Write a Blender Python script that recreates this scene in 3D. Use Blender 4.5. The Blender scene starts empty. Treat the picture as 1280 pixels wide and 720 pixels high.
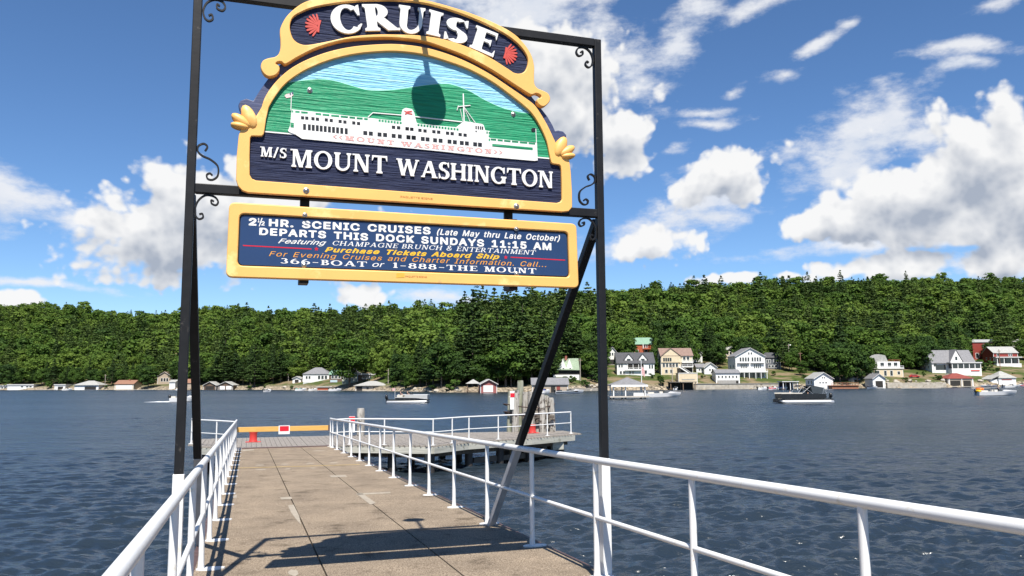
import bpy, bmesh, math, random
import numpy as np
from mathutils import Matrix, Vector, Euler, noise

rnd = random.Random(7)
rng = np.random.default_rng(11)
R_ = math.radians
scene = bpy.context.scene
COL = scene.collection

# ------------------------------------------------------------------ camera
F_PX = 1013.9                                   # focal length in pixels of a 1280 wide frame
PITCH, ROLL = 0.1149, 0.0056
EYE = 3.6
cd = bpy.data.cameras.new('camera'); cam = bpy.data.objects.new('camera', cd); COL.objects.link(cam)
cd.sensor_width = 36.0; cd.lens = F_PX / 1280 * 36.0
cd.clip_start = 0.05; cd.clip_end = 9000
cam.location = (0, 0, EYE); cam.rotation_euler = (math.pi / 2 + PITCH, ROLL, 0)
scene.camera = cam
CAMR = Euler((math.pi / 2 + PITCH, ROLL, 0)).to_matrix()

# ------------------------------------------------------------------ exposure
vs = scene.view_settings
vs.view_transform = 'Standard'; vs.look = 'None'; vs.gamma = 1; vs.use_curve_mapping = False
vs.exposure = 0.80

# ------------------------------------------------------------------ sun
SUN_TRAVEL = Vector((-0.05, 0.556, -0.829)).normalized()
sd = bpy.data.lights.new('sun', 'SUN'); sd.energy = 5.0; sd.angle = R_(0.5); sd.color = (1.0, 0.94, 0.85)
sun = bpy.data.objects.new('sun', sd); COL.objects.link(sun)
sun.rotation_euler = SUN_TRAVEL.to_track_quat('-Z', 'Y').to_euler()
sun.location = (5, -20, 40)

# ------------------------------------------------------------------ sky with clouds (world)
def ray(px, py):
    return CAMR @ Vector(((px - 640) / F_PX, -(py - 360) / F_PX, -1.0))

world = bpy.data.worlds.new('World'); scene.world = world; world.use_nodes = True
def build_sky():
    nt = world.node_tree; N = nt.nodes; L = nt.links
    N.clear()
    out = N.new('ShaderNodeOutputWorld'); bg = N.new('ShaderNodeBackground'); L.new(bg.outputs[0], out.inputs[0])
    bg.inputs[1].default_value = 0.084
    sky = N.new('ShaderNodeTexSky'); sky.sky_type = 'NISHITA'; sky.sun_disc = False
    el = math.asin(-SUN_TRAVEL.z); az = math.atan2(-SUN_TRAVEL.x, -SUN_TRAVEL.y)
    sky.sun_elevation = el; sky.sun_rotation = az; sky.air_density = 0.8; sky.dust_density = 0.0; sky.ozone_density = 6.0
    sky.altitude = 150
    tc = N.new('ShaderNodeTexCoord'); sep = N.new('ShaderNodeSeparateXYZ'); L.new(tc.outputs['Generated'], sep.inputs[0])
    def M(op, a, b=None, c=None):
        n = N.new('ShaderNodeMath'); n.operation = op
        for i, v in enumerate((a, b, c)):
            if v is None: continue
            if isinstance(v, (int, float)): n.inputs[i].default_value = v
            else: L.new(v, n.inputs[i])
        return n.outputs[0]
    azn = M('ARCTAN2', sep.outputs[0], sep.outputs[1])
    eln = M('ARCSINE', sep.outputs[2])
    comb = N.new('ShaderNodeCombineXYZ'); L.new(azn, comb.inputs[0]); L.new(eln, comb.inputs[1])
    base = comb.outputs[0]
    # density groups: clouds are ellipses on the dome (azimuth, elevation), broken up by noise
    #        px,  py,  rx, ry, tilt deg, weight
    CUM = [(215, 300, 112, 40, 8, 1.15), (235, 262, 85, 48, 10, 1.15), (300, 270, 120, 62, 0, 1.1), (400, 300, 120, 40, 0, .9), (160, 288, 60, 26, 5, 1.0), (14, 376, 26, 14, 0, 1.0),
           (452, 370, 50, 14, 0, .95), (1215, 205, 92, 58, 5, 1.2), (1150, 238, 95, 45, 14, 1.15), (1260, 245, 120, 60, 0, 1.2), (1065, 272, 80, 26, 10, 1.05), (1180, 285, 150, 22, 0, 1.05),
           (1110, 334, 88, 17, 0, 1.05), (1250, 322, 70, 22, 0, .95), (700, 120, 100, 75, -20, 1.05), (775, 165, 55, 45, 10, .95), (906, 349, 40, 8, 0, .9), (985, 347, 16, 6, 0, .8), (905, 222, 60, 34, 20, .95), (820, 305, 62, 22, 8, .92)]
    WISP = [(35, 252, 125, 26, -8, .85), (150, 268, 90, 22, -4, .75), (40, 352, 95, 8, -2, .8), (78, 322, 16, 6, 20, .75), (0, 226, 45, 12, 0, .65), (235, 322, 75, 12, 0, .7),
            (690, 80, 125, 95, -20, 1.1), (640, 30, 130, 70, 0, 1.1), (850, 45, 90, 24, 35, .85), (940, 12, 50, 14, 25, .75), (790, 90, 60, 50, 0, .75),
            (900, 235, 75, 42, 20, .95), (850, 275, 105, 28, 14, .95), (800, 300, 80, 22, 10, .9),
            (1075, 175, 92, 38, 16, .95), (1060, 215, 66, 24, 14, .85), (1120, 150, 75, 28, -5, .85), (1160, 180, 60, 30, 0, .8),
            (1110, 308, 160, 13, 0, .85), (1240, 335, 90, 16, 0, .8),
            (890, 148, 48, 9, 0, .85), (885, 133, 28, 8, 0, .75), (1018, 60, 38, 9, 18, .85), (1060, 30, 20, 9, 30, .65), (1190, 66, 56, 11, -4, .85), (1205, 82, 26, 8, 0, .68),
            (968, 99, 27, 8, 0, .75), (1235, 6, 36, 8, 15, .72), (840, 180, 28, 9, 15, .68), (905, 110, 18, 7, 10, .6), (560, 375, 90, 10, 0, .7)]
    def group(name, B, cum):
        g = bpy.data.node_groups.new(name, 'ShaderNodeTree')
        g.interface.new_socket('P', in_out='INPUT', socket_type='NodeSocketVector')
        g.interface.new_socket('D', in_out='OUTPUT', socket_type='NodeSocketFloat')
        gi = g.nodes.new('NodeGroupInput'); go = g.nodes.new('NodeGroupOutput'); G = g.links
        def node(t, **kw):
            n = g.nodes.new(t)
            for k, v in kw.items():
                if k in ('operation', 'feature', 'vector_type', 'noise_dimensions', 'voronoi_dimensions'): setattr(n, k, v)
                else: n.inputs[k.replace('_', ' ')].default_value = v
            return n
        wn = node('ShaderNodeTexNoise', Scale=9 if cum else 7, Detail=1.5); G.new(gi.outputs[0], wn.inputs['Vector'])
        ws = node('ShaderNodeVectorMath', operation='SUBTRACT'); G.new(wn.outputs['Color'], ws.inputs[0]); ws.inputs[1].default_value = (.5, .5, .5)
        wm = node('ShaderNodeVectorMath', operation='MULTIPLY'); G.new(ws.outputs[0], wm.inputs[0]); wm.inputs[1].default_value = (.045, .03, 0) if cum else (.09, .05, 0)
        wa = node('ShaderNodeVectorMath', operation='ADD'); G.new(wm.outputs[0], wa.inputs[0]); G.new(gi.outputs[0], wa.inputs[1])
        P = wa.outputs[0]; acc = None
        for px, py, rx, ry, tilt, wgt in B:
            v = ray(px, py).normalized(); a, e = math.atan2(v.x, v.y), math.asin(v.z)
            mp = node('ShaderNodeMapping', vector_type='TEXTURE'); mp.inputs['Location'].default_value = (a, e, 0); mp.inputs['Rotation'].default_value = (0, 0, R_(tilt)); mp.inputs['Scale'].default_value = (rx / 950, ry / 950, 1)
            if acc is None: G.new(P, mp.inputs[0])
            else:                                   # a vanishing term keeps the chain sequential (shader stack size)
                ch = node('ShaderNodeVectorMath', operation='MULTIPLY_ADD'); G.new(acc, ch.inputs[0]); ch.inputs[1].default_value = (1e-7, 1e-7, 0); G.new(P, ch.inputs[2]); G.new(ch.outputs[0], mp.inputs[0])
            ln = node('ShaderNodeVectorMath', operation='LENGTH'); G.new(mp.outputs[0], ln.inputs[0])
            s = node('ShaderNodeMath', operation='MULTIPLY_ADD'); G.new(ln.outputs['Value'], s.inputs[0]); s.inputs[1].default_value = -.62 * wgt; s.inputs[2].default_value = .8 * wgt
            if acc is None: acc = s.outputs[0]
            else:
                m = node('ShaderNodeMath', operation='SMOOTH_MAX'); m.inputs[2].default_value = .12
                G.new(acc, m.inputs[0]); G.new(s.outputs[0], m.inputs[1]); acc = m.outputs[0]
        st = node('ShaderNodeVectorMath', operation='MULTIPLY'); G.new(gi.outputs[0], st.inputs[0]); st.inputs[1].default_value = (1, 1.25, 1) if cum else (.85, 1.7, 1)
        n1 = node('ShaderNodeTexNoise', Scale=24 if cum else 17, Detail=5.0 if cum else 6.0, Roughness=.55 if cum else .60); G.new(st.outputs[0], n1.inputs['Vector'])
        n2 = node('ShaderNodeMath', operation='MULTIPLY_ADD'); G.new(n1.outputs[0], n2.inputs[0]); n2.inputs[1].default_value = .66 if cum else 1.6; n2.inputs[2].default_value = -.38 if cum else -.92
        ad = node('ShaderNodeMath', operation='ADD'); G.new(acc, ad.inputs[0]); G.new(n2.outputs[0], ad.inputs[1]); res = ad.outputs[0]
        if cum:                                     # round billows
            vo = node('ShaderNodeTexVoronoi', feature='SMOOTH_F1', voronoi_dimensions='2D', Scale=20, Detail=2.0, Roughness=.55, Lacunarity=2.3, Smoothness=.6); G.new(wa.outputs[0], vo.inputs['Vector'])
            v2 = node('ShaderNodeMath', operation='MULTIPLY_ADD'); G.new(vo.outputs['Distance'], v2.inputs[0]); v2.inputs[1].default_value = -.58; v2.inputs[2].default_value = .345
            a2 = node('ShaderNodeMath', operation='ADD'); G.new(res, a2.inputs[0]); G.new(v2.outputs[0], a2.inputs[1]); res = a2.outputs[0]
        G.new(res, go.inputs[0]); return g
    gC, gW = group('cumulus_density', CUM, True), group('wisp_density', WISP, False)
    def shift(v):
        o = N.new('ShaderNodeVectorMath'); o.operation = 'ADD'; L.new(base, o.inputs[0]); o.inputs[1].default_value = v; return o.outputs[0]
    def dens(g, vec):
        n = N.new('ShaderNodeGroup'); n.node_tree = g; L.new(vec, n.inputs[0]); return n.outputs[0]
    def mapr(v, a, b, smooth=False):
        n = N.new('ShaderNodeMapRange'); n.inputs['From Min'].default_value = a; n.inputs['From Max'].default_value = b; L.new(v, n.inputs[0])
        if smooth: n.interpolation_type = 'SMOOTHSTEP'
        return n.outputs[0]
    def layer(g, under, a1, grey, white, soft, k1, k2, dy):
        d0 = dens(g, base); d1 = dens(g, shift((.004, dy, 0))); d2 = d1
        al = mapr(d0, 0.0, soft, True)
        sh = M('ADD', M('MULTIPLY', M('MAXIMUM', d1, 0.0), -k1), M('MULTIPLY', M('SUBTRACT', d0, d2), k2))
        cr = N.new('ShaderNodeMix'); cr.data_type = 'RGBA'; L.new(mapr(sh, -1.0, .12), cr.inputs['Factor']); cr.inputs['A'].default_value = (*grey, 1); cr.inputs['B'].default_value = (*white, 1)
        mx = N.new('ShaderNodeMix'); mx.data_type = 'RGBA'; L.new(M('MULTIPLY', al, a1), mx.inputs['Factor']); L.new(under, mx.inputs['A']); L.new(cr.outputs['Result'], mx.inputs['B']); return mx.outputs['Result']
    hs = N.new('ShaderNodeHueSaturation'); hs.inputs['Saturation'].default_value = 1.07; hs.inputs['Value'].default_value = 1.0
    L.new(sky.outputs[0], hs.inputs['Color'])
    c1 = layer(gW, hs.outputs[0], .93, (4.2, 4.75, 5.7), (6.0, 6.1, 6.35), .55, .65, .5, .02)
    c2 = layer(gC, c1, .985, (2.75, 3.1, 3.75), (6.5, 6.5, 6.5), .22, .95, .55, .026)
    L.new(c2, bg.inputs[0])
    world.cycles.sampling_method = 'MANUAL'; world.cycles.sample_map_resolution = 512
build_sky()

# ------------------------------------------------------------------ helpers: placing
def at(px, py, Y):
    r = ray(px, py); k = Y / r.y
    return Vector((r.x * k, Y, EYE + r.z * k))
def onz(px, py, z):
    r = ray(px, py); k = (z - EYE) / r.z
    return Vector((r.x * k, r.y * k, z))
YAW = 0.3118
DV = Vector((-math.sin(YAW), math.cos(YAW), 0)); TV = Vector((math.cos(YAW), math.sin(YAW), 0))
H0, SLOPE, SEND = 1.6186, 0.0263, 33.0
def dz(s): return EYE - H0 - SLOPE * min(s, SEND)
def D(s, t, z): v = DV * s + TV * t; v.z = z; return v
def todock(p): return (p.dot(DV), p.dot(TV))

# ------------------------------------------------------------------ helpers: objects
def tag(o, label=None, cat=None, group=None, kind=None):
    if label: o['label'] = label
    if cat: o['category'] = cat
    if group: o['group'] = group
    if kind: o['kind'] = kind
    return o
def empty(name, loc, rz=0, label=None, cat=None, group=None):
    o = bpy.data.objects.new(name, None); COL.objects.link(o)
    o.location = loc; o.rotation_euler = (0, 0, rz); o.empty_display_size = .3
    return tag(o, label, cat, group)
def copy_tree(o, parent=None):
    c = o.copy(); COL.objects.link(c); c.parent = parent
    for ch in list(o.children): copy_tree(ch, c)
    return c
def link(name, me, m, parent=None):
    o = bpy.data.objects.new(name, me); COL.objects.link(o); o.parent = parent
    if m is not None:
        me.materials.clear(); me.materials.append(m)
    return o

class MB:
    """collects primitives, builds ONE mesh object"""
    def __init__(s, off=(0, 0, 0)):
        s.v = []; s.f = []; s.off = Vector(off)
    def add(s, vs_, fs_):
        b = len(s.v)
        s.v += [tuple(Vector(v) - s.off) for v in vs_]
        s.f += [tuple(i + b for i in f) for f in fs_]
        return s
    def box(s, c, d, m=None, taper=1.0):
        x, y, z = d[0] / 2, d[1] / 2, d[2] / 2; k = taper
        vs_ = [(-x, -y, -z), (x, -y, -z), (x, y, -z), (-x, y, -z), (-x * k, -y * k, z), (x * k, -y * k, z), (x * k, y * k, z), (-x * k, y * k, z)]
        c = Vector(c)
        vs_ = [(m @ Vector(v) if m else Vector(v)) + c for v in vs_]
        return s.add(vs_, [(3, 2, 1, 0), (4, 5, 6, 7), (0, 1, 5, 4), (1, 2, 6, 5), (2, 3, 7, 6), (3, 0, 4, 7)])
    def b2(s, a, b):
        a, b = Vector(a), Vector(b)
        return s.box((a + b) / 2, (abs(b.x - a.x), abs(b.y - a.y), abs(b.z - a.z)))
    def tube(s, pts, r, n=10, cap=True, closed=False):
        pts = [Vector(p) for p in pts]; m = len(pts)
        rs = r if isinstance(r, (list, tuple)) else [r] * m
        vs_ = []; fs_ = []
        u = None
        for i, p in enumerate(pts):
            if closed: t = pts[(i + 1) % m] - pts[i - 1]
            else: t = pts[min(i + 1, m - 1)] - pts[max(i - 1, 0)]
            t.normalize()
            if u is None:
                u = t.orthogonal().normalized()
            else:
                u = (u - t * u.dot(t))
                if u.length < 1e-6: u = t.orthogonal()
                u.normalize()
            w = t.cross(u)
            for k in range(n):
                a = 2 * math.pi * k / n
                vs_.append(p + (u * math.cos(a) + w * math.sin(a)) * rs[i])
        for i in range(m - (0 if closed else 1)):
            j = (i + 1) % m
            for k in range(n):
                fs_.append((i * n + k, i * n + (k + 1) % n, j * n + (k + 1) % n, j * n + k))
        if cap and not closed:
            fs_.append(tuple(reversed(range(n)))); fs_.append(tuple((m - 1) * n + k for k in range(n)))
        return s.add(vs_, fs_)
    def bar(s, a, b, w, h=None, up=(0, 0, 1)):
        """square section bar from a to b"""
        a, b = Vector(a), Vector(b); h = h or w
        t = (b - a).normalized(); up = Vector(up)
        x = t.cross(up)
        if x.length < 1e-4: x = t.cross(Vector((1, 0, 0)))
        x.normalize(); y = x.cross(t)
        vs_ = []
        for p in (a, b):
            for sx, sy in ((-1, -1), (1, -1), (1, 1), (-1, 1)): vs_.append(p + x * sx * w / 2 + y * sy * h / 2)
        return s.add(vs_, [(0, 1, 2, 3), (7, 6, 5, 4), (1, 0, 4, 5), (2, 1, 5, 6), (3, 2, 6, 7), (0, 3, 7, 4)])
    def ribbon(s, pts, w, th, side):
        """flat bar bent in a plane; side = width direction"""
        pts = [Vector(p) for p in pts]; side = Vector(side).normalized(); m = len(pts); vs_ = []; fs_ = []
        for i, p in enumerate(pts):
            t = (pts[min(i + 1, m - 1)] - pts[max(i - 1, 0)]).normalized(); nrm = t.cross(side).normalized()
            for a, b in ((-1, -1), (1, -1), (1, 1), (-1, 1)): vs_.append(p + side * a * w / 2 + nrm * b * th / 2)
        for i in range(m - 1):
            for k in range(4): fs_.append((i * 4 + k, i * 4 + (k + 1) % 4, i * 4 + 4 + (k + 1) % 4, i * 4 + 4 + k))
        fs_ += [(3, 2, 1, 0), tuple((m - 1) * 4 + k for k in range(4))]
        return s.add(vs_, fs_)
    def lathe(s, prof, c=(0, 0, 0), n=16, axis=None):
        c = Vector(c); vs_ = []; fs_ = []; m = len(prof)
        q = Vector((0, 0, 1)).rotation_difference(Vector(axis)).to_matrix() if axis else Matrix.Identity(3)
        for r, z in prof:
            for k in range(n):
                a = 2 * math.pi * k / n
                vs_.append(q @ Vector((r * math.cos(a), r * math.sin(a), z)) + c)
        for i in range(m - 1):
            for k in range(n): fs_.append((i * n + k, i * n + (k + 1) % n, (i + 1) * n + (k + 1) % n, (i + 1) * n + k))
        fs_.append(tuple(reversed(range(n)))); fs_.append(tuple((m - 1) * n + k for k in range(n)))
        return s.add(vs_, fs_)
    def prism(s, poly, z0, z1):
        """2-D polygon (x,y) extruded from z0 to z1"""
        ar = sum(poly[i - 1][0] * poly[i][1] - poly[i][0] * poly[i - 1][1] for i in range(len(poly)))
        if ar < 0: poly = list(reversed(poly))
        n = len(poly)
        return s.add([(p[0], p[1], z0) for p in poly] + [(p[0], p[1], z1) for p in poly],
                     [tuple(reversed(range(n))), tuple(range(n, 2 * n))] + [(i, (i + 1) % n, n + (i + 1) % n, n + i) for i in range(n)])
    def strip(s, A, B, z0, z1):
        """prism over the band between polylines A and B"""
        for i in range(len(A) - 1): pass
        n = len(A); vs_ = []
        for z in (z0, z1): vs_ += [(p[0], p[1], z) for p in A] + [(p[0], p[1], z) for p in B]
        fs_ = []
        for i in range(n - 1):
            fs_.append((2 * n + i, 2 * n + i + 1, 3 * n + i + 1, 3 * n + i)); fs_.append((n + i, n + i + 1, i + 1, i))
            fs_.append((i, i + 1, 2 * n + i + 1, 2 * n + i)); fs_.append((3 * n + i, 3 * n + i + 1, n + i + 1, n + i))
        fs_ += [(0, 2 * n, 3 * n, n), (n - 1, 2 * n - 1, 4 * n - 1, 3 * n - 1)]
        return s.add(vs_, fs_)
    def sheet(s, pts): return s.add(pts, [tuple(range(len(pts)))])
    def build(s, name, m, parent=None, smooth=None, bevel=None, fix=True):
        me = bpy.data.meshes.new(name); me.from_pydata(s.v, [], s.f); me.update()
        if fix:
            bm = bmesh.new(); bm.from_mesh(me); bmesh.ops.recalc_face_normals(bm, faces=bm.faces); bm.to_mesh(me); bm.free()
        if smooth is not None:
            me.shade_smooth(); me.set_sharp_from_angle(angle=R_(smooth))
        o = link(name, me, m, parent)
        if bevel:
            b = o.modifiers.new('bevel', 'BEVEL'); b.width = bevel; b.segments = 2; b.limit_method = 'ANGLE'; b.angle_limit = R_(40)
        return o

# ------------------------------------------------------------------ helpers: materials
MATS = {}
ALB = .84          # paint and stone colours lowered under a raised exposure so shadows render darker
def mat(name, col, rough=.5, var=.12, scale=6.0, bump=0.0, metal=0.0, spec=.5, detail=5, stretch=(1, 1, 1), col2=None, spots=None, bscale=None, bdist=.01):
    if name in MATS: return MATS[name]
    col = tuple(c * ALB for c in col); col2 = col2 and tuple(c * ALB for c in col2)
    m = bpy.data.materials.new(name); m.use_nodes = True; nt = m.node_tree; N = nt.nodes; L = nt.links
    b = N['Principled BSDF']; b.inputs['Roughness'].default_value = rough; b.inputs['Metallic'].default_value = metal
    b.inputs['Specular IOR Level'].default_value = spec
    tc = N.new('ShaderNodeTexCoord'); mp = N.new('ShaderNodeMapping'); mp.inputs['Scale'].default_value = stretch
    L.new(tc.outputs['Object'], mp.inputs[0])
    ns = N.new('ShaderNodeTexNoise'); ns.inputs['Scale'].default_value = scale; ns.inputs['Detail'].default_value = detail
    L.new(mp.outputs[0], ns.inputs['Vector'])
    mx = N.new('ShaderNodeMix'); mx.data_type = 'RGBA'
    c2 = col2 or tuple(min(1, c * (1 + var)) for c in col); c1 = tuple(c * (1 - var) for c in col) if not col2 else col
    mx.inputs['A'].default_value = (*c1, 1); mx.inputs['B'].default_value = (*c2, 1)
    rp = N.new('ShaderNodeMapRange'); rp.inputs['From Min'].default_value = .3; rp.inputs['From Max'].default_value = .7
    L.new(ns.outputs[0], rp.inputs[0]); L.new(rp.outputs[0], mx.inputs['Factor'])
    res = mx.outputs['Result']
    if spots:                                   # (colour, scale, threshold) : rust, lichen, wear
        for sc, ssc, th in spots:
            n2 = N.new('ShaderNodeTexNoise'); n2.inputs['Scale'].default_value = ssc; n2.inputs['Detail'].default_value = 6; n2.inputs['Roughness'].default_value = .65
            L.new(tc.outputs['Object'], n2.inputs['Vector'])
            r2 = N.new('ShaderNodeMapRange'); r2.inputs['From Min'].default_value = th; r2.inputs['From Max'].default_value = th + .06
            L.new(n2.outputs[0], r2.inputs[0])
            m2 = N.new('ShaderNodeMix'); m2.data_type = 'RGBA'; m2.inputs['B'].default_value = (*sc, 1)
            L.new(r2.outputs[0], m2.inputs['Factor']); L.new(res, m2.inputs['A']); res = m2.outputs['Result']
    L.new(res, b.inputs['Base Color'])
    if bump:
        bp = N.new('ShaderNodeBump'); bp.inputs['Strength'].default_value = bump; bp.inputs['Distance'].default_value = bdist
        src = ns.outputs[0]
        if bscale:
            n3 = N.new('ShaderNodeTexNoise'); n3.inputs['Scale'].default_value = bscale; n3.inputs['Detail'].default_value = 4
            L.new(mp.outputs[0], n3.inputs['Vector']); src = n3.outputs[0]
        L.new(src, bp.inputs['Height']); L.new(bp.outputs[0], b.inputs['Normal'])
    MATS[name] = m
    return m

M_white = mat('white_paint', (.80, .80, .79), .38, .05, 3, bump=.06, spots=[((.42, .22, .10), 24, .66), ((.60, .57, .50), 6, .60), ((.50, .33, .2), 70, .70)])
M_black = mat('black_paint', (.008, .008, .009), .5, .3, 9, bump=.15, spec=.3, spots=[((.05, .045, .04), 14, .64), ((.11, .045, .02), 30, .72)])
M_yellow = mat('cream_yellow_paint', (.90, .49, .135), .45, .06, 2.5, bump=.08, spots=[((.60, .34, .12), 5, .66), ((.88, .54, .20), 1.6, .56)])
M_navy = mat('navy_grained_wood', (.007, .011, .038), .72, .3, 9, bump=1.0, spec=.25, stretch=(.55, 9, 9), col2=(.024, .034, .085), bscale=7, bdist=.02)
M_navyflat = mat('navy_smooth_wood', (.045, .06, .14), .5, .2, 9, bump=.25, stretch=(.6, 6, 6))
M_skyp = mat('sky_blue_grained_wood', (.16, .50, .72), .5, .3, 8, bump=1.0, stretch=(.4, 10, 10), col2=(.36, .70, .84), bscale=7, bdist=.02)
M_greenp = mat('green_grained_wood', (.006, .21, .095), .5, .3, 8, bump=.8, spec=.3, stretch=(.5, 9, 9), col2=(.015, .34, .16), bscale=7, bdist=.02)
M_letter = mat('white_lettering', (.84, .83, .80), .4, .03, 6)
M_redl = mat('red_lettering', (.58, .07, .05), .45, .1, 8)
M_palered = mat('pale_red_lettering', (.72, .38, .35), .5, .1, 20)
M_blackl = mat('black_window_paint', (.012, .012, .014), .4, .2, 20)
M_blueboard = mat('blue_board', (.019, .047, .130), .32, .12, 1.5)
M_oranget = mat('orange_lettering', (.82, .36, .04), .45, .05, 9)
M_yellowt = mat('yellow_lettering', (.86, .52, .03), .45, .05, 9)
M_brownt = mat('brown_lettering', (.50, .20, .04), .5, .1, 9)
M_steel = mat('bolt_steel', (.45, .43, .40), .35, .2, 40, metal=.9)
M_seam = mat('dark_gap', (.012, .014, .02), .6, .2, 10)

# ------------------------------------------------------------------ terrain profile (far shore)
PXK = [-900, -300, 0, 120, 240, 330, 440, 520, 560, 640, 700, 760, 900, 1050, 1160, 1280, 1600, 2200]
YSK = [640, 580, 540, 505, 470, 440, 372, 312, 284, 292, 290, 318, 336, 350, 358, 370, 395, 430]
TOPX = [-900, -300, 0, 60, 130, 200, 300, 400, 480, 560, 620, 700, 780, 850, 950, 1000, 1050, 1110, 1200, 1280, 1600, 2200]
TOPY = [385, 385, 383, 383, 388, 391, 389, 388, 386, 384, 378, 366, 362, 359, 356, 351, 348, 346, 348, 349, 360, 380]
YRK = [(-900, 1150), (0, 1000), (300, 920), (560, 760), (700, 740), (900, 800), (1100, 880), (1280, 900), (2200, 950)]
def pxof(x, y): return 640 + F_PX * x / max(y, 1)
def Ys(px): return float(np.interp(px, PXK, YSK))
def Yr(px): return float(np.interp(px, [a for a, b in YRK], [b for a, b in YRK]))
def hor(px): return 480.65 - .00562 * px
def Zr(px):
    yr = Yr(px); return (hor(px) - float(np.interp(px, TOPX, TOPY))) / F_PX * yr + EYE - 13.0
BANKX = [-900, 560, 640, 700, 760, 830, 900, 1000, 1100, 1170, 1280, 2200]
BANK = [.6, .8, .8, 1.2, 1.6, 2.2, 2.6, 2.2, 2.2, 2.2, 2.0, 1.5]
def ground(x, y):
    px = pxof(x, y); a = Ys(px); b = Yr(px); q = (y - a) / (b - a)
    if q < 0: return max(-4.0, q * 60)
    if q > 1: return Zr(px) - (q - 1) * 12
    bank = float(np.interp(px, BANKX, BANK)) * min(1.0, (y - a) / 3.0)
    fold = 9 * noise.noise((x * .0065, y * .0048, .7)) * min(1, max(0, (q - .12) * 4))
    return bank + fold + (Zr(px) - bank) * (q ** 1.05) + .5 * math.sin(x * .05) * math.sin(y * .043) * min(1, q * 8)

# ================================================================== STRUCTURE
def build_terrain():
    pxs = np.concatenate([np.linspace(-900, -60, 40), np.linspace(-50, 1330, 280), np.linspace(1350, 2200, 40)])
    qs = np.concatenate([np.linspace(-.03, .0, 4), np.linspace(.002, .12, 34), np.linspace(.13, 1.0, 50), [1.05, 1.2, 1.6]])
    V = []; 
    for p in pxs:
        a, b = Ys(p), Yr(p); k = (p - 640) / F_PX
        jag = 1.5 * math.sin(p * .31) + 1.2 * math.sin(p * .83 + 1)
        for q in qs:
            y = a + (b - a) * q + (jag if abs(q) < .02 else 0); x = k * y
            z = ground(x, y)
            if 0 < q < .12: z += .35 * noise.noise((x * .15, y * .15, 0))
            V.append((x, y, z))
    n = len(qs); Fc = []
    for i in range(len(pxs) - 1):
        for j in range(n - 1): Fc.append((i * n + j, (i + 1) * n + j, (i + 1) * n + j + 1, i * n + j + 1))
    me = bpy.data.meshes.new('terrain'); me.from_pydata(V, [], Fc); me.update(); me.shade_smooth()
    m = bpy.data.materials.new('hillside_ground'); m.use_nodes = True; nt = m.node_tree; N = nt.nodes; L = nt.links
    b = N['Principled BSDF']; b.inputs['Roughness'].default_value = .95; b.inputs['Specular IOR Level'].default_value = .1
    g = N.new('ShaderNodeNewGeometry'); sp = N.new('ShaderNodeSeparateXYZ'); L.new(g.outputs['Position'], sp.inputs[0])
    n1 = N.new('ShaderNodeTexNoise'); n1.inputs['Scale'].default_value = .11; n1.inputs['Detail'].default_value = 6; L.new(g.outputs['Position'], n1.inputs['Vector'])
    n2 = N.new('ShaderNodeTexNoise'); n2.inputs['Scale'].default_value = 1.1; n2.inputs['Detail'].default_value = 8; L.new(g.outputs['Position'], n2.inputs['Vector'])
    grass = N.new('ShaderNodeMix'); grass.data_type = 'RGBA'; grass.inputs['A'].default_value = (.055, .078, .020, 1); grass.inputs['B'].default_value = (.19, .145, .09, 1)
    r1 = N.new('ShaderNodeMapRange'); r1.inputs['From Min'].default_value = .46; r1.inputs['From Max'].default_value = .6; L.new(n1.outputs[0], r1.inputs[0]); L.new(r1.outputs[0], grass.inputs['Factor'])
    rock = N.new('ShaderNodeMix'); rock.data_type = 'RGBA'; rock.inputs['A'].default_value = (.07, .06, .045, 1); rock.inputs['B'].default_value = (.36, .30, .22, 1)
    r2 = N.new('ShaderNodeMapRange'); r2.inputs['From Min'].default_value = .38; r2.inputs['From Max'].default_value = .6; L.new(n2.outputs[0], r2.inputs[0]); L.new(r2.outputs[0], rock.inputs['Factor'])
    mx = N.new('ShaderNodeMix'); mx.data_type = 'RGBA'
    ad = N.new('ShaderNodeMath'); ad.operation = 'MULTIPLY_ADD'; L.new(n1.outputs[0], ad.inputs[0]); ad.inputs[1].default_value = 3.0; L.new(sp.outputs[2], ad.inputs[2])
    r3 = N.new('ShaderNodeMapRange'); r3.inputs['From Min'].default_value = 2.8; r3.inputs['From Max'].default_value = 4.2; L.new(ad.outputs[0], r3.inputs[0]); L.new(r3.outputs[0], mx.inputs['Factor'])
    L.new(rock.outputs['Result'], mx.inputs['A']); L.new(grass.outputs['Result'], mx.inputs['B']); L.new(mx.outputs['Result'], b.inputs['Base Color'])
    bp = N.new('ShaderNodeBump'); bp.inputs['Strength'].default_value = .8; bp.inputs['Distance'].default_value = .5; L.new(n2.outputs[0], bp.inputs['Height']); L.new(bp.outputs[0], b.inputs['Normal'])
    tag(link('hills', me, m), kind='structure')
build_terrain()

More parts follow.
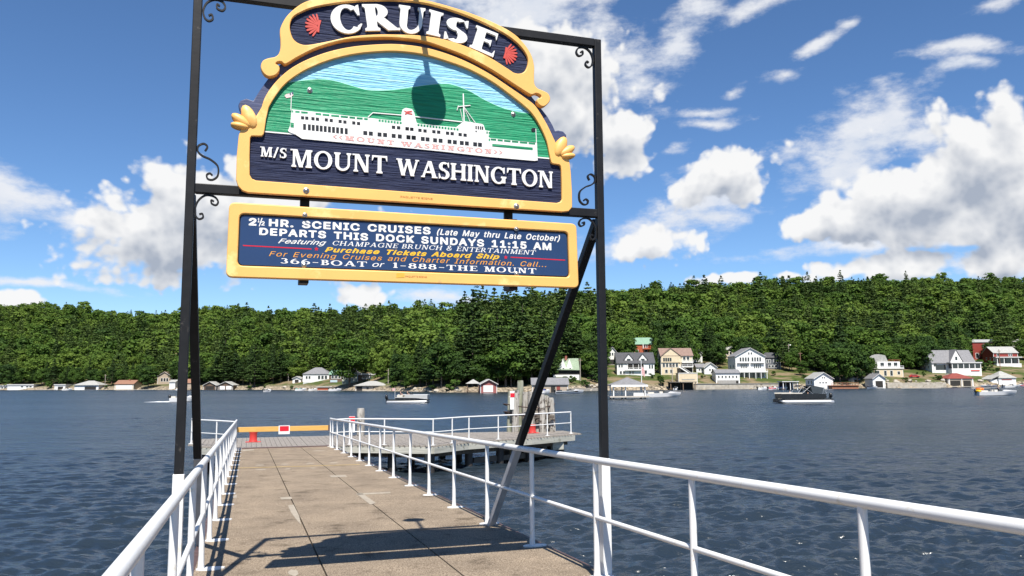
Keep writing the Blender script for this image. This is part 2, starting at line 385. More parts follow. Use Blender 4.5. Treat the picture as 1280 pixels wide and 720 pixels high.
def build_water():
    m = bpy.data.materials.new('lake_water'); m.use_nodes = True; nt = m.node_tree; N = nt.nodes; L = nt.links
    b = N['Principled BSDF']; b.inputs['Base Color'].default_value = (.016, .025, .035, 1); b.inputs['IOR'].default_value = 1.48
    g = N.new('ShaderNodeNewGeometry')
    sp = N.new('ShaderNodeSeparateXYZ'); L.new(g.outputs['Position'], sp.inputs[0])      # ruffled open water off the sheltered pier
    ro = N.new('ShaderNodeMapRange'); ro.inputs['From Min'].default_value = 25; ro.inputs['From Max'].default_value = 170; ro.inputs['To Min'].default_value = .23; ro.inputs['To Max'].default_value = .25; L.new(sp.outputs[1], ro.inputs[0]); L.new(ro.outputs[0], b.inputs['Roughness'])
    def nz(scale, det, rough, st, rot=0):
        mp = N.new('ShaderNodeMapping'); mp.inputs['Scale'].default_value = st; mp.inputs['Rotation'].default_value = (0, 0, rot); L.new(g.outputs['Position'], mp.inputs[0])
        n = N.new('ShaderNodeTexNoise'); n.inputs['Scale'].default_value = scale; n.inputs['Detail'].default_value = det; n.inputs['Roughness'].default_value = rough
        L.new(mp.outputs[0], n.inputs['Vector']); return n.outputs[0]
    def ma(op, a, bb, c=None):
        n = N.new('ShaderNodeMath'); n.operation = op
        for i, v in enumerate((a, bb, c)):
            if v is None: continue
            if isinstance(v, (int, float)): n.inputs[i].default_value = v
            else: L.new(v, n.inputs[i])
        return n.outputs[0]
    small = nz(8.5, 3, .6, (.75, 1.1, 1), .2); mid = nz(2.6, 3, .6, (.65, 1.15, 1), .12); big = nz(.018, 3, .5, (.3, 1.3, 1), 0)
    h = ma('ADD', ma('MULTIPLY', small, .045), ma('MULTIPLY', mid, .11))
    swell = nz(.13, 6, .68, (.42, 1.35, 1), .03); h = ma('ADD', h, ma('MULTIPLY', swell, .7))
    gust = N.new('ShaderNodeMapRange'); gust.inputs['From Min'].default_value = .35; gust.inputs['From Max'].default_value = .65; gust.inputs['To Min'].default_value = .55; gust.inputs['To Max'].default_value = 1.2
    L.new(big, gust.inputs[0])
    bp = N.new('ShaderNodeBump'); bp.inputs['Distance'].default_value = 1.0; L.new(gust.outputs[0], bp.inputs['Strength']); L.new(h, bp.inputs['Height']); L.new(bp.outputs[0], b.inputs['Normal'])
    # the chop itself is modelled: a fan of rows that widens with distance, waves no finer than the rows can carry
    rows = np.concatenate([[-2500, -300, -40, -5], np.geomspace(6, 320, 820), [400, 560, 800, 1200, 4000]])
    cols = np.concatenate([[-3, -1.6, -1.05], np.linspace(-.82, .82, 720), [1.05, 1.6, 3]])
    Yg, K = np.meshgrid(rows, cols, indexing='ij'); Wd = np.maximum(np.abs(Yg), 12); X = K * np.where(Yg < 5, 60, Yg); Y = Yg.copy()
    X = np.where(Yg < 4, K * 900, X)
    Z = np.zeros_like(X); r = np.random.default_rng(5); DX = np.zeros_like(X); DY = np.zeros_like(X)
    spacing = np.abs(Yg) * .0050
    for i in range(60):
        lam = .20 * (1.05 ** i); lam *= r.uniform(.9, 1.1); a = r.normal(math.pi / 2 + .25, .62); k = 2 * math.pi / lam; ph = r.uniform(0, 6.28)
        amp = (.0110 * lam ** .45 if lam < .7 else .0094 * (lam / .7) ** -.45) * np.clip((lam / spacing - 2.2) / 3, 0, 1)
        q = k * (X * math.cos(a) + Yg * math.sin(a)) + ph + .9 * np.sin(X * .21 + i) + .7 * np.sin(Yg * .17 + 2 * i)
        Z += amp * np.sin(q); DX -= .30 * amp * math.cos(a) * np.cos(q); DY -= .30 * amp * math.sin(a) * np.cos(q)
    ok = (Yg > 6) & (np.abs(K) < .83) & (Yg < 330)
    gustm = .75 + .5 * np.sin(X * .045 + 1.3 * np.sin(Yg * .05)) * np.sin(Yg * .06 + 1.1 * np.sin(X * .03))
    Z *= ok * gustm * (1 + .9 * np.clip((Yg - 40) / 80, 0, 1)); X = X + DX * ok; Y = Y + DY * ok
    nr, nc = Z.shape; V = np.stack([X, Y, Z], -1).reshape(-1, 3).astype(np.float32)
    I = np.arange(nr * nc).reshape(nr, nc); Fq = np.stack([I[:-1, :-1], I[:-1, 1:], I[1:, 1:], I[1:, :-1]], -1).reshape(-1, 4).astype(np.int32)
    me = bpy.data.meshes.new('water'); me.vertices.add(len(V)); me.vertices.foreach_set('co', V.ravel()); me.loops.add(Fq.size); me.loops.foreach_set('vertex_index', Fq.ravel())
    me.polygons.add(len(Fq)); me.polygons.foreach_set('loop_start', np.arange(0, Fq.size, 4, dtype=np.int32)); me.update(); me.validate(); me.shade_smooth()
    tag(link('water', me, m), kind='structure')
    mb = MB(); mb.sheet([(-4000, -2500, -5), (4000, -2500, -5), (4000, 4000, -5), (-4000, 4000, -5)])
    tag(mb.build('lake_bed', mat('lake_bed_silt', (.05, .05, .04), .9)), kind='structure')
build_water()

# ------------------------------------------------------------------ the concrete pier
M_conc = bpy.data.materials.new('worn_aggregate_concrete'); M_conc.use_nodes = True
def conc():
    nt = M_conc.node_tree; N = nt.nodes; L = nt.links; b = N['Principled BSDF']; b.inputs['Roughness'].default_value = .9; b.inputs['Specular IOR Level'].default_value = .2
    tc = N.new('ShaderNodeTexCoord')
    def nz(s, d, r=.6):
        n = N.new('ShaderNodeTexNoise'); n.inputs['Scale'].default_value = s; n.inputs['Detail'].default_value = d; n.inputs['Roughness'].default_value = r; L.new(tc.outputs['Object'], n.inputs['Vector']); return n.outputs[0]
    def ramp(f, stops):
        r = N.new('ShaderNodeValToRGB'); L.new(f, r.inputs[0]); e = r.color_ramp.elements
        for i, (p, c) in enumerate(stops):
            if i < 2: e[i].position = p; e[i].color = (*c, 1)
            else: x = e.new(p); x.color = (*c, 1)
        return r.outputs[0]
    fine = ramp(nz(75, 3, .7), [(.36, (.070, .054, .040)), (.47, (.224, .180, .133)), (.58, (.302, .249, .190)), (.70, (.55, .48, .39))])
    blot = ramp(nz(1.3, 6), [(.3, (.72, .70, .68)), (.7, (1.08, 1.05, 1.0))])
    stain = ramp(nz(2.6, 8, .66), [(.30, (.50, .48, .45)), (.43, (1, 1, 1))])
    m1 = N.new('ShaderNodeMix'); m1.data_type = 'RGBA'; m1.blend_type = 'MULTIPLY'; m1.inputs['Factor'].default_value = 1
    L.new(fine, m1.inputs['A']); L.new(blot, m1.inputs['B'])
    m2 = N.new('ShaderNodeMix'); m2.data_type = 'RGBA'; m2.blend_type = 'MULTIPLY'; m2.inputs['Factor'].default_value = 1
    L.new(m1.outputs['Result'], m2.inputs['A']); L.new(stain, m2.inputs['B']); L.new(m2.outputs['Result'], b.inputs['Base Color'])
    bp = N.new('ShaderNodeBump'); bp.inputs['Strength'].default_value = .6; bp.inputs['Distance'].default_value = .006; L.new(nz(75, 3, .7), bp.inputs['Height']); L.new(bp.outputs[0], b.inputs['Normal'])
conc()
M_patch = mat('pale_cement_patch', (.36, .315, .25), .9, .15, 12)
M_rustplate = mat('rusty_steel_plate', (.10, .06, .055), .6, .3, 8, bump=.2)
M_timber = mat('weathered_grey_timber', (.16, .14, .12), .85, .3, 3.5, bump=.5, stretch=(5, 1, 1), col2=(.36, .33, .295), bscale=3, spots=[((.16, .14, .12), 5, .62)])
M_timberf = mat('weathered_fascia_timber', (.36, .36, .31), .85, .3, 1.6, bump=.5, stretch=(1, 1, 12), col2=(.52, .51, .45), spots=[((.20, .20, .16), 4, .60)])
M_darkpile = mat('dark_pile', (.028, .024, .022), .6, .3, 4, bump=.4)  # even near-black brown on every pile below the decks
M_pile = mat('weathered_pile', (.15, .16, .11), .9, .3, 2.5, bump=.8, stretch=(5, 5, .6), col2=(.38, .38, .30), bscale=3, bdist=.03, spots=[((.13, .15, .09), 3.2, .60), ((.66, .65, .60), 2.0, .68)])
M_pilew = mat('chalky_pile', (.17, .155, .135), .9, .2, 3, bump=.8, stretch=(5, 5, .6), col2=(.50, .48, .44), bscale=3, bdist=.03, spots=[((.07, .055, .045), 3, .55), ((.30, .19, .13), 1.6, .64)])
M_red = mat('red_painted_iron', (.60, .045, .035), .45, .15, 6)
M_reflred = mat('red_reflector', (.62, .012, .03), .3, .1, 9)
M_beam = mat('varnished_yellow_beam', (.60, .34, .08), .5, .25, 3, bump=.1, stretch=(1, 8, 8), col2=(.70, .42, .12))

TL, TR_ = -.46, 3.26          # deck edges (across), rails stand just inside
RL, RR = -.40, 3.11
def build_pier():
    root = empty('concrete_pier', D(7, 1.4, dz(7)), YAW, 'long worn brown concrete pier sloping out to the lake between white railings', 'pier')
    off = (1.4, 7, dz(7))
    ss = [-6, 0, 6, 12, 18, 24, 30, 33]
    edges = [TL, .765, 1.985, TR_]
    for i in range(3):
        a, b = edges[i] + (.009 if i else 0), edges[i + 1] - (.009 if i < 2 else 0)
        v = []; f = []; mb = MB(off)
        for s in ss:
            z = dz(s); v += [(a, s, z), (b, s, z), (b, s, z - .22), (a, s, z - .22)]
        for k in range(len(ss) - 1):
            for j in range(4): f.append((4 * k + j, 4 * k + (j + 1) % 4, 4 * k + 4 + (j + 1) % 4, 4 * k + 4 + j))
        f += [(0, 1, 2, 3), tuple(4 * (len(ss) - 1) + j for j in (3, 2, 1, 0))]
        mb.add(v, f); mb.build('slab', M_conc, root)
    mb = MB(off)                                           # joint bed below the slabs
    for k in range(len(ss) - 1):
        a, b = ss[k], ss[k + 1]
        mb.add([(TL + .1, a, dz(a) - .226), (TR_ - .1, a, dz(a) - .226), (TR_ - .1, b, dz(b) - .226), (TL + .1, b, dz(b) - .226)], [(0, 1, 2, 3)])
    mb.build('joint_bed', M_seam, root)
    mb = MB(off)
    for t in (TL - .04, TR_ + .04):
        for k in range(len(ss) - 1): mb.bar((t, ss[k], dz(ss[k]) - .17), (t, ss[k + 1], dz(ss[k + 1]) - .17), .07, .30)
    mb.build('edge_beam', M_rustplate, root)
    for s in (-3, 3, 9, 15, 21, 27, 32.4):
        for t in (TL + .25, TR_ - .25):
            mb = MB(off); mb.tube([(t, s, dz(s) - .24), (t, s, -3)], .16, 12); mb.build('pile', M_darkpile, root, 40)
    # cement patches and the small round fillings in the surface
    def flat(pts, name, m, lift=.003):
        mb = MB(off); mb.sheet([(t, s, dz(s) + lift) for t, s in pts]); return mb.build(name, m, root)
    def blob(t, s, rt, rs):
        n = 14; q = random.Random(int(t * 100 + s * 37))
        return [(t + rt * math.cos(2 * math.pi * k / n) * q.uniform(.75, 1.15), s + rs * math.sin(2 * math.pi * k / n) * q.uniform(.75, 1.15)) for k in range(n)]
    P2 = lambda px, py: (lambda p: (p.dot(TV), p.dot(DV)))(dockhit(px, py))
    for px, py, rt, rs in [(325, 581.5, .13, .17), (356, 580.3, .12, .16), (388, 579.2, .12, .16), (417, 578.6, .13, .17), (326, 587, .14, .16), (360, 586.2, .08, .13), (391, 585.2, .07, .12), (398, 563.5, .25, .2), (307, 563, .2, .15), (367, 716, .05, .16), (485, 648 + 3, .0, .0)]:
        if rt: flat(blob(*P2(px, py), rt, rs), 'patch', M_patch)
    for q in [((303, 562.2), (318, 561.4), (317, 563), (303, 564)), ((445, 617), (488, 615), (488, 616.6), (446, 619)),
              ((445, 617), (452, 616), (470, 629), (463, 631)), ((360, 632), (367, 631), (374, 645), (376, 656), (370, 649), (364, 641)),
              ((412, 594.5), (432, 594), (434, 596), (414, 596.6)), ((290, 620), (296, 619), (296, 622.4), (290, 623)), ((350, 622), (364, 621), (365, 624), (352, 624.5))]:
        flat([P2(*p) for p in q], 'patch', M_patch, .0035)
    a, b = P2(294, 585.6), P2(450, 581)
    flat([a, b, (b[0], b[1] + .13), (a[0], a[1] + .13)], 'yellow_line', mat('faded_yellow_line', (.50, .36, .13), .8, .2, 5), .005)
    mb = MB(off); mb.box((1.4, SEND + .14, dz(SEND) + .012), (TR_ - TL, .28, .03)); mb.build('end_plate', M_rustplate, root, bevel=.004)
def dockhit(px, py):
    v = ray(px, py); k = -H0 / (v.z + SLOPE * v.dot(DV)); return Vector((0, 0, EYE)) + v * k
build_pier()

# ------------------------------------------------------------------ the timber platform at the end
PZ = dz(SEND)
def P3(px, py): p = onz(px, py, PZ); return todock(p)          # (s,t)
def build_platform():
    root = empty('wooden_platform', D(36, 4, PZ), YAW, 'low grey timber platform on dark piles at the end of the concrete pier', 'platform')
    off = (4, 36, PZ)
    # outline in (t,s): front edge left to right, then the back edge
    front = [(-1.9, 35.3), (-1.1, 34.2), (TL, 33.32), (3.25, 33.32), (3.9, 33.6), (5.2, 32.9), (7.0, 31.85), (8.8, 33.35), (12.1, 34.8), (14.9, 36.5)]
    back = [(-3.6, 39.6), (-1.2, 39.6), (TL, 39.6), (3.25, 39.6), (3.9, 39.6), (5.3, 39.6), (7.2, 39.6), (9.4, 39.5), (12.5, 39.2), (15.5, 38.9)]
    mb = MB(off)                                   # planks, laid across, with gaps
    def fedge(t): return float(np.interp(t, [p[0] for p in front], [p[1] for p in front]))
    t = -2.3
    while t < 15.2:
        w = rnd.uniform(.185, .2); lo = fedge(t + w / 2) if t > -1.9 else 35.3 + (-1.9 - t) * 2.2
        hi = float(np.interp(t, [p[0] for p in back], [p[1] for p in back]))
        if hi - lo > .3: mb.box((t + w / 2, (lo + hi) / 2, PZ - .03 + rnd.uniform(-.004, .004)), (w - .012, hi - lo + rnd.uniform(-.04, .04), .06))
        t += w
    mb.build('deck', M_timber, root)
    for i in range(len(front) - 1):                # fascia boards
        if i == 2: continue
        a, b = front[i], front[i + 1]
        mb = MB(off); mb.bar((a[0], a[1] + .05, PZ - .2), (b[0], b[1] + .05, PZ - .2), .1, .26); mb.build('fascia', M_timberf, root, bevel=.01)
    a, b = front[-1], back[-1]
    mb = MB(off); mb.bar((a[0] - .05, a[1], PZ - .2), (b[0] - .05, b[1], PZ - .2), .1, .26); mb.build('fascia', M_timberf, root, bevel=.01)
    for t, s in [(4.4, 34.0), (5.6, 33.3), (7.0, 32.4), (9.0, 34.0), (10.6, 34.7), (12.2, 35.4), (14.2, 36.6), (4.6, 37), (7, 36.5), (9.3, 37), (11.8, 37.6), (14.3, 38.2), (4.6, 39), (9, 39), (13, 38.8), (-1.6, 36.2), (-1.6, 38.8), (.6, 34.6), (2.6, 34.6), (.6, 38), (2.6, 38)]:
        mb = MB(off); mb.tube([(t, s, PZ - .07), (t + .03, s, -3)], .17, 12); mb.build('pile', M_darkpile, root, 40)
    for (a, b, z) in [((4.2, 34.2), (7.2, 32.6), -.42), ((7.3, 33), (14.6, 36.9), -.42), ((4.2, 37), (14.8, 38), -.42), ((14.2, 36.6), (9.2, 34.1), -.85)]:
        mb = MB(off); mb.bar((a[0], a[1], PZ + z), (b[0], b[1], PZ + z), .2, .22); mb.build('cross_beam', mat('dark_timber', (.09, .075, .06), .8, .3, 3), root)  # even dark brown on the beams below the deck
    mb = MB(off); mb.box((6.95, 32.5, PZ - .55), (.3, .3, .45)); mb.build('block', M_timberf, root, bevel=.01)
    mb = MB(off); mb.box((13.9, 36.25, PZ - .52), (.55, .3, .35)); mb.build('block', M_timberf, root, bevel=.01)
build_platform()

# ------------------------------------------------------------------ railings
RAIL_S = [-1.6, .1, 1.86, 3.62, 5.37, 7.12, 8.93, 10.77, 12.64, 14.5, 16.3, 18.25, 20.2, 22.1, 24.05, 26.05, 28.15, 30.35, 32.0, 32.9]
def post_mesh(base, h, lean=(0, 0)):
    b = Vector(base); mb = MB(post_mesh.off)
    mb.tube([b + Vector((0, 0, .012)), b + Vector((0, 0, .05)), b + Vector((0, 0, .16)), b + Vector((lean[0] * .5, lean[1] * .5, h * .5)), b + Vector((lean[0], lean[1], h))], [.036, .032, .028, .027, .026], 12)
    return mb
def plate_mesh(base, sx, dx):
    b = Vector(base); mb = MB(post_mesh.off)
    n = 18
    mb.prism([(b.x + dx + sx * math.cos(2 * math.pi * k / n), b.y + .07 * math.sin(2 * math.pi * k / n)) for k in range(n)], b.z, b.z + .014)
    return mb
def build_rail(t, dx, label):
    s0 = RAIL_S[0]; off = (t, 7, dz(7)); post_mesh.off = off
    root = empty('pier_railing', D(7, t, dz(7)), YAW, label, 'railing')
    def path(h, extra=0):
        p = [(t, s, dz(s) + h) for s in (-3, 0, 3, 6, 9, 12, 15, 18, 21, 24, 27, 30, 32)]
        p.append((t, 33.0, dz(33) + h + .01))
        return p
    mb = MB(off); mb.tube(path(1.07), .034, 14); mb.build('top_rail', M_white, root, 50)
    mb = MB(off); mb.tube(path(.55), .021, 10); mb.build('mid_rail', M_white, root, 50)
    for s in RAIL_S:
        o = post_mesh((t, s, dz(s)), 1.06).build('post', M_white, root, 50)
        plate_mesh((t, s, dz(s)), .14, dx).build('base_plate', M_white, o, 40)
build_rail(RR, .03, 'long white pipe railing along the right hand side of the concrete pier')
build_rail(RL, .09, 'white pipe railing along the left hand side of the concrete pier, rust specked')

def build_wing_rail(pts, label, posts, h=1.02):
    c = pts[0]; off = (c[0], c[1], PZ); post_mesh.off = off
    root = empty('platform_railing', D(c[1], c[0], PZ), YAW, label, 'railing')
    for hh, r, nm in ((h, .03, 'top_rail'), (h * .5, .02, 'mid_rail')):
        mb = MB(off); mb.tube([(t, s, PZ + hh) for t, s in pts], r, 10); mb.build(nm, M_white, root, 50)
    for t, s in posts:
        o = post_mesh((t, s, PZ), h - .01).build('post', M_white, root, 50)
        plate_mesh((t, s, PZ), .11, 0).build('base_plate', M_white, o, 40)
wp = [(3.2, 33.2), (3.95, 33.75), (5.25, 33.05), (7.02, 32.02), (8.75, 33.5), (10.3, 34.2), (12.0, 34.95), (14.75, 36.6)]
build_wing_rail(wp, 'white two rail fence along the near edge of the timber platform, right of the pier', [(3.95, 33.75), (5.25, 33.05), (7.02, 32.02), (8.0, 32.85), (8.9, 33.57), (10.4, 34.25), (13.2, 35.67), (14.75, 36.6)])
build_wing_rail([(RL, 33.0), (-1.15, 34.4), (-1.85, 35.4), (-2.2, 36.6)], 'short white fence on the left wing of the timber platform, behind the sign post', [(-1.15, 34.4), (-2.2, 36.6)])

# ------------------------------------------------------------------ barrier, bollards, mooring piles
def build_barrier():
    s = 33.05; off = (1.3, s, PZ)
    root = empty('barrier_beam', D(s, 1.3, PZ), YAW, 'yellow wooden barrier beam across the far end of the pier', 'barrier')
    mb = MB(off); mb.box((1.33, s, PZ + .72), (3.52, .07, .19)); mb.build('beam', M_beam, root, bevel=.008)
    mb = MB(off); mb.box((3.06, s, PZ + .72), (.07, .09, .215)); mb.build('end_strap', M_rustplate, root)
    mb = MB(off); mb.box((-.41, s, PZ + .72), (.07, .09, .215)); mb.build('end_strap', M_rustplate, root)
    mb = MB(off); mb.box((1.36, s - .05, PZ + .68), (.42, .02, .33)); p = mb.build('reflector_plate', M_white, root, bevel=.006)
    mb = MB(off); mb.box((1.36, s - .064, PZ + .73), (.34, .008, .19)); mb.build('red_reflector', M_reflred, p)
build_barrier()
def build_bollard(s, t, label, r=.16, h=.42, square=False):
    root = empty('mooring_bollard', D(s, t, PZ), YAW, label, 'bollard')
    off = (t, s, PZ)
    mb = MB(off); mb.box((t, s, PZ + .014), (.62, .36, .02)); mb.build('base_plate', M_red, root, bevel=.006)
    mb = MB(off); mb.lathe([(r * 1.12, 0), (r, .05), (r * .95, h * .5), (r, h - .08), (r * 1.1, h - .05), (r * 1.1, h - .01), (r * .95, h)], (t, s, PZ + .034), 18); mb.build('drum', M_red, root, 40)
build_bollard(36.6, .25, 'squat red iron bollard on the platform behind the yellow barrier beam')
s_, t_ = P3(665.5, 541.5)
build_bollard(min(s_, 37.9), t_, 'red iron bollard on the right wing of the platform, below the mooring piles', .17, .38)

def pile_thing(name, label, cat, px, ytop, Y, r, m, sign=None):
    top = at(px, ytop, Y); root = empty(name, (top.x, top.y, 0), 0, label, cat)
    mb = MB(); mb.tube([(0, 0, -3), (.02, 0, 0), (.0, .01, top.z - .15), (0, 0, top.z)], [r * 1.05, r, r * .97, r * .86], 14); mb.build('pile', m, root, 40)
    if sign:
        w, h, dx, z1 = sign
        mb = MB(); mb.box((dx, -r - .03, z1 - h / 2), (w, .02, h)); p = mb.build('marker_board', M_white, root)
        mb = MB(); mb.box((dx, -r - .045, z1 - h * .2), (w * .98, .01, h * .36)); mb.build('red_band', M_reflred, p)
    return root, top
r0, tp = pile_thing('mooring_pile', 'lone weathered pile with a red and white marker board behind the pier end', 'mooring pile', 451, 510.5, 38.6, .19, M_pilew, (.28, .75, -.36, 1.02 + PZ - .10))
def build_dolphin():
    c = at(661, 536, 41.5); root = empty('pile_cluster', (c.x, c.y, 0), 0, 'cluster of lashed weathered timber piles behind the right wing of the platform', 'mooring piles')
    zt = lambda px, py: at(px, py, 41).z
    spec = [(639, 489, 0, M_pile), (645, 488, -.5, M_pilew), (650.5, 475.5, .2, M_pile), (657, 490, -.3, M_pilew), (664, 489.5, -.6, M_pilew), (671, 491, -.1, M_pilew), (677, 493, -.5, M_pilew), (683, 495, .1, M_pilew), (688.5, 497, -.2, M_pilew), (648, 487, .5, M_pile), (668, 490, .5, M_pile), (681, 494, .6, M_pile)]
    for px, py, dy, m in spec:
        p = at(px, py, 41.2 + dy); r = rnd.uniform(.15, .18); lean = (px - 662) * .002
        mb = MB((c.x, c.y, 0)); mb.tube([(p.x + lean * 8, p.y, -3), (p.x + lean * 2, p.y, .5), (p.x, p.y, p.z - .1), (p.x, p.y, p.z)], [r, r, r * .98, r * .85], 12); o = mb.build('pile', m, root, 40)
    M_cable = mat('rusty_wire_rope', (.06, .035, .028), .8, .3, 20, bump=.5)
    def ring(z, r, th, wob):
        pts = []
        for k in range(28):
            a = 2 * math.pi * k / 28; pts.append((1.22 * math.cos(a) * r + .02, .78 * math.sin(a) * r - .15, z + wob * math.sin(a * 2 + r)))
        mb = MB(); mb.tube(pts, th, 7, closed=True); mb.build('wire_rope', M_cable, root, 60)
    for i, z in enumerate((1.95, 1.99, 2.04, 2.4)): ring(z, 1.0 + .02 * i, .028, .06 + .03 * (i % 2))
    mb = MB(); mb.box((.45, -.86, 1.86), (1.6, .12, .16)); mb.build('wale_timber', mat('dark_timber', (.09, .075, .06), .8, .3, 3), root, bevel=.02)
    mb = MB(); mb.box((-.78, -.93, 2.68), (.3, .03, .9)); p = mb.build('marker_board', M_white, root)
    mb = MB(); mb.box((-.78, -.95, 2.93), (.28, .012, .2)); mb.build('red_band', M_reflred, p)
build_dolphin()

# ================================================================== THE CRUISE SIGN
S0 = 7.206
def fr(t, z, s=S0): return (t, s, EYE + z)
def build_frame():
    base = dz(S0)
    root = empty('sign_frame', D(S0, 1.36, base), YAW, 'tall black steel frame straddling the pier that carries the cruise signs', 'sign frame')
    off = (1.36, S0, base)
    zt, zb, tl, tr = 3.379, 1.635, -.517, 3.239
    for t in (tl, tr):
        mb = MB(off); mb.b2((t - .036, S0 - .036, base + 1.08), (t + .036, S0 + .036, EYE + zt + .04)); p = mb.build('post', M_black, root, bevel=.006)
        mb = MB(off); mb.b2((t - .044, S0 - .044, base - 1.2), (t + .044, S0 + .044, base + 1.08)); mb.build('white_foot', M_white, p, bevel=.006)
        a = Vector(fr(t, zb - .06, S0 + .06)); foot = Vector((t + (.02 if t < 1 else -.13), S0 + 3.5, dz(S0 + 3.5) - .1)); k = .66
        mid = a.lerp(foot, k)
        mb = MB(off); mb.bar(a, mid, .08); b = mb.build('brace', M_black, root, bevel=.006)
        mb = MB(off); mb.bar(mid, foot, .083); mb.build('white_foot', mat('shaded_white_paint', (.46, .46, .47), .45, .12, 6), b, bevel=.006)  # white brace foot toned grey, its shade put into the colour
    mb = MB(off); mb.b2(fr(tl + .037, zt - .04, S0 - .04), fr(tr - .037, zt + .04, S0 + .04)); mb.build('top_bar', M_black, root, bevel=.006)
    mb = MB(off); mb.b2(fr(tl + .037, zb - .04, S0 - .04), fr(tr - .037, zb + .04, S0 + .04)); mb.build('cross_bar', M_black, root, bevel=.006)
    for px in (382, 641.5):
        t = SU(px, 262)[0]
        mb = MB(off); mb.b2(fr(t - .04, 1.50, S0 - .03), fr(t + .04, zt - .055, S0 + .012)); mb.b2(fr(t - .04, .84, S0 - .165), fr(t + .04, 1.499, S0 + .012)); mb.build('hanger_bar', M_black, root, bevel=.004)
    # wrought iron scrolls
    def scroll(pts):
        mb = MB(off); mb.ribbon([fr(p[0], p[1], S0) for p in pts], .028, .014, (0, 1, 0)); return mb.build('scroll', M_black, root, 40)
    def curl(cx, cy, r0, r1, a0, a1, n=16):
        return [(cx + (r0 + (r1 - r0) * k / n) * math.cos(R_(a0 + (a1 - a0) * k / n)), cy + (r0 + (r1 - r0) * k / n) * math.sin(R_(a0 + (a1 - a0) * k / n))) for k in range(n + 1)]
    def smooth(ctrl, n=8):
        out = []
        for i in range(len(ctrl) - 1):
            p0 = ctrl[max(i - 1, 0)]; p1 = ctrl[i]; p2 = ctrl[i + 1]; p3 = ctrl[min(i + 2, len(ctrl) - 1)]
            for k in range(n):
                u = k / n
                out.append(tuple(.5 * (2 * p1[j] + (p2[j] - p0[j]) * u + (2 * p0[j] - 5 * p1[j] + 4 * p2[j] - p3[j]) * u * u + (3 * p1[j] - p0[j] - 3 * p2[j] + p3[j]) * u ** 3) for j in (0, 1)))
        return out + [ctrl[-1]]
    for sgn, t in ((1, tl + .036), (-1, tr - .036)):
        X = lambda q: t + sgn * q
        # tall S above the cross bar: curl at the post, belly, curl on the bar
        c = [(.10, .44), (.125, .50), (.08, .535), (.02, .50), (.015, .43), (.07, .375), (.17, .33), (.255, .25), (.26, .13), (.205, .07), (.145, .075), (.13, .125), (.165, .15), (.195, .125)]
        scroll([(X(a * .68), zb + .04 + b * .66) for a, b in smooth(c)])
        c = [(.135, -.10), (.10, -.125), (.085, -.09), (.12, -.055), (.20, -.0)]
        c = [(.225, -.10), (.195, -.085), (.20, -.13), (.25, -.15), (.275, -.10), (.23, -.035), (.13, -.02), (.05, -.09), (.012, -.2), (.02, -.31), (.06, -.355), (.105, -.33), (.095, -.28), (.06, -.29)]
        scroll([(X(a * .68), zb - .04 + b * .62) for a, b in smooth(c)])
        c = [(.18, -.085), (.155, -.07), (.155, -.115), (.21, -.135), (.24, -.09), (.205, -.03), (.12, -.02), (.045, -.07), (.012, -.16), (.03, -.24), (.075, -.27), (.115, -.24), (.10, -.195), (.07, -.21)]
        scroll([(X(a * .78), zt - .04 + b * .8) for a, b in smooth(c)])
    return root
SB = 7.04                                         # plane of the sign boards
def SU(px, py, s=None):
    s = s or SB
    r = ray(px, py); k = s / r.dot(DV)
    return (r.dot(TV) * k, r.z * k)
build_frame()

def board(name, label, cat, c, front):
    """Empty whose local frame is x = along the pier's width, y = up, z = towards the viewer"""
    o = bpy.data.objects.new(name, None); COL.objects.link(o); o.empty_display_size = .3
    w = D(SB + front, c[0], EYE + c[1])       # SB is the plane of the front faces
    o.matrix_world = Matrix(((TV.x, 0, -DV.x, w.x), (TV.y, 0, -DV.y, w.y), (0, 1, 0, w.z), (0, 0, 0, 1)))
    return tag(o, label, cat)

def spline(pts, n=5, closed=True):
    m = len(pts); out = []
    for i in range(m if closed else m - 1):
        p0, p1, p2, p3 = (pts[(i - 1) % m], pts[i], pts[(i + 1) % m], pts[(i + 2) % m]) if closed else (pts[max(i - 1, 0)], pts[i], pts[i + 1], pts[min(i + 2, m - 1)])
        d1 = math.hypot(p2[0] - p1[0], p2[1] - p1[1])
        for k in range(n):
            u = k / n
            out.append(tuple(.5 * (2 * p1[j] + (p2[j] - p0[j]) * u + (2 * p0[j] - 5 * p1[j] + 4 * p2[j] - p3[j]) * u * u + (3 * p1[j] - p0[j] - 3 * p2[j] + p3[j]) * u ** 3) for j in (0, 1)))
    if not closed: out.append(pts[-1])
    return out

def plate(name, loops, z0, z1, m, parent, c, bevel=0.0):
    """flat board with holes: filled 2-D curve -> mesh. loops in sign coordinates"""
    cu = bpy.data.curves.new(name, 'CURVE'); cu.dimensions = '2D'; cu.fill_mode = 'BOTH'
    for lp in loops:
        sp = cu.splines.new('POLY'); sp.points.add(len(lp) - 1); sp.use_cyclic_u = True
        for i, p in enumerate(lp): sp.points[i].co = (p[0] - c[0], p[1] - c[1], 0, 1)
    th = (z1 - z0) / 2
    cu.extrude = max(th - bevel, .0002); cu.bevel_depth = bevel; cu.bevel_resolution = 1; cu.offset = -bevel
    o = bpy.data.objects.new(name, cu); me = bpy.data.meshes.new_from_object(o)
    bpy.data.objects.remove(o); bpy.data.curves.remove(cu)
    for v in me.vertices: v.co.z += (z0 + z1) / 2
    me.name = name
    return link(name, me, m, parent)

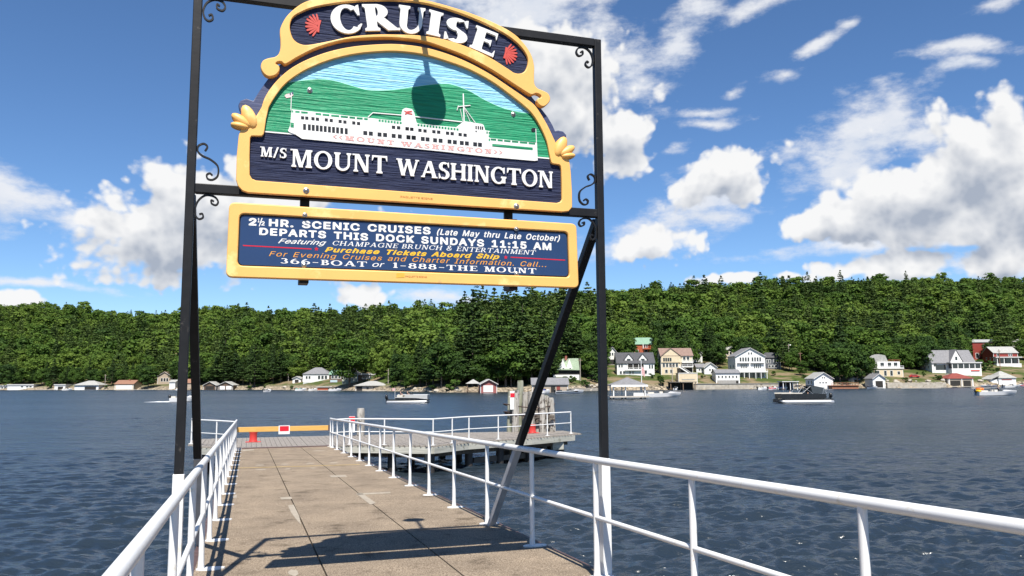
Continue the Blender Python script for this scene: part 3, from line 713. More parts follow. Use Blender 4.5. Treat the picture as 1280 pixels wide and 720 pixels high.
# ---- a small serif alphabet, drawn in a box of height 1
class Glyph:
    def __init__(s, W, T, f):
        s.W, s.T, s.f = W, T, f
    def get(s, ch):
        W, T, f = s.W, s.T, s.f; P = []; th = T * .75; br = min(.12, f * 1.1)
        def stem(x, w=None, y0=0., y1=1., bot=True, top=True):
            w = W if w is None else w; a, b = x - w / 2, x + w / 2; p = []
            if bot: p += [(a - f, y0), (b + f, y0), (b + f, y0 + th), (b + f * .35, y0 + th + br * .35), (b, y0 + th + br)]
            else: p += [(a, y0), (b, y0)]
            if top: p += [(b, y1 - th - br), (b + f * .35, y1 - th - br * .35), (b + f, y1 - th), (b + f, y1), (a - f, y1), (a - f, y1 - th), (a - f * .35, y1 - th - br * .35), (a, y1 - th - br)]
            else: p += [(b, y1), (a, y1)]
            if bot: p += [(a, y0 + th + br), (a - f * .35, y0 + th + br * .35), (a - f, y0 + th)]
            P.append(p)
        def slab(a, b, y0, y1): P.append([(a, y0), (b, y0), (b, y1), (a, y1)])
        def foot(x, w, y=0., k=1): 
            y1 = y + th * k; slab(x - w / 2 - f, x + w / 2 + f, min(y, y1), max(y, y1))
        def dl(x0, y0, x1, y1, w): P.append([(x0 - w / 2, y0), (x0 + w / 2, y0), (x1 + w / 2, y1), (x1 - w / 2, y1)])
        def arc(cx, cy, rx, ry, a0, a1, w=None, t=None, n=26):
            w = W if w is None else w; t = T if t is None else t; A = []; B = []
            n = max(6, int(n * abs(a1 - a0) / 360) + 2)
            for k in range(n + 1):
                a = R_(a0 + (a1 - a0) * k / n); A.append((cx + rx * math.cos(a), cy + ry * math.sin(a)))
                B.append((cx + max(rx - w, .01) * math.cos(a), cy + max(ry - t, .01) * math.sin(a)))
            P.append(('strip', A, B))
        def beak(x, y, d):                            # serif hanging from an arm end; d = +1 up, -1 down
            P.append([(x, y), (x - f * .9 - T * .3, y), (x - T * .2, y + d * .26), (x, y + d * .28)])
        wd = .9
        if ch == 'A': 
            wd = 1.0; dl(.14, 0, .50, 1, T * 1.3); dl(.84, 0, .52, 1, W * 1.12); slab(.24, .74, .28, .28 + T); foot(.14, T); foot(.84, W)
        elif ch == 'B':
            stem(f + W / 2, bot=False, top=False); x = f + W / 2; foot(x, W); foot(x, W, 1, -1); wd = .72
            slab(x, .38, 1 - T, 1); slab(x, .38, .5, .5 + T); slab(x, .40, 0, T); arc(.38, .765, .28, .235, -90, 90); arc(.40, .275, .32, .275, -90, 90)
        elif ch in 'CG':
            wd = .88; arc(.48, .5, .48, .52, 48, 318 if ch == 'C' else 330); P.append([(.80, .62), (.86, .62), (.86, 1.0), (.79, .97), (.70, .86)])
            if ch == 'C': P.append([(.74, .10), (.84, .18), (.90, .30), (.86, .32), (.76, .24)])
            else: stem(.80, W, 0.04, .44, bot=False, top=True); wd = .96
        elif ch == 'D':
            stem(f + W / 2, bot=False, top=False); x = f + W / 2; foot(x, W); foot(x, W, 1, -1); slab(x, .4, 1 - T, 1); slab(x, .4, 0, T); arc(.4, .5, .46, .5, -90, 90); wd = .86
        elif ch in 'EF':
            x = f + W / 2; stem(x); wd = .70; slab(x, wd, 1 - T, 1); beak(wd, 1, -1); slab(x, wd - .14, .48, .48 + T); P.append([(wd - .14, .36), (wd - .14, .64), (wd - .20, .5 + T), (wd - .20, .48)])
            if ch == 'E': slab(x, wd, 0, T); beak(wd + .02, 0, 1)
        elif ch == 'H':
            x = f + W / 2; stem(x); wd = .95; stem(wd - x); slab(x, wd - x, .47, .47 + T * 1.1)
        elif ch == 'I': x = f + W / 2; stem(x); wd = W + 2 * f
        elif ch == 'L': x = f + W / 2; stem(x); wd = .7; slab(x, wd, 0, T); beak(wd, 0, 1)
        elif ch == 'M':
            wd = 1.15; stem(f + T, T * 1.2, top=False); foot(f + T * .2, T, 1, -1); dl(.56, 0, f + W * .5 + T * .6, 1, W * 1.05); dl(.56, 0, wd - f - W, 1, T * 1.2); stem(wd - f - W / 2)
        elif ch == 'N':
            wd = .98; stem(f + T, T * 1.2, top=False); foot(f + T * .2, T, 1, -1); dl(wd - f - T - W * .2, 0, f + T + W * .25, 1, W * 1.15); stem(wd - f - T, T * 1.2, bot=False)
        elif ch == 'O': wd = 1.0; arc(.5, .5, .5, .52, 0, 360, n=44)
        elif ch in 'PR':
            x = f + W / 2; stem(x); wd = .68; slab(x, .36, 1 - T, 1); slab(x, .38, .44, .44 + T); arc(.36, .72, .32, .28, -90, 90)
            if ch == 'R': dl(.78, 0, .40, .48, W * 1.15); foot(.80, W * .6); wd = .9
        elif ch == 'S':
            wd = .66; arc(.33, .745, .31, .275, 50, 262, W, T * 1.1); arc(.33, .265, .33, .285, -130, 82, W, T * 1.1)
            P.append([(.20, .585), (.30, .47 + T * 0.2), (.50, .36), (.60, .44), (.44, .54), (.32, .62)])
            P.append([(.50, .93), (.59, .70), (.63, .70), (.62, 1.01), (.57, 1.0)]); P.append([(.14, .08), (.05, .32), (.01, .32), (.02, 0), (.07, .01)])
        elif ch == 'T':
            wd = .86; stem(.43, top=False); slab(0.03, .83, 1 - T, 1); P.append([(0, 1.0), (.08, 1.0), (.1, 1 - T), (.03, .70), (-.01, .70)]); P.append([(.86, 1.0), (.78, 1.0), (.76, 1 - T), (.83, .70), (.87, .70)])
        elif ch == 'U':
            wd = .95; stem(f + W / 2, W, .34, 1, bot=False); stem(wd - f - T * .6, T * 1.2, .34, 1, bot=False)
            cx = (f + wd - f) / 2; rx = (wd - 2 * f) / 2; A = []; B = []
            for k in range(17):
                a = R_(180 + 180 * k / 16); ww = W + (T * 1.2 - W) * (k / 16); A.append((cx + rx * math.cos(a), .36 + .38 * math.sin(a)))
                B.append((cx + (rx - ww) * math.cos(a), .36 + (.38 - T * 1.2) * math.sin(a)))
            P.append(('strip', A, B))
        elif ch == 'V': wd = .95; dl(.5, 0, .16, 1, W * 1.1); dl(.5, 0, .82, 1, T * 1.2); foot(.16, W, 1, -1); foot(.82, T, 1, -1)
        elif ch == 'W':
            wd = 1.35; dl(.40, 0, .15, 1, W * 1.08); dl(.40, 0, .66, 1, T * 1.2); dl(.94, 0, .66, 1, W * 1.08); dl(.94, 0, 1.21, 1, T * 1.2); foot(.15, W, 1, -1); foot(.66, W * .7, 1, -1); foot(1.21, T, 1, -1)
        elif ch == 'Y': wd = .9; stem(.45, top=False, y1=.48); dl(.45, .44, .14, 1, W); dl(.47, .44, .78, 1, T * 1.2); foot(.14, W, 1, -1); foot(.78, T, 1, -1)
        elif ch == '1': wd = .5; stem(.28, top=False); P.append([(.06, .82), (.28 - W / 2, 1), (.28 - W / 2, .84), (.06, .78)])
        elif ch == '3': wd = .72; arc(.33, .75, .30, .25, -80, 150); arc(.33, .27, .35, .285, -150, 85)
        elif ch == '6': wd = .76; arc(.38, .31, .38, .32, 0, 360); arc(.62, .34, .62, .68, 105, 180, W * .9, T)
        elif ch == '8': wd = .74; arc(.37, .75, .32, .26, 0, 360); arc(.37, .27, .37, .29, 0, 360)
        elif ch == '-': wd = .6; slab(.06, .54, .38, .38 + T * 1.1)
        elif ch == '/': wd = .5; dl(.06, -.05, .42, 1.05, T * 1.6)
        elif ch == '.': wd = .3; arc(.14, .07, .08, .08, 0, 360, .06, .06)
        elif ch == '<': wd = .4; dl(.05, .5, .35, .9, T * 1.5); dl(.35, .1, .05, .5, T * 1.5)
        elif ch == '>': wd = .4; dl(.35, .5, .05, .9, T * 1.5); dl(.05, .1, .35, .5, T * 1.5)
        else: wd = .5
        return P, wd

def emit(mb, P, f, z0, z1):
    """extrude the strokes of a glyph; every stroke a hair prouder than the last so that no faces coincide"""
    for i, p in enumerate(P):
        dzz = .00035 * (i % 9)
        if p[0] == 'strip': mb.strip([f(*q) for q in p[1]], [f(*q) for q in p[2]], z0, z1 + dzz)
        else: mb.prism([f(*q) for q in p], z0, z1 + dzz)

def serif_line(name, text, a, b, cap, z0, z1, m, parent, c, W=.22, T=.09, f=.07, gap=.12, shear=0.0, xs=None):
    """text along the pixel line a -> b with cap height in pixels, laid on the sign plane"""
    A, B = SU(*a), SU(*b); H = SU(a[0], a[1] - cap)[1] - A[1]; H2 = SU(b[0], b[1] - cap)[1] - B[1]
    G = Glyph(W, T, f); x = 0; items = []
    for ch in text:
        P, w = G.get(ch); items.append((x, P)); x += w + gap
    x -= gap; mb = MB(); L = (B[0] - A[0]) / x
    for x0, P in items:
        def fn(px, py, x0=x0):
            u = (x0 + px) / x; h = H + (H2 - H) * u
            return (A[0] + (B[0] - A[0]) * u + shear * h * py - c[0], A[1] + (B[1] - A[1]) * u + h * py - c[1])
        emit(mb, P, fn, z0, z1)
    return mb.build(name, m, parent)

SANS = {
 ' ': (188,[]),
 '&': (448,[[197,-7,165,-5,136,1,110,12,88,26,69,42,54,62,43,84,36,108,34,133,36,154,40,173,47,189,58,205,70,220,85,235,140,279,216,335,237,352,255,375,262,405,260,420,255,434,245,445,233,454,219,459,201,461,168,453,145,431,141,421,138,411,137,399,138,386,141,375,145,363,169,327,204,284,438,0,364,0,171,231,121,293,108,310,96,327,87,344,81,361,77,379,75,398,77,420,82,440,91,458,102,474,117,488,134,499,154,507,176,512,200,513,224,512,246,507,266,499,283,488,297,475,308,459,317,442,322,424,324,404,323,389,320,375,315,362,309,349,301,336,291,325,256,293,154,217,135,202,121,188,110,174,103,161,98,146,97,131,98,115,102,101,109,87,118,76,130,66,143,57,158,51,175,48,193,46,213,48,232,52,251,59,269,69,286,81,301,95,315,112,327,131,336,151,343,174,348,198,349,224,408,224,406,194,403,167,397,144,389,124,380,107,371,92,345,62,333,47,315,30,294,17,271,7,246,-1,221,-5]]),
 '(': (273,[[89,207,90,244,94,283,101,324,109,364,119,403,132,441,145,477,160,510,177,539,236,539,219,503,204,466,191,428,179,390,169,351,161,313,156,276,152,241,151,207,152,176,155,145,160,115,167,83,177,50,188,16,202,-19,218,-57,236,-96,177,-96,150,-46,128,4,111,55,99,106,92,156]]),
 ')': (273,[[37,-96,56,-56,72,-18,86,18,97,52,106,85,113,116,118,147,121,177,122,207,121,241,117,276,112,313,104,351,94,390,82,428,69,466,54,503,37,539,97,539,113,510,128,477,142,441,154,403,164,364,173,323,179,283,183,244,184,207,182,156,174,104,161,53,144,3,123,-47,97,-96]]),
 '.': (188,[[95,-4,83,-3,73,1,63,9,55,18,51,29,50,41,51,53,55,64,63,73,73,81,83,85,95,87,107,85,118,81,128,73,135,64,140,53,141,41,140,29,135,18,128,9,118,1,107,-3]]),
 '/': (249,[[235,533,71,-76,14,-76,178,533]]),
 '1': (453,[[76,0,76,55,391,55,391,0],[276,509,276,0,212,0,212,448,209,448,86,358,86,427,198,509]]),
 '2': (453,[[64,0,64,47,234,229,282,282,294,298,303,312,311,327,316,341,319,356,320,371,319,389,315,405,308,419,298,431,287,441,273,449,258,455,241,458,224,460,205,458,188,454,172,447,159,438,148,427,139,413,132,398,128,381,127,362,66,362,68,391,75,418,86,442,102,464,121,482,143,496,168,507,196,513,225,516,254,513,281,507,306,497,328,482,346,465,361,445,372,423,379,398,381,372,380,354,377,336,371,318,363,299,351,280,336,259,317,235,294,209,267,180,153,60,153,57,389,57,389,0]]),
 '5': (453,[[221,-7,192,-5,165,1,140,11,118,25,99,41,83,60,71,82,63,105,60,130,122,130,125,115,130,102,138,89,148,78,160,68,173,60,188,54,204,51,221,50,241,51,259,56,276,64,291,75,304,89,314,104,322,122,326,141,328,162,326,183,321,203,314,221,303,237,290,251,275,262,257,270,238,275,218,277,201,276,184,273,167,268,152,262,139,255,128,246,67,253,96,509,366,509,366,452,151,452,134,301,136,301,148,311,162,318,178,325,194,330,212,333,229,334,252,332,274,328,294,321,313,311,330,299,345,285,358,269,370,251,379,231,386,210,390,187,391,163,388,132,381,102,369,76,352,52,332,32,309,15,282,3,253,-4]]),
 ':': (188,[[95,-4,83,-3,73,1,63,9,55,18,51,29,50,41,51,53,55,64,63,73,73,81,83,85,95,87,107,85,118,81,128,73,135,64,140,53,141,41,140,29,135,18,128,9,118,1,107,-3],[95,271,83,272,73,277,63,284,55,294,51,304,50,316,51,328,55,339,63,349,73,356,83,360,95,362,107,360,118,356,128,349,135,339,140,328,141,316,140,304,135,294,128,284,118,277,107,272]]),
 'A': (480,[[16,0,201,509,276,509,463,0,395,0,287,302,264,372,232,478,245,478,213,371,191,302,85,0],[110,142,110,199,370,199,370,142]]),
 'C': (510,[[267,-7,225,-3,186,7,150,25,119,49,92,79,70,115,53,157,44,203,40,254,44,305,53,352,70,393,92,429,119,459,150,484,186,501,225,512,267,516,293,514,317,511,340,504,362,496,383,485,402,471,419,456,435,438,448,418,459,397,467,373,473,348,408,348,404,365,397,380,389,395,380,407,369,418,357,428,344,437,330,444,315,449,300,453,284,455,267,456,237,453,209,445,184,432,161,414,141,391,125,364,113,332,106,295,103,254,106,213,113,177,125,145,141,117,161,94,184,76,210,63,237,56,267,53,284,54,300,56,315,60,330,65,344,72,357,81,369,90,380,102,389,114,397,128,404,144,408,160,473,160,467,135,459,112,448,91,435,71,420,53,402,38,383,24,363,13,341,5,317,-2,293,-6]]),
 'D': (502,[[219,0,96,0,96,57,215,57,254,60,288,68,318,81,343,99,363,122,379,149,390,181,397,216,399,255,397,294,390,329,379,361,364,388,344,410,320,428,291,441,258,449,221,452,93,452,93,509,225,509,273,505,315,495,353,478,385,455,412,426,433,391,449,351,458,306,462,255,458,205,449,159,433,119,411,83,384,54,351,31,312,14,268,3],[125,509,125,0,60,0,60,509]]),
 'E': (419,[[60,0,60,509,372,509,372,452,125,452,125,286,355,286,355,229,125,229,125,57,375,57,375,0]]),
 'F': (410,[[60,0,60,509,369,509,369,452,125,452,125,278,346,278,346,221,125,221,125,0]]),
 'G': (520,[[269,-7,225,-3,185,7,149,25,118,49,91,79,69,116,53,157,43,203,40,254,43,305,53,352,69,393,91,429,117,459,149,484,184,501,223,512,265,516,291,514,316,510,340,504,363,494,384,483,403,469,421,453,436,436,449,416,460,395,468,373,474,349,408,349,402,365,395,379,387,393,378,406,368,417,356,427,344,436,330,443,315,448,300,453,283,455,265,456,236,453,209,445,183,432,160,414,141,392,125,364,113,332,106,295,103,254,106,213,113,177,125,145,141,117,161,95,184,76,210,63,238,56,269,53,296,55,322,61,345,71,365,85,382,102,396,123,407,147,413,173,415,202,434,199,283,199,283,256,478,256,478,200,475,160,466,124,451,91,431,62,406,38,377,19,344,5,308,-4]]),
 'H': (517,[[60,0,60,509,125,509,125,289,392,289,392,509,457,509,457,0,392,0,392,232,125,232,125,0]]),
 'I': (300,[[31,0,31,57,118,57,118,452,31,452,31,509,269,509,269,452,183,452,183,57,269,57,269,0]]),
 'K': (467,[[104,145,104,216,139,261,174,303,212,344,364,509,448,509,231,276,228,276],[60,0,60,509,125,509,125,334,124,225,125,193,125,0],[372,0,188,259,228,309,449,0]]),
 'L': (393,[[60,0,60,509,125,509,125,57,361,57,361,0]]),
 'M': (628,[[60,0,60,509,152,509,277,187,287,159,299,123,311,84,322,49,307,49,318,83,330,121,342,158,352,187,476,509,568,509,568,0,504,0,504,291,504,327,505,369,506,413,507,457,513,457,498,409,482,363,467,322,456,291,342,0,286,0,170,291,159,321,145,361,129,408,112,457,119,457,120,416,121,372,122,328,122,291,122,0]]),
 'N': (523,[[60,0,60,509,136,509,343,183,363,151,388,107,414,55,405,54,401,108,399,157,399,195,399,509,463,509,463,0,387,0,202,290,177,331,148,381,108,452,119,454,122,384,124,328,125,291,125,0]]),
 'O': (533,[[267,-7,225,-3,186,7,150,25,119,49,92,79,70,115,53,157,44,203,40,254,44,305,53,352,70,393,92,429,119,459,150,484,186,501,225,512,267,516,309,512,348,501,384,484,415,459,442,429,464,393,480,352,490,305,493,254,490,203,480,157,464,115,442,79,415,49,384,25,348,7,309,-3],[267,53,296,55,324,63,349,76,372,94,392,116,408,144,420,176,428,213,430,254,428,295,420,332,408,365,392,392,372,415,349,433,324,446,296,453,267,456,237,453,210,445,184,433,161,415,142,392,125,364,113,332,106,295,103,254,106,213,113,176,125,144,142,117,161,94,184,76,210,63,237,55]]),
 'P': (445,[[60,0,60,509,235,509,272,506,305,499,332,487,356,471,375,452,390,430,400,404,407,377,409,348,407,318,400,291,390,265,375,243,356,223,332,207,305,195,272,188,235,186,109,186,109,242,233,242,257,244,279,248,297,256,312,266,324,279,333,294,339,310,343,328,344,348,343,367,339,385,333,402,324,416,312,428,297,439,279,446,257,451,232,452,125,452,125,0]]),
 'Q': (533,[[245,159,313,159,369,85,384,65,468,-48,401,-48,346,27,331,46],[267,-7,225,-3,186,7,150,25,119,49,92,79,70,115,53,157,44,203,40,254,44,305,53,352,70,393,92,429,119,459,150,484,186,501,225,512,267,516,309,512,348,501,384,484,415,459,442,429,464,393,480,352,490,305,493,254,490,203,480,157,464,115,442,79,415,49,384,25,348,7,309,-3],[267,53,296,55,324,63,349,76,372,94,392,116,408,144,420,176,428,213,430,254,428,295,420,332,408,365,392,392,372,415,349,433,324,446,296,453,267,456,237,453,210,445,184,433,161,415,142,392,125,364,113,332,106,295,103,254,106,213,113,176,125,144,142,117,161,94,184,76,210,63,237,55]]),
 'R': (449,[[60,0,60,509,236,509,273,506,305,500,333,489,356,473,376,455,390,433,401,408,407,381,409,352,407,323,401,296,390,271,376,250,356,232,333,217,305,206,273,200,236,198,96,198,96,255,234,255,258,256,280,260,298,267,313,276,325,287,334,300,340,316,344,333,345,352,344,371,340,389,334,405,325,419,313,430,298,440,279,446,258,451,233,452,125,452,125,0],[353,0,230,229,303,229,428,0]]),
 'S': (447,[[224,-9,188,-7,156,-1,128,9,102,23,81,40,64,60,51,83,42,109,38,137,104,137,108,118,114,102,123,88,136,76,150,66,166,59,185,53,204,50,224,49,246,50,267,54,286,60,303,69,317,79,329,92,338,106,344,122,346,139,344,154,340,168,332,179,322,189,310,197,296,205,245,222,184,239,145,253,112,269,86,289,67,313,56,341,52,372,54,400,62,425,75,448,92,468,113,484,138,498,165,508,195,514,227,516,259,514,289,508,316,498,340,484,360,468,377,449,390,427,398,403,401,378,337,378,332,402,320,421,302,437,280,449,254,456,225,459,204,457,185,454,167,448,152,440,139,430,129,418,121,405,117,391,115,376,117,359,122,345,131,334,142,324,155,315,169,308,212,293,264,279,312,264,328,256,344,248,359,238,372,226,384,213,395,198,402,180,407,161,408,139,406,112,399,87,386,64,370,43,349,25,323,11,294,0,261,-7]]),
 'T': (449,[[32,452,32,509,417,509,417,452,257,452,257,0,193,0,193,452]]),
 'U': (517,[[259,-8,220,-6,186,2,154,15,126,33,103,55,85,80,71,108,63,140,60,173,60,509,124,509,124,178,126,155,132,133,141,113,153,95,169,80,187,68,208,59,232,53,259,52,285,53,309,59,331,68,349,80,364,95,377,113,385,133,391,155,393,178,393,509,457,509,457,173,454,140,446,108,433,80,414,55,391,33,363,15,332,2,297,-6]]),
 'Y': (472,[[203,0,203,208,16,509,91,509,192,344,222,292,250,230,224,230,251,293,280,344,381,509,455,509,268,208,268,0]]),
 'a': (389,[[160,-9,137,-7,115,-3,94,5,76,15,60,29,48,45,38,63,32,84,30,108,32,128,36,146,43,161,53,174,64,184,78,193,92,200,108,206,125,211,178,220,234,227,265,235,276,255,276,257,275,272,272,285,267,297,260,307,251,315,240,322,227,327,212,330,196,331,178,330,163,327,149,322,118,301,100,274,41,291,51,313,64,331,79,346,95,358,114,368,133,375,153,380,173,383,194,384,239,379,255,375,271,369,286,360,300,350,312,336,322,320,330,301,335,278,337,251,337,0,277,0,277,52,272,52,252,25,242,16,229,8,215,1,199,-4,181,-7],[170,45,192,47,211,51,228,59,242,68,254,80,263,93,270,108,274,122,276,138,276,190,259,182,231,176,200,171,175,168,134,159,122,153,112,147,103,139,97,130,93,118,92,105,93,93,96,82,102,72,109,64,119,57,130,52,142,48,156,46]]),
 'b': (424,[[229,-8,208,-7,189,-3,172,4,159,12,147,21,138,31,118,59,112,59,112,0,53,0,53,509,114,509,114,319,118,319,137,346,147,355,158,364,171,373,188,379,207,383,229,384,259,382,287,374,313,361,335,342,354,320,370,293,381,261,388,227,390,189,388,151,381,116,370,84,355,57,336,34,313,16,288,3,260,-6],[220,47,242,49,262,55,279,66,294,80,306,97,316,117,323,139,327,163,328,189,327,215,323,239,316,261,307,281,295,298,280,311,262,322,243,328,220,330,198,328,178,322,161,312,147,299,134,282,125,263,118,241,114,216,113,189,114,162,118,138,125,115,135,95,147,78,162,65,179,55,198,49]]),
 'c': (396,[[207,-8,174,-5,144,3,117,16,93,35,72,58,56,85,44,116,37,150,34,187,37,225,44,260,56,291,72,318,93,341,117,360,144,374,174,382,207,384,226,384,243,381,260,377,276,371,291,364,305,356,318,346,330,335,340,322,349,308,356,293,362,277,303,262,290,289,270,311,242,325,207,330,184,328,163,321,145,310,130,296,118,278,108,258,102,236,98,212,96,187,98,163,102,139,108,117,118,97,130,80,145,66,163,55,184,49,207,46,243,52,271,66,292,89,304,117,363,102,357,86,350,70,341,56,331,43,319,32,306,21,292,12,277,5,261,-1,244,-5,226,-7]]),
 'd': (424,[[195,-8,165,-6,137,3,111,16,89,34,70,57,55,84,43,116,36,151,34,189,36,227,43,261,55,293,70,320,89,342,112,361,137,374,165,382,196,384,218,383,237,379,253,373,267,364,278,355,287,346,306,319,311,319,311,509,372,509,372,0,313,0,313,59,307,59,287,31,277,21,266,12,252,4,236,-3,217,-7],[205,47,226,49,246,55,263,65,278,78,290,95,299,115,306,138,310,162,312,189,310,216,306,241,300,263,290,282,278,299,263,312,246,322,227,328,205,330,182,328,162,322,145,311,130,298,118,281,108,261,102,239,98,215,96,189,98,163,102,139,109,117,118,97,130,80,145,66,162,55,182,49]]),
 'e': (404,[[212,-8,177,-5,145,3,117,16,92,35,72,58,56,85,44,116,37,150,34,187,36,224,44,258,55,290,71,317,91,340,115,359,142,373,172,382,205,384,226,383,246,380,266,374,285,366,303,355,319,341,334,324,347,305,357,282,365,256,370,227,371,194,371,169,75,169,75,221,338,221,310,202,308,226,304,248,298,269,288,286,277,301,263,314,246,323,227,328,205,330,183,328,164,323,146,313,131,301,119,286,109,270,102,251,97,231,96,211,96,178,98,151,102,127,110,106,121,88,135,73,151,61,169,53,190,48,212,46,227,47,241,49,254,53,265,58,276,65,285,73,294,82,300,93,306,105,365,91,358,72,348,55,335,39,320,26,302,14,283,4,261,-3,237,-7]]),
 'f': (254,[[228,379,228,327,6,327,6,379],[81,0,81,432,82,452,87,470,96,486,107,499,120,510,135,519,152,525,169,529,187,530,222,527,243,521,227,468,215,472,195,474,178,472,164,468,154,460,147,449,143,435,142,419,142,0]]),
 'g': (425,[[207,-151,180,-149,156,-146,134,-140,114,-132,97,-122,82,-110,70,-97,59,-84,51,-69,101,-41,122,-66,131,-74,142,-82,154,-88,169,-93,187,-96,207,-97,236,-95,261,-87,282,-75,298,-58,308,-34,311,-6,311,68,306,68,287,41,277,32,266,23,252,16,236,10,217,6,195,5,165,7,138,14,113,27,90,43,71,65,55,90,43,120,36,154,34,191,36,229,43,263,55,293,71,320,90,342,112,361,138,374,166,382,196,384,218,383,237,379,253,373,267,365,279,356,288,346,308,319,313,319,313,379,372,379,372,-9,370,-40,363,-67,350,-90,334,-109,314,-124,291,-136,265,-144,237,-149],[205,59,227,61,246,66,264,75,278,87,290,103,300,121,307,142,311,166,312,193,311,219,307,242,300,264,291,283,279,299,264,312,247,322,227,328,205,330,182,328,163,322,145,312,130,298,118,282,109,262,102,241,98,218,96,193,98,167,102,144,109,123,118,104,131,88,145,76,163,66,183,61]]),
 'h': (410,[[114,227,114,0,53,0,53,509,114,509,114,287,102,287,116,319,132,344,152,362,175,374,200,382,227,384,252,383,275,377,295,369,313,356,328,340,341,321,350,298,355,271,357,240,357,0,296,0,296,235,293,263,286,286,273,304,256,318,235,326,210,329,192,328,176,324,161,317,147,308,136,297,126,283,119,266,115,248]]),
 'i': (167,[[53,0,53,379,114,379,114,0],[84,443,73,444,63,448,54,455,47,463,43,472,41,483,43,494,47,504,54,512,63,518,73,522,84,524,95,522,105,518,114,512,121,504,125,494,126,483,125,472,121,463,114,455,105,448,95,444]]),
 'k': (381,[[110,137,110,212,121,212,284,379,360,379,184,199,177,199],[53,0,53,509,114,509,114,0],[294,0,148,186,191,229,372,0]]),
 'l': (189,[[139,-2,112,0,91,8,74,20,62,37,55,59,53,84,53,509,114,509,114,99,114,83,117,71,120,62,126,57,135,53,146,52,160,53,170,54,181,3,162,-1]]),
 'm': (610,[[53,0,53,379,112,379,112,295,108,295,114,314,122,331,132,346,144,358,158,368,172,376,187,382,203,385,219,386,245,383,268,375,287,361,303,342,314,320,321,295,312,295,318,312,326,329,337,343,350,356,364,366,381,375,398,381,417,385,437,386,458,385,478,380,497,372,514,361,529,346,541,328,550,307,555,283,557,255,557,0,496,0,496,254,493,279,485,298,473,313,456,323,438,329,419,330,402,329,387,326,374,320,363,312,353,302,345,290,340,277,336,263,335,247,335,0,274,0,274,260,272,280,265,297,253,311,238,322,220,328,199,330,185,329,171,326,158,320,145,312,135,302,126,289,119,274,115,257,114,238,114,0]]),
 'n': (410,[[114,227,114,0,53,0,53,379,112,379,112,287,102,287,116,319,132,344,152,362,175,374,200,382,227,384,252,383,275,377,295,369,313,356,328,340,341,321,350,298,355,271,357,240,357,0,296,0,296,235,293,263,286,286,273,304,256,318,235,326,210,329,192,328,176,324,161,317,147,308,136,297,126,283,119,266,115,248]]),
 'o': (415,[[207,-8,174,-5,144,3,117,16,93,35,72,58,56,85,44,116,37,150,34,187,37,225,44,260,56,291,72,318,93,341,117,360,144,374,174,382,207,384,241,382,271,374,299,360,323,341,343,318,359,291,371,260,379,225,381,187,379,150,371,116,359,85,343,58,323,35,299,16,271,3,241,-5],[207,46,231,49,252,55,270,66,285,80,298,97,307,117,314,139,318,163,319,187,318,212,314,236,307,258,298,278,285,296,270,310,252,321,231,328,207,330,184,328,163,321,145,310,130,296,118,278,108,258,102,236,98,212,96,187,98,163,102,139,108,117,118,97,130,80,145,66,163,55,184,49]]),
 'p': (424,[[53,-143,53,379,112,379,112,319,118,319,137,346,147,355,158,364,171,373,188,379,207,383,229,384,259,382,287,374,313,361,335,342,354,320,370,293,381,261,388,227,390,189,388,151,381,116,370,84,355,57,336,34,313,16,288,3,260,-6,229,-8,208,-7,189,-3,173,4,159,12,147,21,138,31,118,59,114,59,114,-143],[220,47,242,49,262,55,279,66,294,80,306,97,316,117,323,139,327,163,328,189,327,215,323,239,316,261,307,281,295,298,280,311,262,322,243,328,220,330,198,328,178,322,161,312,147,299,134,282,125,263,118,241,114,216,113,189,114,162,118,138,125,115,135,95,147,78,162,65,179,55,198,49]]),
 'r': (259,[[53,0,53,379,112,379,112,321,115,321,124,339,137,354,152,367,171,377,191,383,213,385,229,384,243,384,243,322,230,324,207,326,190,324,174,321,159,315,146,306,135,296,126,284,119,269,115,254,114,237,114,0]]),
 's': (365,[[182,-8,157,-7,133,-3,112,3,93,12,76,24,62,38,50,54,41,73,36,94,94,107,101,87,111,72,124,60,141,52,160,47,181,45,206,47,227,53,244,62,258,74,265,88,268,103,266,115,262,126,254,136,243,144,229,150,212,155,149,170,118,180,92,192,72,208,58,227,50,249,47,274,49,295,55,314,65,332,79,347,95,360,115,370,137,378,161,383,187,384,212,383,234,379,254,372,271,363,286,352,299,339,309,324,318,308,324,290,268,277,262,291,254,304,243,316,228,325,210,331,187,333,166,331,147,326,131,317,119,305,111,292,109,277,110,264,115,253,124,243,136,235,152,229,172,223,229,209,261,200,287,187,306,171,320,153,328,131,331,107,329,85,323,65,312,47,298,31,281,18,260,6,236,-2,210,-7]]),
 't': (227,[[204,379,204,327,6,327,6,379],[65,471,126,471,126,98,127,83,130,70,136,61,144,55,156,51,170,50,185,51,202,54,213,2,192,-3,168,-4,138,-1,113,7,92,21,77,41,68,64,65,93]]),
 'u': (410,[[182,-5,158,-3,135,2,115,11,97,23,82,39,69,59,60,82,54,109,53,139,53,379,114,379,114,144,116,117,124,94,137,75,154,61,175,53,200,50,218,51,234,55,249,62,263,71,274,83,283,97,290,113,295,132,296,153,296,379,357,379,357,0,298,0,298,92,307,92,294,60,277,35,257,17,234,5,209,-3]]),
 'v': (389,[[163,0,17,379,84,379,165,155,187,87,206,21,184,21,203,87,224,155,305,379,371,379,226,0]]),
 'y': (389,[[47,-139,61,-86,71,-87,104,-89,113,-86,122,-81,130,-74,138,-64,145,-51,151,-36,163,-1,17,379,84,379,165,155,187,87,206,21,184,21,202,87,224,155,305,379,371,379,204,-58,196,-77,187,-93,177,-107,165,-119,153,-128,139,-136,125,-141,109,-144,91,-145,65,-143]]),
}
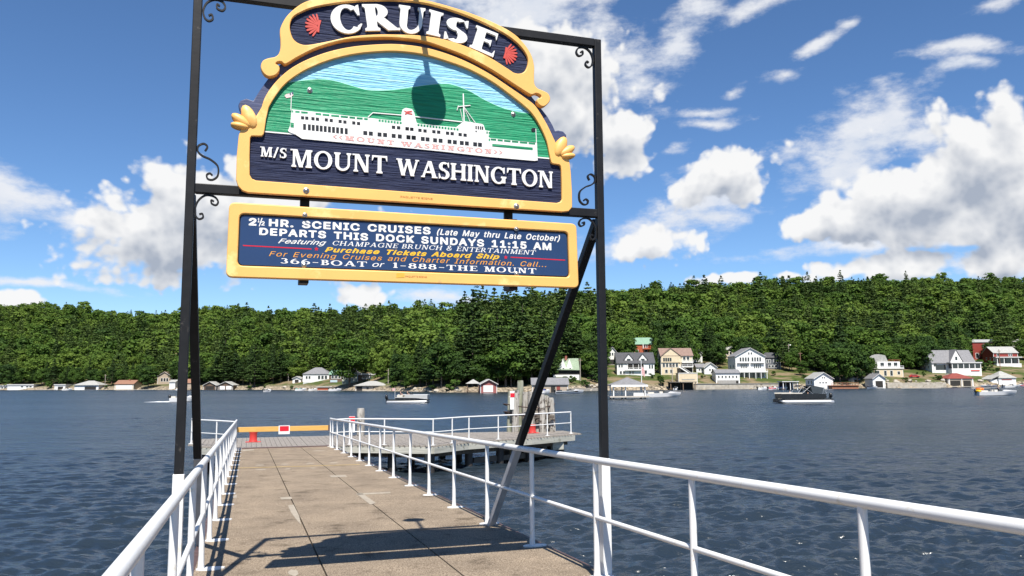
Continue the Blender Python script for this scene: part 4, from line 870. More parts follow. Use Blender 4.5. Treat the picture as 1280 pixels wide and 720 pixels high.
def sans_line(name, text, a, b, cap, z, m, parent, c, bold=0.0, shear=0.0, extr=.0015, space=0.0, word=1.0):
    A, B = SU(*a), SU(*b); H = SU(a[0], a[1] - cap)[1] - A[1]; H2 = SU(b[0], b[1] - cap)[1] - B[1]
    cu = bpy.data.curves.new(name, 'CURVE'); cu.dimensions = '2D'; cu.fill_mode = 'BOTH'; cu.extrude = .001; rib = []
    x = 0.0; ch = max(SANS['H'][1][0][1::2]) / 1000
    for k in text:
        adv, loops = SANS[k]
        for lp in loops:
            sp = cu.splines.new('POLY'); n = len(lp) // 2; sp.points.add(n - 1); sp.use_cyclic_u = True
            for i in range(n):
                px, py = lp[2 * i] / 1000, lp[2 * i + 1] / 1000; sp.points[i].co = (x + px + shear * py, py, 0, 1)
            if bold: rib.append([Vector((q.co.x, q.co.y, 0)) for q in sp.points])
        x += adv / 1000 * (word if k == ' ' else 1) + space + bold * 1.2
    o = bpy.data.objects.new(name, cu); me = bpy.data.meshes.new_from_object(o); bpy.data.objects.remove(o); bpy.data.curves.remove(cu)
    if bold:                                        # heavier weight: a ribbon along every outline
        vs_ = [tuple(v.co) for v in me.vertices]; fs_ = [tuple(q.vertices) for q in me.polygons]
        for lp in rib:
            for i in range(len(lp)):
                a_, b_ = lp[i - 1], lp[i]; t = b_ - a_
                if t.length < 1e-5: continue
                t.normalize(); n_ = Vector((-t.y, t.x, 0)) * bold; a_ = a_ - t * bold * .5; b_ = b_ + t * bold * .5; k0 = len(vs_)
                zz = .0012 + .0001 * (i % 3)
                vs_ += [tuple(q) for q in (a_ - n_ + Vector((0, 0, zz)), b_ - n_ + Vector((0, 0, zz)), b_ + n_ + Vector((0, 0, zz)), a_ + n_ + Vector((0, 0, zz)))]; fs_.append((k0, k0 + 1, k0 + 2, k0 + 3))
        me = bpy.data.meshes.new(name); me.from_pydata(vs_, [], fs_); me.update()
    x0 = min(v.co.x for v in me.vertices); x1 = max(v.co.x for v in me.vertices)
    for v in me.vertices:
        u = (v.co.x - x0) / (x1 - x0); h = (H + (H2 - H) * u) / ch
        v.co = (A[0] + (B[0] - A[0]) * u - c[0], A[1] + (B[1] - A[1]) * u + h * v.co.y - c[1], z + (extr + (v.co.z - .001) if v.co.z > 0 else 0))
    me.name = name
    return link(name, me, m, parent)

def bolt(px, py, z, parent, c, r=.018):
    p = SU(px, py); mb = MB(); mb.lathe([(r * 1.5, 0), (r * 1.5, .004), (r, .006), (r * .75, .014), (r * .2, .018)], (p[0] - c[0], p[1] - c[1], z), 10)
    return mb.build('bolt', M_steel, parent, 50)
def pxl(pts): return [SU(*p) for p in pts]
def rounded(q, rr, n=6):
    """rounded quad in sign coordinates"""
    out = []
    for i in range(len(q)):
        a, b, d = Vector(q[i - 1]), Vector(q[i]), Vector(q[(i + 1) % len(q)])
        u, v = (a - b).normalized(), (d - b).normalized(); p0, p1 = b + u * rr, b + v * rr
        for k in range(n + 1):
            t = k / n; out.append(tuple(p0 * (1 - t) ** 2 + b * 2 * t * (1 - t) + p1 * t * t))
    return out

def shell(px, py, k, parent, c, m, z, flip=1):
    """carved three petal ornament"""
    p = SU(px, py); o = None
    for (dx, dy, a, rx, ry) in ((-.0, .0, 25, .075, .15), (-.085, -.05, 58, .055, .125), (-.10, -.115, 82, .04, .10)):
        mb = MB(); n = 14; vs_ = []; fs_ = []
        for i in range(7):
            ph = math.pi / 2 * i / 6
            for j in range(n):
                th = 2 * math.pi * j / n; x = rx * math.cos(ph) * math.cos(th); y = ry * math.cos(ph) * math.sin(th); q = R_(a)
                X = x * math.cos(q) - y * math.sin(q); Y = x * math.sin(q) + y * math.cos(q)
                vs_.append(((p[0] - c[0]) + flip * (X + dx) * k, (p[1] - c[1]) + (Y + dy) * k, z + .035 * math.sin(ph)))
        for i in range(6):
            for j in range(n): fs_.append((i * n + j, i * n + (j + 1) % n, (i + 1) * n + (j + 1) % n, (i + 1) * n + j))
        # side wall down to the board
        b = len(vs_)
        vs_ += [(vs_[j][0], vs_[j][1], z - .05) for j in range(n)]
        for j in range(n): fs_.append((b + j, b + (j + 1) % n, (j + 1) % n, j))
        mb.add(vs_, fs_); mb.build('shell_petal', m, parent, 60); z += .004

def scallop(px, py, k, ang, parent, c, z):
    """red scallop shell mark with raised ribs"""
    p = SU(px, py); mb = MB(); ca, sa = math.cos(R_(ang)), math.sin(R_(ang))
    def tr(x, y): return ((p[0] - c[0]) + k * (x * ca - y * sa), (p[1] - c[1]) + k * (x * sa + y * ca))
    for i in range(9):
        a = R_(-68 + 17 * i); L = .92 + .14 * math.cos(a); w = .058 + .036 * math.cos(a)
        pts = [(.16, -.03), (.7 * L, -w), (.95 * L, -w * .75), (L, 0), (.95 * L, w * .75), (.7 * L, w), (.16, .03)]
        mb.prism([tr(x * math.cos(a) - y * math.sin(a), x * math.sin(a) + y * math.cos(a)) for x, y in pts], z, z + .008 + .0004 * (i % 4))
    mb.prism([tr(*q) for q in ((-.06, -.48), (.1, -.48), (.13, 0), (.1, .48), (-.06, .48), (-.02, 0))], z, z + .0103)
    return mb.build('red_scallop', M_redl, parent)

def build_main_sign():
    c = SU(505, 262)
    root = board('cruise_sign', 'large arched carved wooden sign reading CRUISE with a white ship against green hills', 'sign', c, .056)
    # arches: traced half outlines
    arch_o = pxl([(327, 135), (330.6, 124), (338, 111.6), (349.4, 98.4), (364.4, 86), (385, 75), (411, 65.6), (439, 59.6), (467.5, 56.8), (495.6, 56.2), (528, 60), (556, 67.5), (584, 78.7), (612.5, 94), (635, 109), (654, 122), (667, 132), (675, 143), (683.7, 158), (689.4, 170)])
    arch_i = pxl([(336, 135), (342, 124.7), (353, 109.7), (366, 98.4), (385, 87), (411, 76.5), (439, 69.4), (467.5, 66), (495.6, 65.2), (528, 69), (556, 77), (584, 87), (612.5, 102), (635, 118), (654, 133), (665, 144), (674.4, 159), (682, 176), (685.6, 192), (687, 199)])
    low_l_out = pxl([(302, 160), (298.5, 170), (296, 195), (295, 225), (297.5, 233), (303, 239), (310, 241.5)])
    low_r_out = pxl([(702.5, 265.4), (710, 264.5), (714.3, 259.4), (714, 240), (712.5, 215), (710.5, 201), (704, 188)])
    outer = [SU(318, 150)] + low_l_out + low_r_out + [SU(695, 182)] + list(reversed(spline(arch_o, 4, False)))
    inner_low_l = pxl([(332.5, 150), (330.6, 164), (329.7, 168.7), (327, 171), (314.7, 170.8), (312.8, 172.8), (312, 195), (312, 219), (314.7, 224), (320, 226.3)])
    inner_low_r = pxl([(695, 254.3), (699.7, 252.8), (702, 249), (701.3, 230), (700.6, 212.5), (699.7, 208), (698, 206.5), (690, 205.3), (688, 203.5)])
    inner = inner_low_l + inner_low_r + list(reversed(spline(arch_i, 4, False)))
    # backing board
    back = pxl([(302, 160), (301, 140), (298.7, 134), (298, 130), (300.6, 124.7), (308, 122), (316.5, 125), (325, 111.6), (334, 99), (350, 80), (372, 60), (420, 45), (480, 40), (540, 44), (600, 64), (640, 90), (665, 119), (677, 134), (685.6, 145), (692, 156), (695, 163), (698.7, 162), (705, 163.4), (709, 168), (709, 175), (707, 190), (710, 201), (712, 240), (712, 260), (702, 263), (310, 239.5), (299, 232), (297.5, 195)])
    plate('backing_board', [back], -.03, .035, M_navyflat, root, c, .006)
    # pictured panel: lower navy field, hills, sky
    low = pxl([(316, 166), (330, 164), (400, 170.4), (500, 179.8), (600, 189.8), (690, 198.4), (706, 200), (706, 258), (700, 260), (318, 231), (306, 228), (308, 172)])
    plate('navy_field', [low], .036, .049, M_navy, root, c)
    sea = pxl([(330, 163.4), (400, 169.6), (500, 179), (600, 189), (690, 197.4)]); sea2 = pxl([(330, 165), (400, 171.2), (500, 180.6), (600, 190.6), (690, 199)])
    plate('water_line', [sea + list(reversed(sea2))], .046, .053, M_letter, root, c)
    ai = spline(arch_i, 4, False)
    hill = spline(pxl([(352, 104), (360.6, 103), (383, 100), (403.7, 99), (422.5, 102), (443, 108), (460, 112.5), (478.7, 113), (497.5, 111.6), (520, 108.2), (540, 105.6), (557.5, 104.6), (570, 107), (587.5, 114), (606, 124.7), (625, 133.5), (640, 138), (655, 141), (672, 142.2)]), 4, False)
    aouter = spline([((a[0] * .5 + b[0] * .5), (a[1] * .5 + b[1] * .5)) for a, b in zip(arch_o, arch_i)], 4, False)     # panels run under the border
    skyp = aouter + pxl([(690, 197), (331, 163)])
    plate('painted_sky', [skyp], .036, .045, M_skyp, root, c)
    hz = hill[-1][1]
    def yon(poly, x):
        return float(np.interp(x, [p[0] for p in poly], [p[1] for p in poly]))
    under = [p for p in hill if p[1] <= yon(aouter, p[0])]
    # arch on the far left / right below the hills
    hl = [p for p in aouter if p[1] < under[0][1] and p[0] < under[0][0] + .02]; hr = [p for p in aouter if p[1] < under[-1][1] and p[0] > under[-1][0] - .02]
    hills = [SU(331, 163.2)] + hl + under + hr + [SU(689, 197.2)]
    plate('painted_hills', [hills], .038, .051, M_greenp, root, c)
    ln = [(p[0], p[1] + .006) for p in under]; ln2 = [(p[0], p[1] - .003) for p in under]
    plate('hill_edge', [ln + list(reversed(ln2))], .040, .0485, mat('pale_mint_paint', (.42, .80, .66), .5, .05, 6), root, c)
    # yellow border frame
    plate('border', [outer, inner], .034, .080, M_yellow, root, c, .006)
    # crest plaque with scroll ends
    po_ = [(389.7, 0), (377.5, 4.7), (366, 13), (357, 22.5), (351, 34), (349.8, 41), (350.5, 50), (350.5, 60), (348.4, 67.5), (343.6, 71.5), (336, 73), (329, 76), (326, 82.5), (327.5, 89), (331.6, 94), (337, 96), (344.7, 94), (349.4, 88), (348.4, 82.5), (344.6, 80), (347.5, 77.6), (352, 77.6), (357, 80.5), (370, 73), (385, 65), (402, 58), (430, 50.5), (467.5, 47.5), (495.6, 47.8), (528, 51.5), (556, 60.5), (584, 71.5), (612.5, 86.5), (640.6, 104.5), (659.4, 116.6), (665, 118.6), (670, 117), (675.3, 119), (676, 122), (672.5, 123.2), (671, 126.6), (673.4, 131), (679, 133.5), (684.7, 130), (687.5, 124), (684.7, 117), (677, 113), (671.6, 110.6), (667.8, 105), (667.4, 94), (667.4, 82.5), (664, 69.4), (655.6, 56), (642.5, 43), (622, 31), (594, 19), (565.6, 9.4), (534, 1), (500, -5), (468, -7.5), (435, -7), (410, -4.5)]
    pi_ = [(362.5, 32), (366, 22.5), (375.6, 16), (392.5, 9.5), (420.6, 4.5), (448.7, 1.8), (473, .8), (500, 1.2), (528, 4), (556, 11), (584, 20.5), (612.5, 33), (635, 45.5), (650, 58), (658.4, 70), (659.8, 79.5), (656.6, 88), (651, 92), (643, 91.5), (635, 86.5), (612.5, 72.5), (584, 59), (556, 49.9), (528, 45), (500, 43.5), (467.5, 43.5), (439, 46), (411, 51.8), (388.7, 56), (377.5, 56), (368, 50.8), (363.6, 42)]
    CS = SB - .034; PO = spline([SU(*p, CS) for p in po_], 4); PI = spline([SU(*p, CS) for p in pi_], 4)
    plate('crest_border', [PO, PI], .030, .100, M_yellow, root, c, .007)
    cen = np.mean(np.array(PI), 0)
    PB = [(p[0] + (p[0] - cen[0]) * .03, p[1] + (p[1] - cen[1]) * .10) for p in PI]
    plate('crest_panel', [PB], .036, .070, M_navy, root, c)
    # CRUISE, letter by letter along the arch
    quads = {0: ((82, 232), (292, 222), (50, 34), (262, 26)), 1: ((298, 212), (530, 208), (272, 24), (500, 22)), 2: ((508, 215), (690, 240), (522, 26), (708, 53)),
             3: ((705, 230), (802, 253), (727, 57), (826, 86)), 4: ((815, 262), (978, 308), (842, 100), (1004, 143)), 5: ((990, 316), (1152, 388), (1040, 162), (1192, 224))}
    G = Glyph(.275, .115, .065)
    for i, ch in enumerate('CRUISE'):
        P, w = G.get(ch); q = [SU(400 + a / 5.333, b / 5.333, CS) for a, b in quads[i]]; mb = MB()
        qc = (sum(v[0] for v in q) / 4, sum(v[1] for v in q) / 4); q = [(qc[0] + (v[0] - qc[0]) * .95, qc[1] + (v[1] - qc[1]) * .94) for v in q]
        def fn(x, y):
            u = x / w; a = [q[0][j] * (1 - u) + q[1][j] * u for j in (0, 1)]; b = [q[2][j] * (1 - u) + q[3][j] * u for j in (0, 1)]
            return (a[0] * (1 - y) + b[0] * y - c[0], a[1] * (1 - y) + b[1] * y - c[1])
        emit(mb, P, fn, .070, .096)
        mb.build('lettering', M_letter, root)
    scallop(399, 34, .118, 172, root, c, .070)
    scallop(630.5, 67, .118, -12, root, c, .070)
    shell(311.5, 147, .74, root, c, M_yellow, .072); shell(700, 184, .74, root, c, M_yellow, .072, -1)
    serif_line('lettering', 'M/S', (325.3, 195.6), (358, 198), 12.2, .049, .064, M_letter, root, c, W=.22, T=.11, f=.07)
    serif_line('lettering', 'MOUNT', (363.2, 208.4), (483.5, 217.6), 22.0, .049, .066, M_letter, root, c, W=.21, T=.10, f=.07, gap=.10)
    serif_line('lettering', 'WASHINGTON', (495.4, 218.8), (691.5, 235.6), 20.6, .049, .066, M_letter, root, c, W=.21, T=.10, f=.065, gap=.075)
    sans_line('maker_mark', 'PAQUETTE SIGNS', (500, 247.6), (540, 250.5), 2.2, .0805, M_brownt, root, c)
    for p in ((382.5, 239), (644.5, 258.5)): bolt(*p, .080, root, c)
    for p in ((387.3, 113), (641.8, 142.8)): bolt(*p, .051, root, c, .016)
    # the ship
    Q = lambda X, Y, ox=280, oy=120: (ox + X / 5.333, oy + Y / 5.333)
    out = [(360, 163.4), (361.5, 165.2), (369, 168), (377.5, 173.6), (448.7, 180), (518, 186), (556, 189.8), (612.5, 196.3), (668, 201.2), (672, 200.6), (671, 178.8), (640, 175.6), (612, 172.6), (612.2, 164), (606.4, 163), (604.4, 156.4), (602, 155), (593, 153.8), (590, 153), (580, 151.6), (574, 156), (570, 159.2), (550, 157.4), (525, 154.8), (520.8, 153.8), (519.2, 148), (517.6, 140.6), (515, 136.6), (507.5, 134.9), (503.4, 136.6), (502, 141), (501.8, 151.8), (480, 149.6), (468, 148.2), (461, 147.4), (440, 145.4), (400, 140.6), (364.6, 136.8), (363.6, 147), (362.5, 157.5)]
    ship = plate('painted_ship', [pxl(out)], .051, .060, M_letter, root, c)
    bars = [((460, 146.4), (466, 140.9), 1.2), ((466, 140.9), (502, 143.9), 1.3), ((519, 145.8), (578, 152.4), 1.4), ((364.3, 116), (363.6, 138), .9), ((669.6, 161), (670.6, 180), .9), ((579, 117), (580, 152), 1.6), ((572, 133.4), (588, 131.8), 1.2), ((580, 134), (594, 153.6), .7), ((580.5, 136), (588, 153.4), .6), ((575, 136), (578.6, 152), .6), ((573, 132), (571.2, 138), .8)]
    mb = MB()
    for i, (a, b, w) in enumerate(bars):
        A, B = Vector(SU(*a)), Vector(SU(*b)); t = (B - A).normalized(); n = Vector((-t.y, t.x)) * w * .0032; cc = Vector(c)
        mb.prism([tuple(A - n - cc), tuple(B - n - cc), tuple(B + n - cc), tuple(A + n - cc)], .0505, .0585 + .0003 * i)
    mb.build('rigging', M_letter, ship)
    def cells(rects, name, m, z):
        mb = MB()
        for (x0, y0, x1, y1) in rects:
            q = [SU(x0, y0), SU(x1, y0 + (x1 - x0) * .092), SU(x1, y1 + (x1 - x0) * .092), SU(x0, y1)]
            mb.prism([(p[0] - c[0], p[1] - c[1]) for p in q], .0600, z)
        return mb.build(name, m, ship)
    R = []
    for k, X in enumerate((527, 559, 585, 612, 638, 665, 693, 720, 747, 775, 805)):
        x, y = Q(X, 186 + (X - 527) * .105); R.append((x, y, x + 3.6, y + 7.4))
    for X, Y in ((513, 135), (541, 137), (582, 141), (612, 144), (671, 149), (704, 153), (763, 159), (795, 163), (854, 169), (886, 173)):
        x, y = Q(X, Y); R.append((x, y, x + 4, y + 3.9))
    for X, Y in ((928, 233), (965, 237), (1023, 243), (1060, 246), (1117, 252), (1158, 256), (1216, 261), (1252, 264)):
        x, y = Q(X, Y); R.append((x, y, x + 5, y + 5))
    for X, Y in ((1118, 198), (1152, 201), (1210, 207), (1240, 211)):
        x, y = Q(X, Y); R.append((x, y, x + 4.3, y + 3.9))
    for X, Y in ((42, 208), (76, 211), (138, 219), (170, 222), (220, 228), (257, 231), (316, 237), (352, 241), (398, 246), (432, 249), (487, 255), (519, 258)):
        x, y = Q(X, Y, 500, 130); R.append((x, y, x + 4.9, y + 5))
    for X, Y in ((35, 155), (66, 158), (121, 165), (155, 169), (214, 174), (246, 177), (305, 184), (336, 187), (389, 193), (422, 197)):
        x, y = Q(X, Y, 500, 130); R.append((x, y, x + 4.2, y + 3.9))
    for X in (502, 517, 532, 545): x, y = Q(X, 146 + (X - 502) * .1, 500, 130); R.append((x, y, x + 1.7, y + 4.2))
    x, y = Q(502, 178, 500, 130); R.append((x, y, x + 1.7, y + 2))
    cells(R, 'painted_windows', M_blackl, .0612)
    Gr = []
    for a, b in ((452, 462), (475, 504), (514, 558), (610, 648), (657, 702), (714, 768), (777, 826), (836, 874), (884, 924), (934, 958)):
        x, y = Q(a, 97 + (a - 452) * .105); x2, _ = Q(b, 0); Gr.append((x, y, x2, y + 2.4))
    x, y = Q(443, 178); Gr.append((x, y, x + 4.2, y + 6))
    for X in range(1030, 1184, 20): x, y = Q(X, 157 + (X - 1030) * .11); Gr.append((x, y, x + 2.6, y + 2.8))
    for X in range(116, 384, 20): x, y = Q(X, 133 + (X - 116) * .115, 500, 130); Gr.append((x, y, x + 2.5, y + 2.8))
    for a, b in ((604, 640), (650, 684), (693, 736), (745, 788), (797, 848), (856, 900)): x, y = Q(a, 231 + (a - 604) * .1, 500, 130); x2, _ = Q(b, 0, 500, 130); Gr.append((x, y, x2, y + 2.3))
    for X, Y in ((575, 183), (590, 186), (590, 206), (590, 232)): x, y = Q(X, Y, 500, 130); Gr.append((x, y, x + 1.7, y + 3))
    x, y = Q(614, 266, 500, 130); x2, _ = Q(884, 0, 500, 130); Gr.append((x, y, x2, y + 3.4))
    cells(Gr, 'painted_openings', M_greenp, .0612)
    serif_line('hull_lettering', '<<MOUNT', (416.5, 173.6), (492.5, 181.6), 5.6, .060, .0622, M_palered, ship, c, W=.24, T=.12, f=.12, gap=.28)
    serif_line('hull_lettering', 'WASHINGTON>>', (501.5, 182.6), (627.5, 193.6), 5.6, .060, .0622, M_palered, ship, c, W=.24, T=.12, f=.12, gap=.28)
    # emblem on the funnel, flags
    mb = MB()
    for i, q in enumerate((((505, 138.2), (508, 139.6), (508.6, 141), (505.6, 140.2)), ((508, 139.4), (514.6, 138.6), (515, 140.2), (508.4, 141.2)), ((505.6, 142.2), (509, 140.8), (509.6, 142.4), (506.4, 143.6)), ((509, 141), (515.2, 142.2), (515.4, 143.8), (509.6, 142.6)))):
        mb.prism([(SU(*p)[0] - c[0], SU(*p)[1] - c[1]) for p in q], .060, .0622 + .0003 * i)
    mb.build('funnel_emblem', M_redl, ship)
    mb = MB(); mb.prism([(SU(*p)[0] - c[0], SU(*p)[1] - c[1]) for p in ((355.6, 119.5), (358, 117.4), (361, 117), (366.4, 114.4), (366.6, 119), (363, 121.6), (358, 122.6))], .051, .0555); fl = mb.build('painted_flag', mat('faded_flag_stripes', (.72, .45, .42), .6, .1, 8, col2=(.80, .70, .68), stretch=(1, 20, 1)), ship)
    mb = MB(); mb.prism([(SU(*p)[0] - c[0], SU(*p)[1] - c[1]) for p in ((361.8, 116.6), (366.4, 114.4), (366.5, 117.4), (362.6, 119.2))], .0552, .0565); mb.build('flag_canton', M_navyflat, fl)
    mb = MB(); mb.prism([(SU(*p)[0] - c[0], SU(*p)[1] - c[1]) for p in ((664, 161.6), (666, 159.8), (669.4, 160.2), (669.6, 163.4), (667, 165), (664.6, 164))], .051, .0555); mb.build('painted_flag', M_blackl, ship)

def build_info_sign():
    c = SU(505, 350)
    root = board('schedule_sign', 'long blue schedule board with a cream yellow frame hanging below the cruise sign', 'sign', c, .036)
    o = rounded(pxl([(286.6, 252.6), (282.2, 346.6), (723.4, 360.2), (720.4, 279.8)]), .055)
    i = rounded(pxl([(299.6, 267), (296.8, 332), (711.9, 346.8), (709.8, 290)]), .045)
    i2 = rounded(pxl([(301, 268.6), (298.2, 330.8), (710.7, 345.2), (708.6, 291.4)]), .04)
    plate('frame', [o, i], -.012, .045, M_yellow, root, c, .010)
    b = rounded(pxl([(294, 262), (291, 337), (716, 352), (714, 285)]), .03)
    plate('back_panel', [b], -.008, .018, M_seam, root, c)
    plate('blue_panel', [i2], .0185, .026, M_blueboard, root, c, .002)
    z = .0262
    sans_line('lettering', '2', (310.8, 280.8), (320.6, 281.3), 8.0, z, M_letter, root, c, .045)
    sans_line('lettering', '1', (322.2, 277.4), (324.4, 277.5), 4.8, z, M_letter, root, c, .03)
    sans_line('lettering', '/', (323.4, 281.2), (328, 281.4), 8.6, z, M_letter, root, c, .005)
    sans_line('lettering', '2', (326.6, 281.3), (330.8, 281.5), 4.8, z, M_letter, root, c, .03)
    sans_line('lettering', 'HR. SCENIC CRUISES', (336, 282.0), (538.4, 292.4), 8.1, z, M_letter, root, c, .034, space=.03, word=1.5)
    sans_line('lettering', '(Late May thru Late October)', (546.4, 292.8), (700.4, 301.2), 6.8, z, M_letter, root, c, .020, .28, space=.03, word=1.7)
    sans_line('lettering', 'DEPARTS THIS DOCK SUNDAYS 11:15 AM', (324, 292.9), (689.6, 312.2), 8.1, z, M_letter, root, c, .034, space=.03, word=1.5)
    sans_line('lettering', 'Featuring', (347.5, 303.6), (408, 306.2), 5.8, z, M_letter, root, c, .012, .5)
    serif_line('lettering', 'CHAMPAGNE', (415.2, 306.2), (496.6, 310), 5.5, z, z + .0012, M_letter, root, c, W=.15, T=.08, f=.09, gap=.16, shear=.3)
    serif_line('lettering', 'BRUNCH', (502, 310.2), (552, 312.6), 5.5, z, z + .0012, M_letter, root, c, W=.15, T=.08, f=.09, gap=.16, shear=.3)
    sans_line('lettering', '&', (558.4, 312.8), (565, 313.1), 6, z, M_letter, root, c, 0, .2)
    serif_line('lettering', 'ENTERTAINMENT', (570.6, 313.4), (669, 318.4), 5.5, z, z + .0012, M_letter, root, c, W=.15, T=.08, f=.09, gap=.14, shear=.3)
    sans_line('lettering', 'Purchase Tickets Aboard Ship', (406, 314.4), (624.6, 323.6), 5.5, z, M_yellowt, root, c, .032, .35, space=.03, word=1.5)
    sans_line('lettering', 'For Evening Cruises and Charter Information. Call...', (336.2, 319.8), (683, 333.6), 6.0, z, M_oranget, root, c, 0, .30, space=.06, word=1.5)
    serif_line('lettering', '366-BOAT', (350, 328.8), (458.6, 333.4), 6.4, z, z + .0012, M_letter, root, c, W=.2, T=.09, f=.10, gap=.16)
    sans_line('lettering', 'or', (465.6, 333.2), (480.8, 333.8), 6.4, z, M_letter, root, c, .0, .25)
    serif_line('lettering', '1-888-THE', (490.6, 334.4), (596.6, 338.8), 6.4, z, z + .0012, M_letter, root, c, W=.2, T=.09, f=.10, gap=.16)
    serif_line('lettering', 'MOUNT', (605.6, 339.2), (670.6, 341.8), 6.4, z, z + .0012, M_letter, root, c, W=.2, T=.09, f=.10, gap=.16)
    def line(a, b, w):
        A, B = SU(*a), SU(*b); mb = MB(); mb.prism([(A[0] - c[0], A[1] - c[1] - w), (B[0] - c[0], B[1] - c[1] - w), (B[0] - c[0], B[1] - c[1] + w), (A[0] - c[0], A[1] - c[1] + w)], z, z + .0012); mb.build('red_rule', M_reflred, root)
    line((303.7, 306.6), (389.4, 311), .0045); line((638.7, 321.3), (706.9, 325), .0045)
    for p in ((395.6, 311), (632.6, 321.5)):
        A = SU(*p); mb = MB(); mb.prism([(A[0] - c[0] + (.019 if k % 2 else .010) * math.sin(math.pi * k / 5 + math.pi), A[1] - c[1] - (.019 if k % 2 else .010) * math.cos(math.pi * k / 5)) for k in range(10)], z, z + .0012); mb.build('red_star', M_reflred, root)
    mb = MB(); mb.prism([(SU(*p)[0] - c[0], SU(*p)[1] - c[1]) for p in ((495.4, 341.6), (505.4, 341.6), (505.4, 347), (495, 347.4))], .0455, .0470); mb.build('tape_patch', mat('ochre_tape', (.72, .42, .05), .5, .1, 30), root)
    sans_line('maker_mark', 'PAQUETTE SIGNS', (506.5, 346.6), (533, 347.4), 2, .0456, M_brownt, root, c)
    for p in ((381, 269), (645, 286.6)): bolt(*p, .0450, root, c, .014)
    for p in ((380.2, 331.4), (646.2, 342.2)): bolt(*p, .026, root, c, .016)
build_main_sign()
SB = 6.985; build_info_sign()

# ---- two gooseneck lamps on the top bar, one over each face of the sign (above the picture; they throw the two lamp shadows)
def lamp(s_end, t, label):
    zt = EYE + 3.43; sg = -1 if s_end < S0 else 1
    root = empty('gooseneck_lamp', D(S0, t, zt), YAW, label, 'lamp', None); off = (t, S0, zt)
    zs = EYE + 3.80
    mb = MB(off); mb.box((t, S0, zt + .01), (.14, .09, .02)); mb.build('mount', M_black, root)
    pts = []
    for k in range(11): u = k / 10; pts.append((t, S0 + (s_end - S0) * u, zt + .02 + (zs + .13 - zt) * u + .10 * math.sin(math.pi * u)))
    mb = MB(off); mb.tube(pts, .026, 10); mb.build('neck', M_black, root, 60)
    mb = MB(off); mb.lathe([(.02, .16), (.035, .13), (.045, .08), (.10, .045), (.14, .005), (.155, -.05), (.158, -.055), (.135, -.01), (.09, .03), (.02, .05)], (t, s_end, zs), 20); mb.build('lamp_shade', M_black, root, 60)
lamp(S0 - .95, 1.31, 'black gooseneck lamp reaching out in front of the cruise sign')
lamp(S0 + .62, 1.42, 'black gooseneck lamp reaching out behind the cruise sign')

# ================================================================== FAR SHORE
def site(px, py):
    """point of the hillside seen at a pixel"""
    Y = Ys(px) * .97
    while Y < 900:
        p = at(px, py, Y)
        if p.z <= ground(p.x, p.y) + .02: return p
        Y += .5
    return at(px, py, Ys(px) + 30)
WALLS = {}
def wallmat(name, col, rough=.7, lap=True):
    m = mat(name, col, rough, .06, .8)
    return m
def siding(name, col):
    """painted clapboard: fine horizontal laps as bump"""
    if name in MATS: return MATS[name]
    m = mat(name, col, .6, .07, .9); nt = m.node_tree; N = nt.nodes; L = nt.links
    w = N.new('ShaderNodeTexWave'); w.bands_direction = 'Z'; w.inputs['Scale'].default_value = 1.6; w.inputs['Distortion'].default_value = 0
    tc = N.new('ShaderNodeTexCoord'); L.new(tc.outputs['Object'], w.inputs[0]); bp = N.new('ShaderNodeBump'); bp.inputs['Strength'].default_value = .5; bp.inputs['Distance'].default_value = .03
    L.new(w.outputs['Fac'], bp.inputs['Height']); L.new(bp.outputs[0], N['Principled BSDF'].inputs['Normal'])
    return m
W_white = siding('white_clapboard', (.78, .78, .76)); W_cream = siding('cream_clapboard', (.66, .55, .38)); W_red = siding('barn_red_clapboard', (.26, .035, .025)); W_brick = siding('orange_red_siding', (.40, .09, .035))
W_grey = siding('dark_grey_clapboard', (.10, .11, .13)); W_tan = siding('tan_clapboard', (.42, .34, .26)); W_beige = siding('beige_clapboard', (.50, .43, .34)); W_green = siding('grey_green_clapboard', (.30, .33, .26)); W_brown = siding('brown_boards', (.13, .08, .05)); W_pink = siding('faded_red_boards', (.30, .09, .08))
def shingle(n, c): return mat(n, c, .85, .18, 1.6, bump=.3, detail=8)
R_grey = shingle('grey_shingle', (.20, .20, .21)); R_dark = shingle('charcoal_shingle', (.07, .072, .08)); R_light = shingle('light_grey_shingle', (.36, .36, .34)); R_brown = shingle('brown_shingle', (.24, .16, .13)); R_orange = shingle('rust_shingle', (.27, .14, .09))
R_green = shingle('green_metal_roof', (.20, .34, .25)); R_red = shingle('red_roof', (.23, .05, .038)); R_sage = shingle('sage_shingle', (.24, .31, .22))
M_trim = mat('white_trim', (.80, .80, .78), .5, .04, 3); M_pane = mat('dark_window_glass', (.018, .022, .026), .08, .2, 1, spec=.8); M_shade = mat('painted_interior_shade', (.02, .018, .016), .8, .2, 1)  # near-black panels carry the painted shade of open porches, slips and doorways
M_stone = mat('pale_stone_wall', (.34, .30, .24), .9, .3, .9, bump=.8, col2=(.50, .46, .39), spots=[((.20, .17, .13), .5, .60)], bdist=.1)
M_found = mat('grey_foundation', (.33, .32, .30), .9, .1, 1); M_wood = mat('brown_dock_wood', (.22, .15, .10), .85, .25, 1.5); M_palewood = mat('pale_dock_wood', (.50, .46, .40), .85, .15, 1.5); M_roofw = mat('pale_metal_roof', (.55, .55, .54), .5, .05, 2)

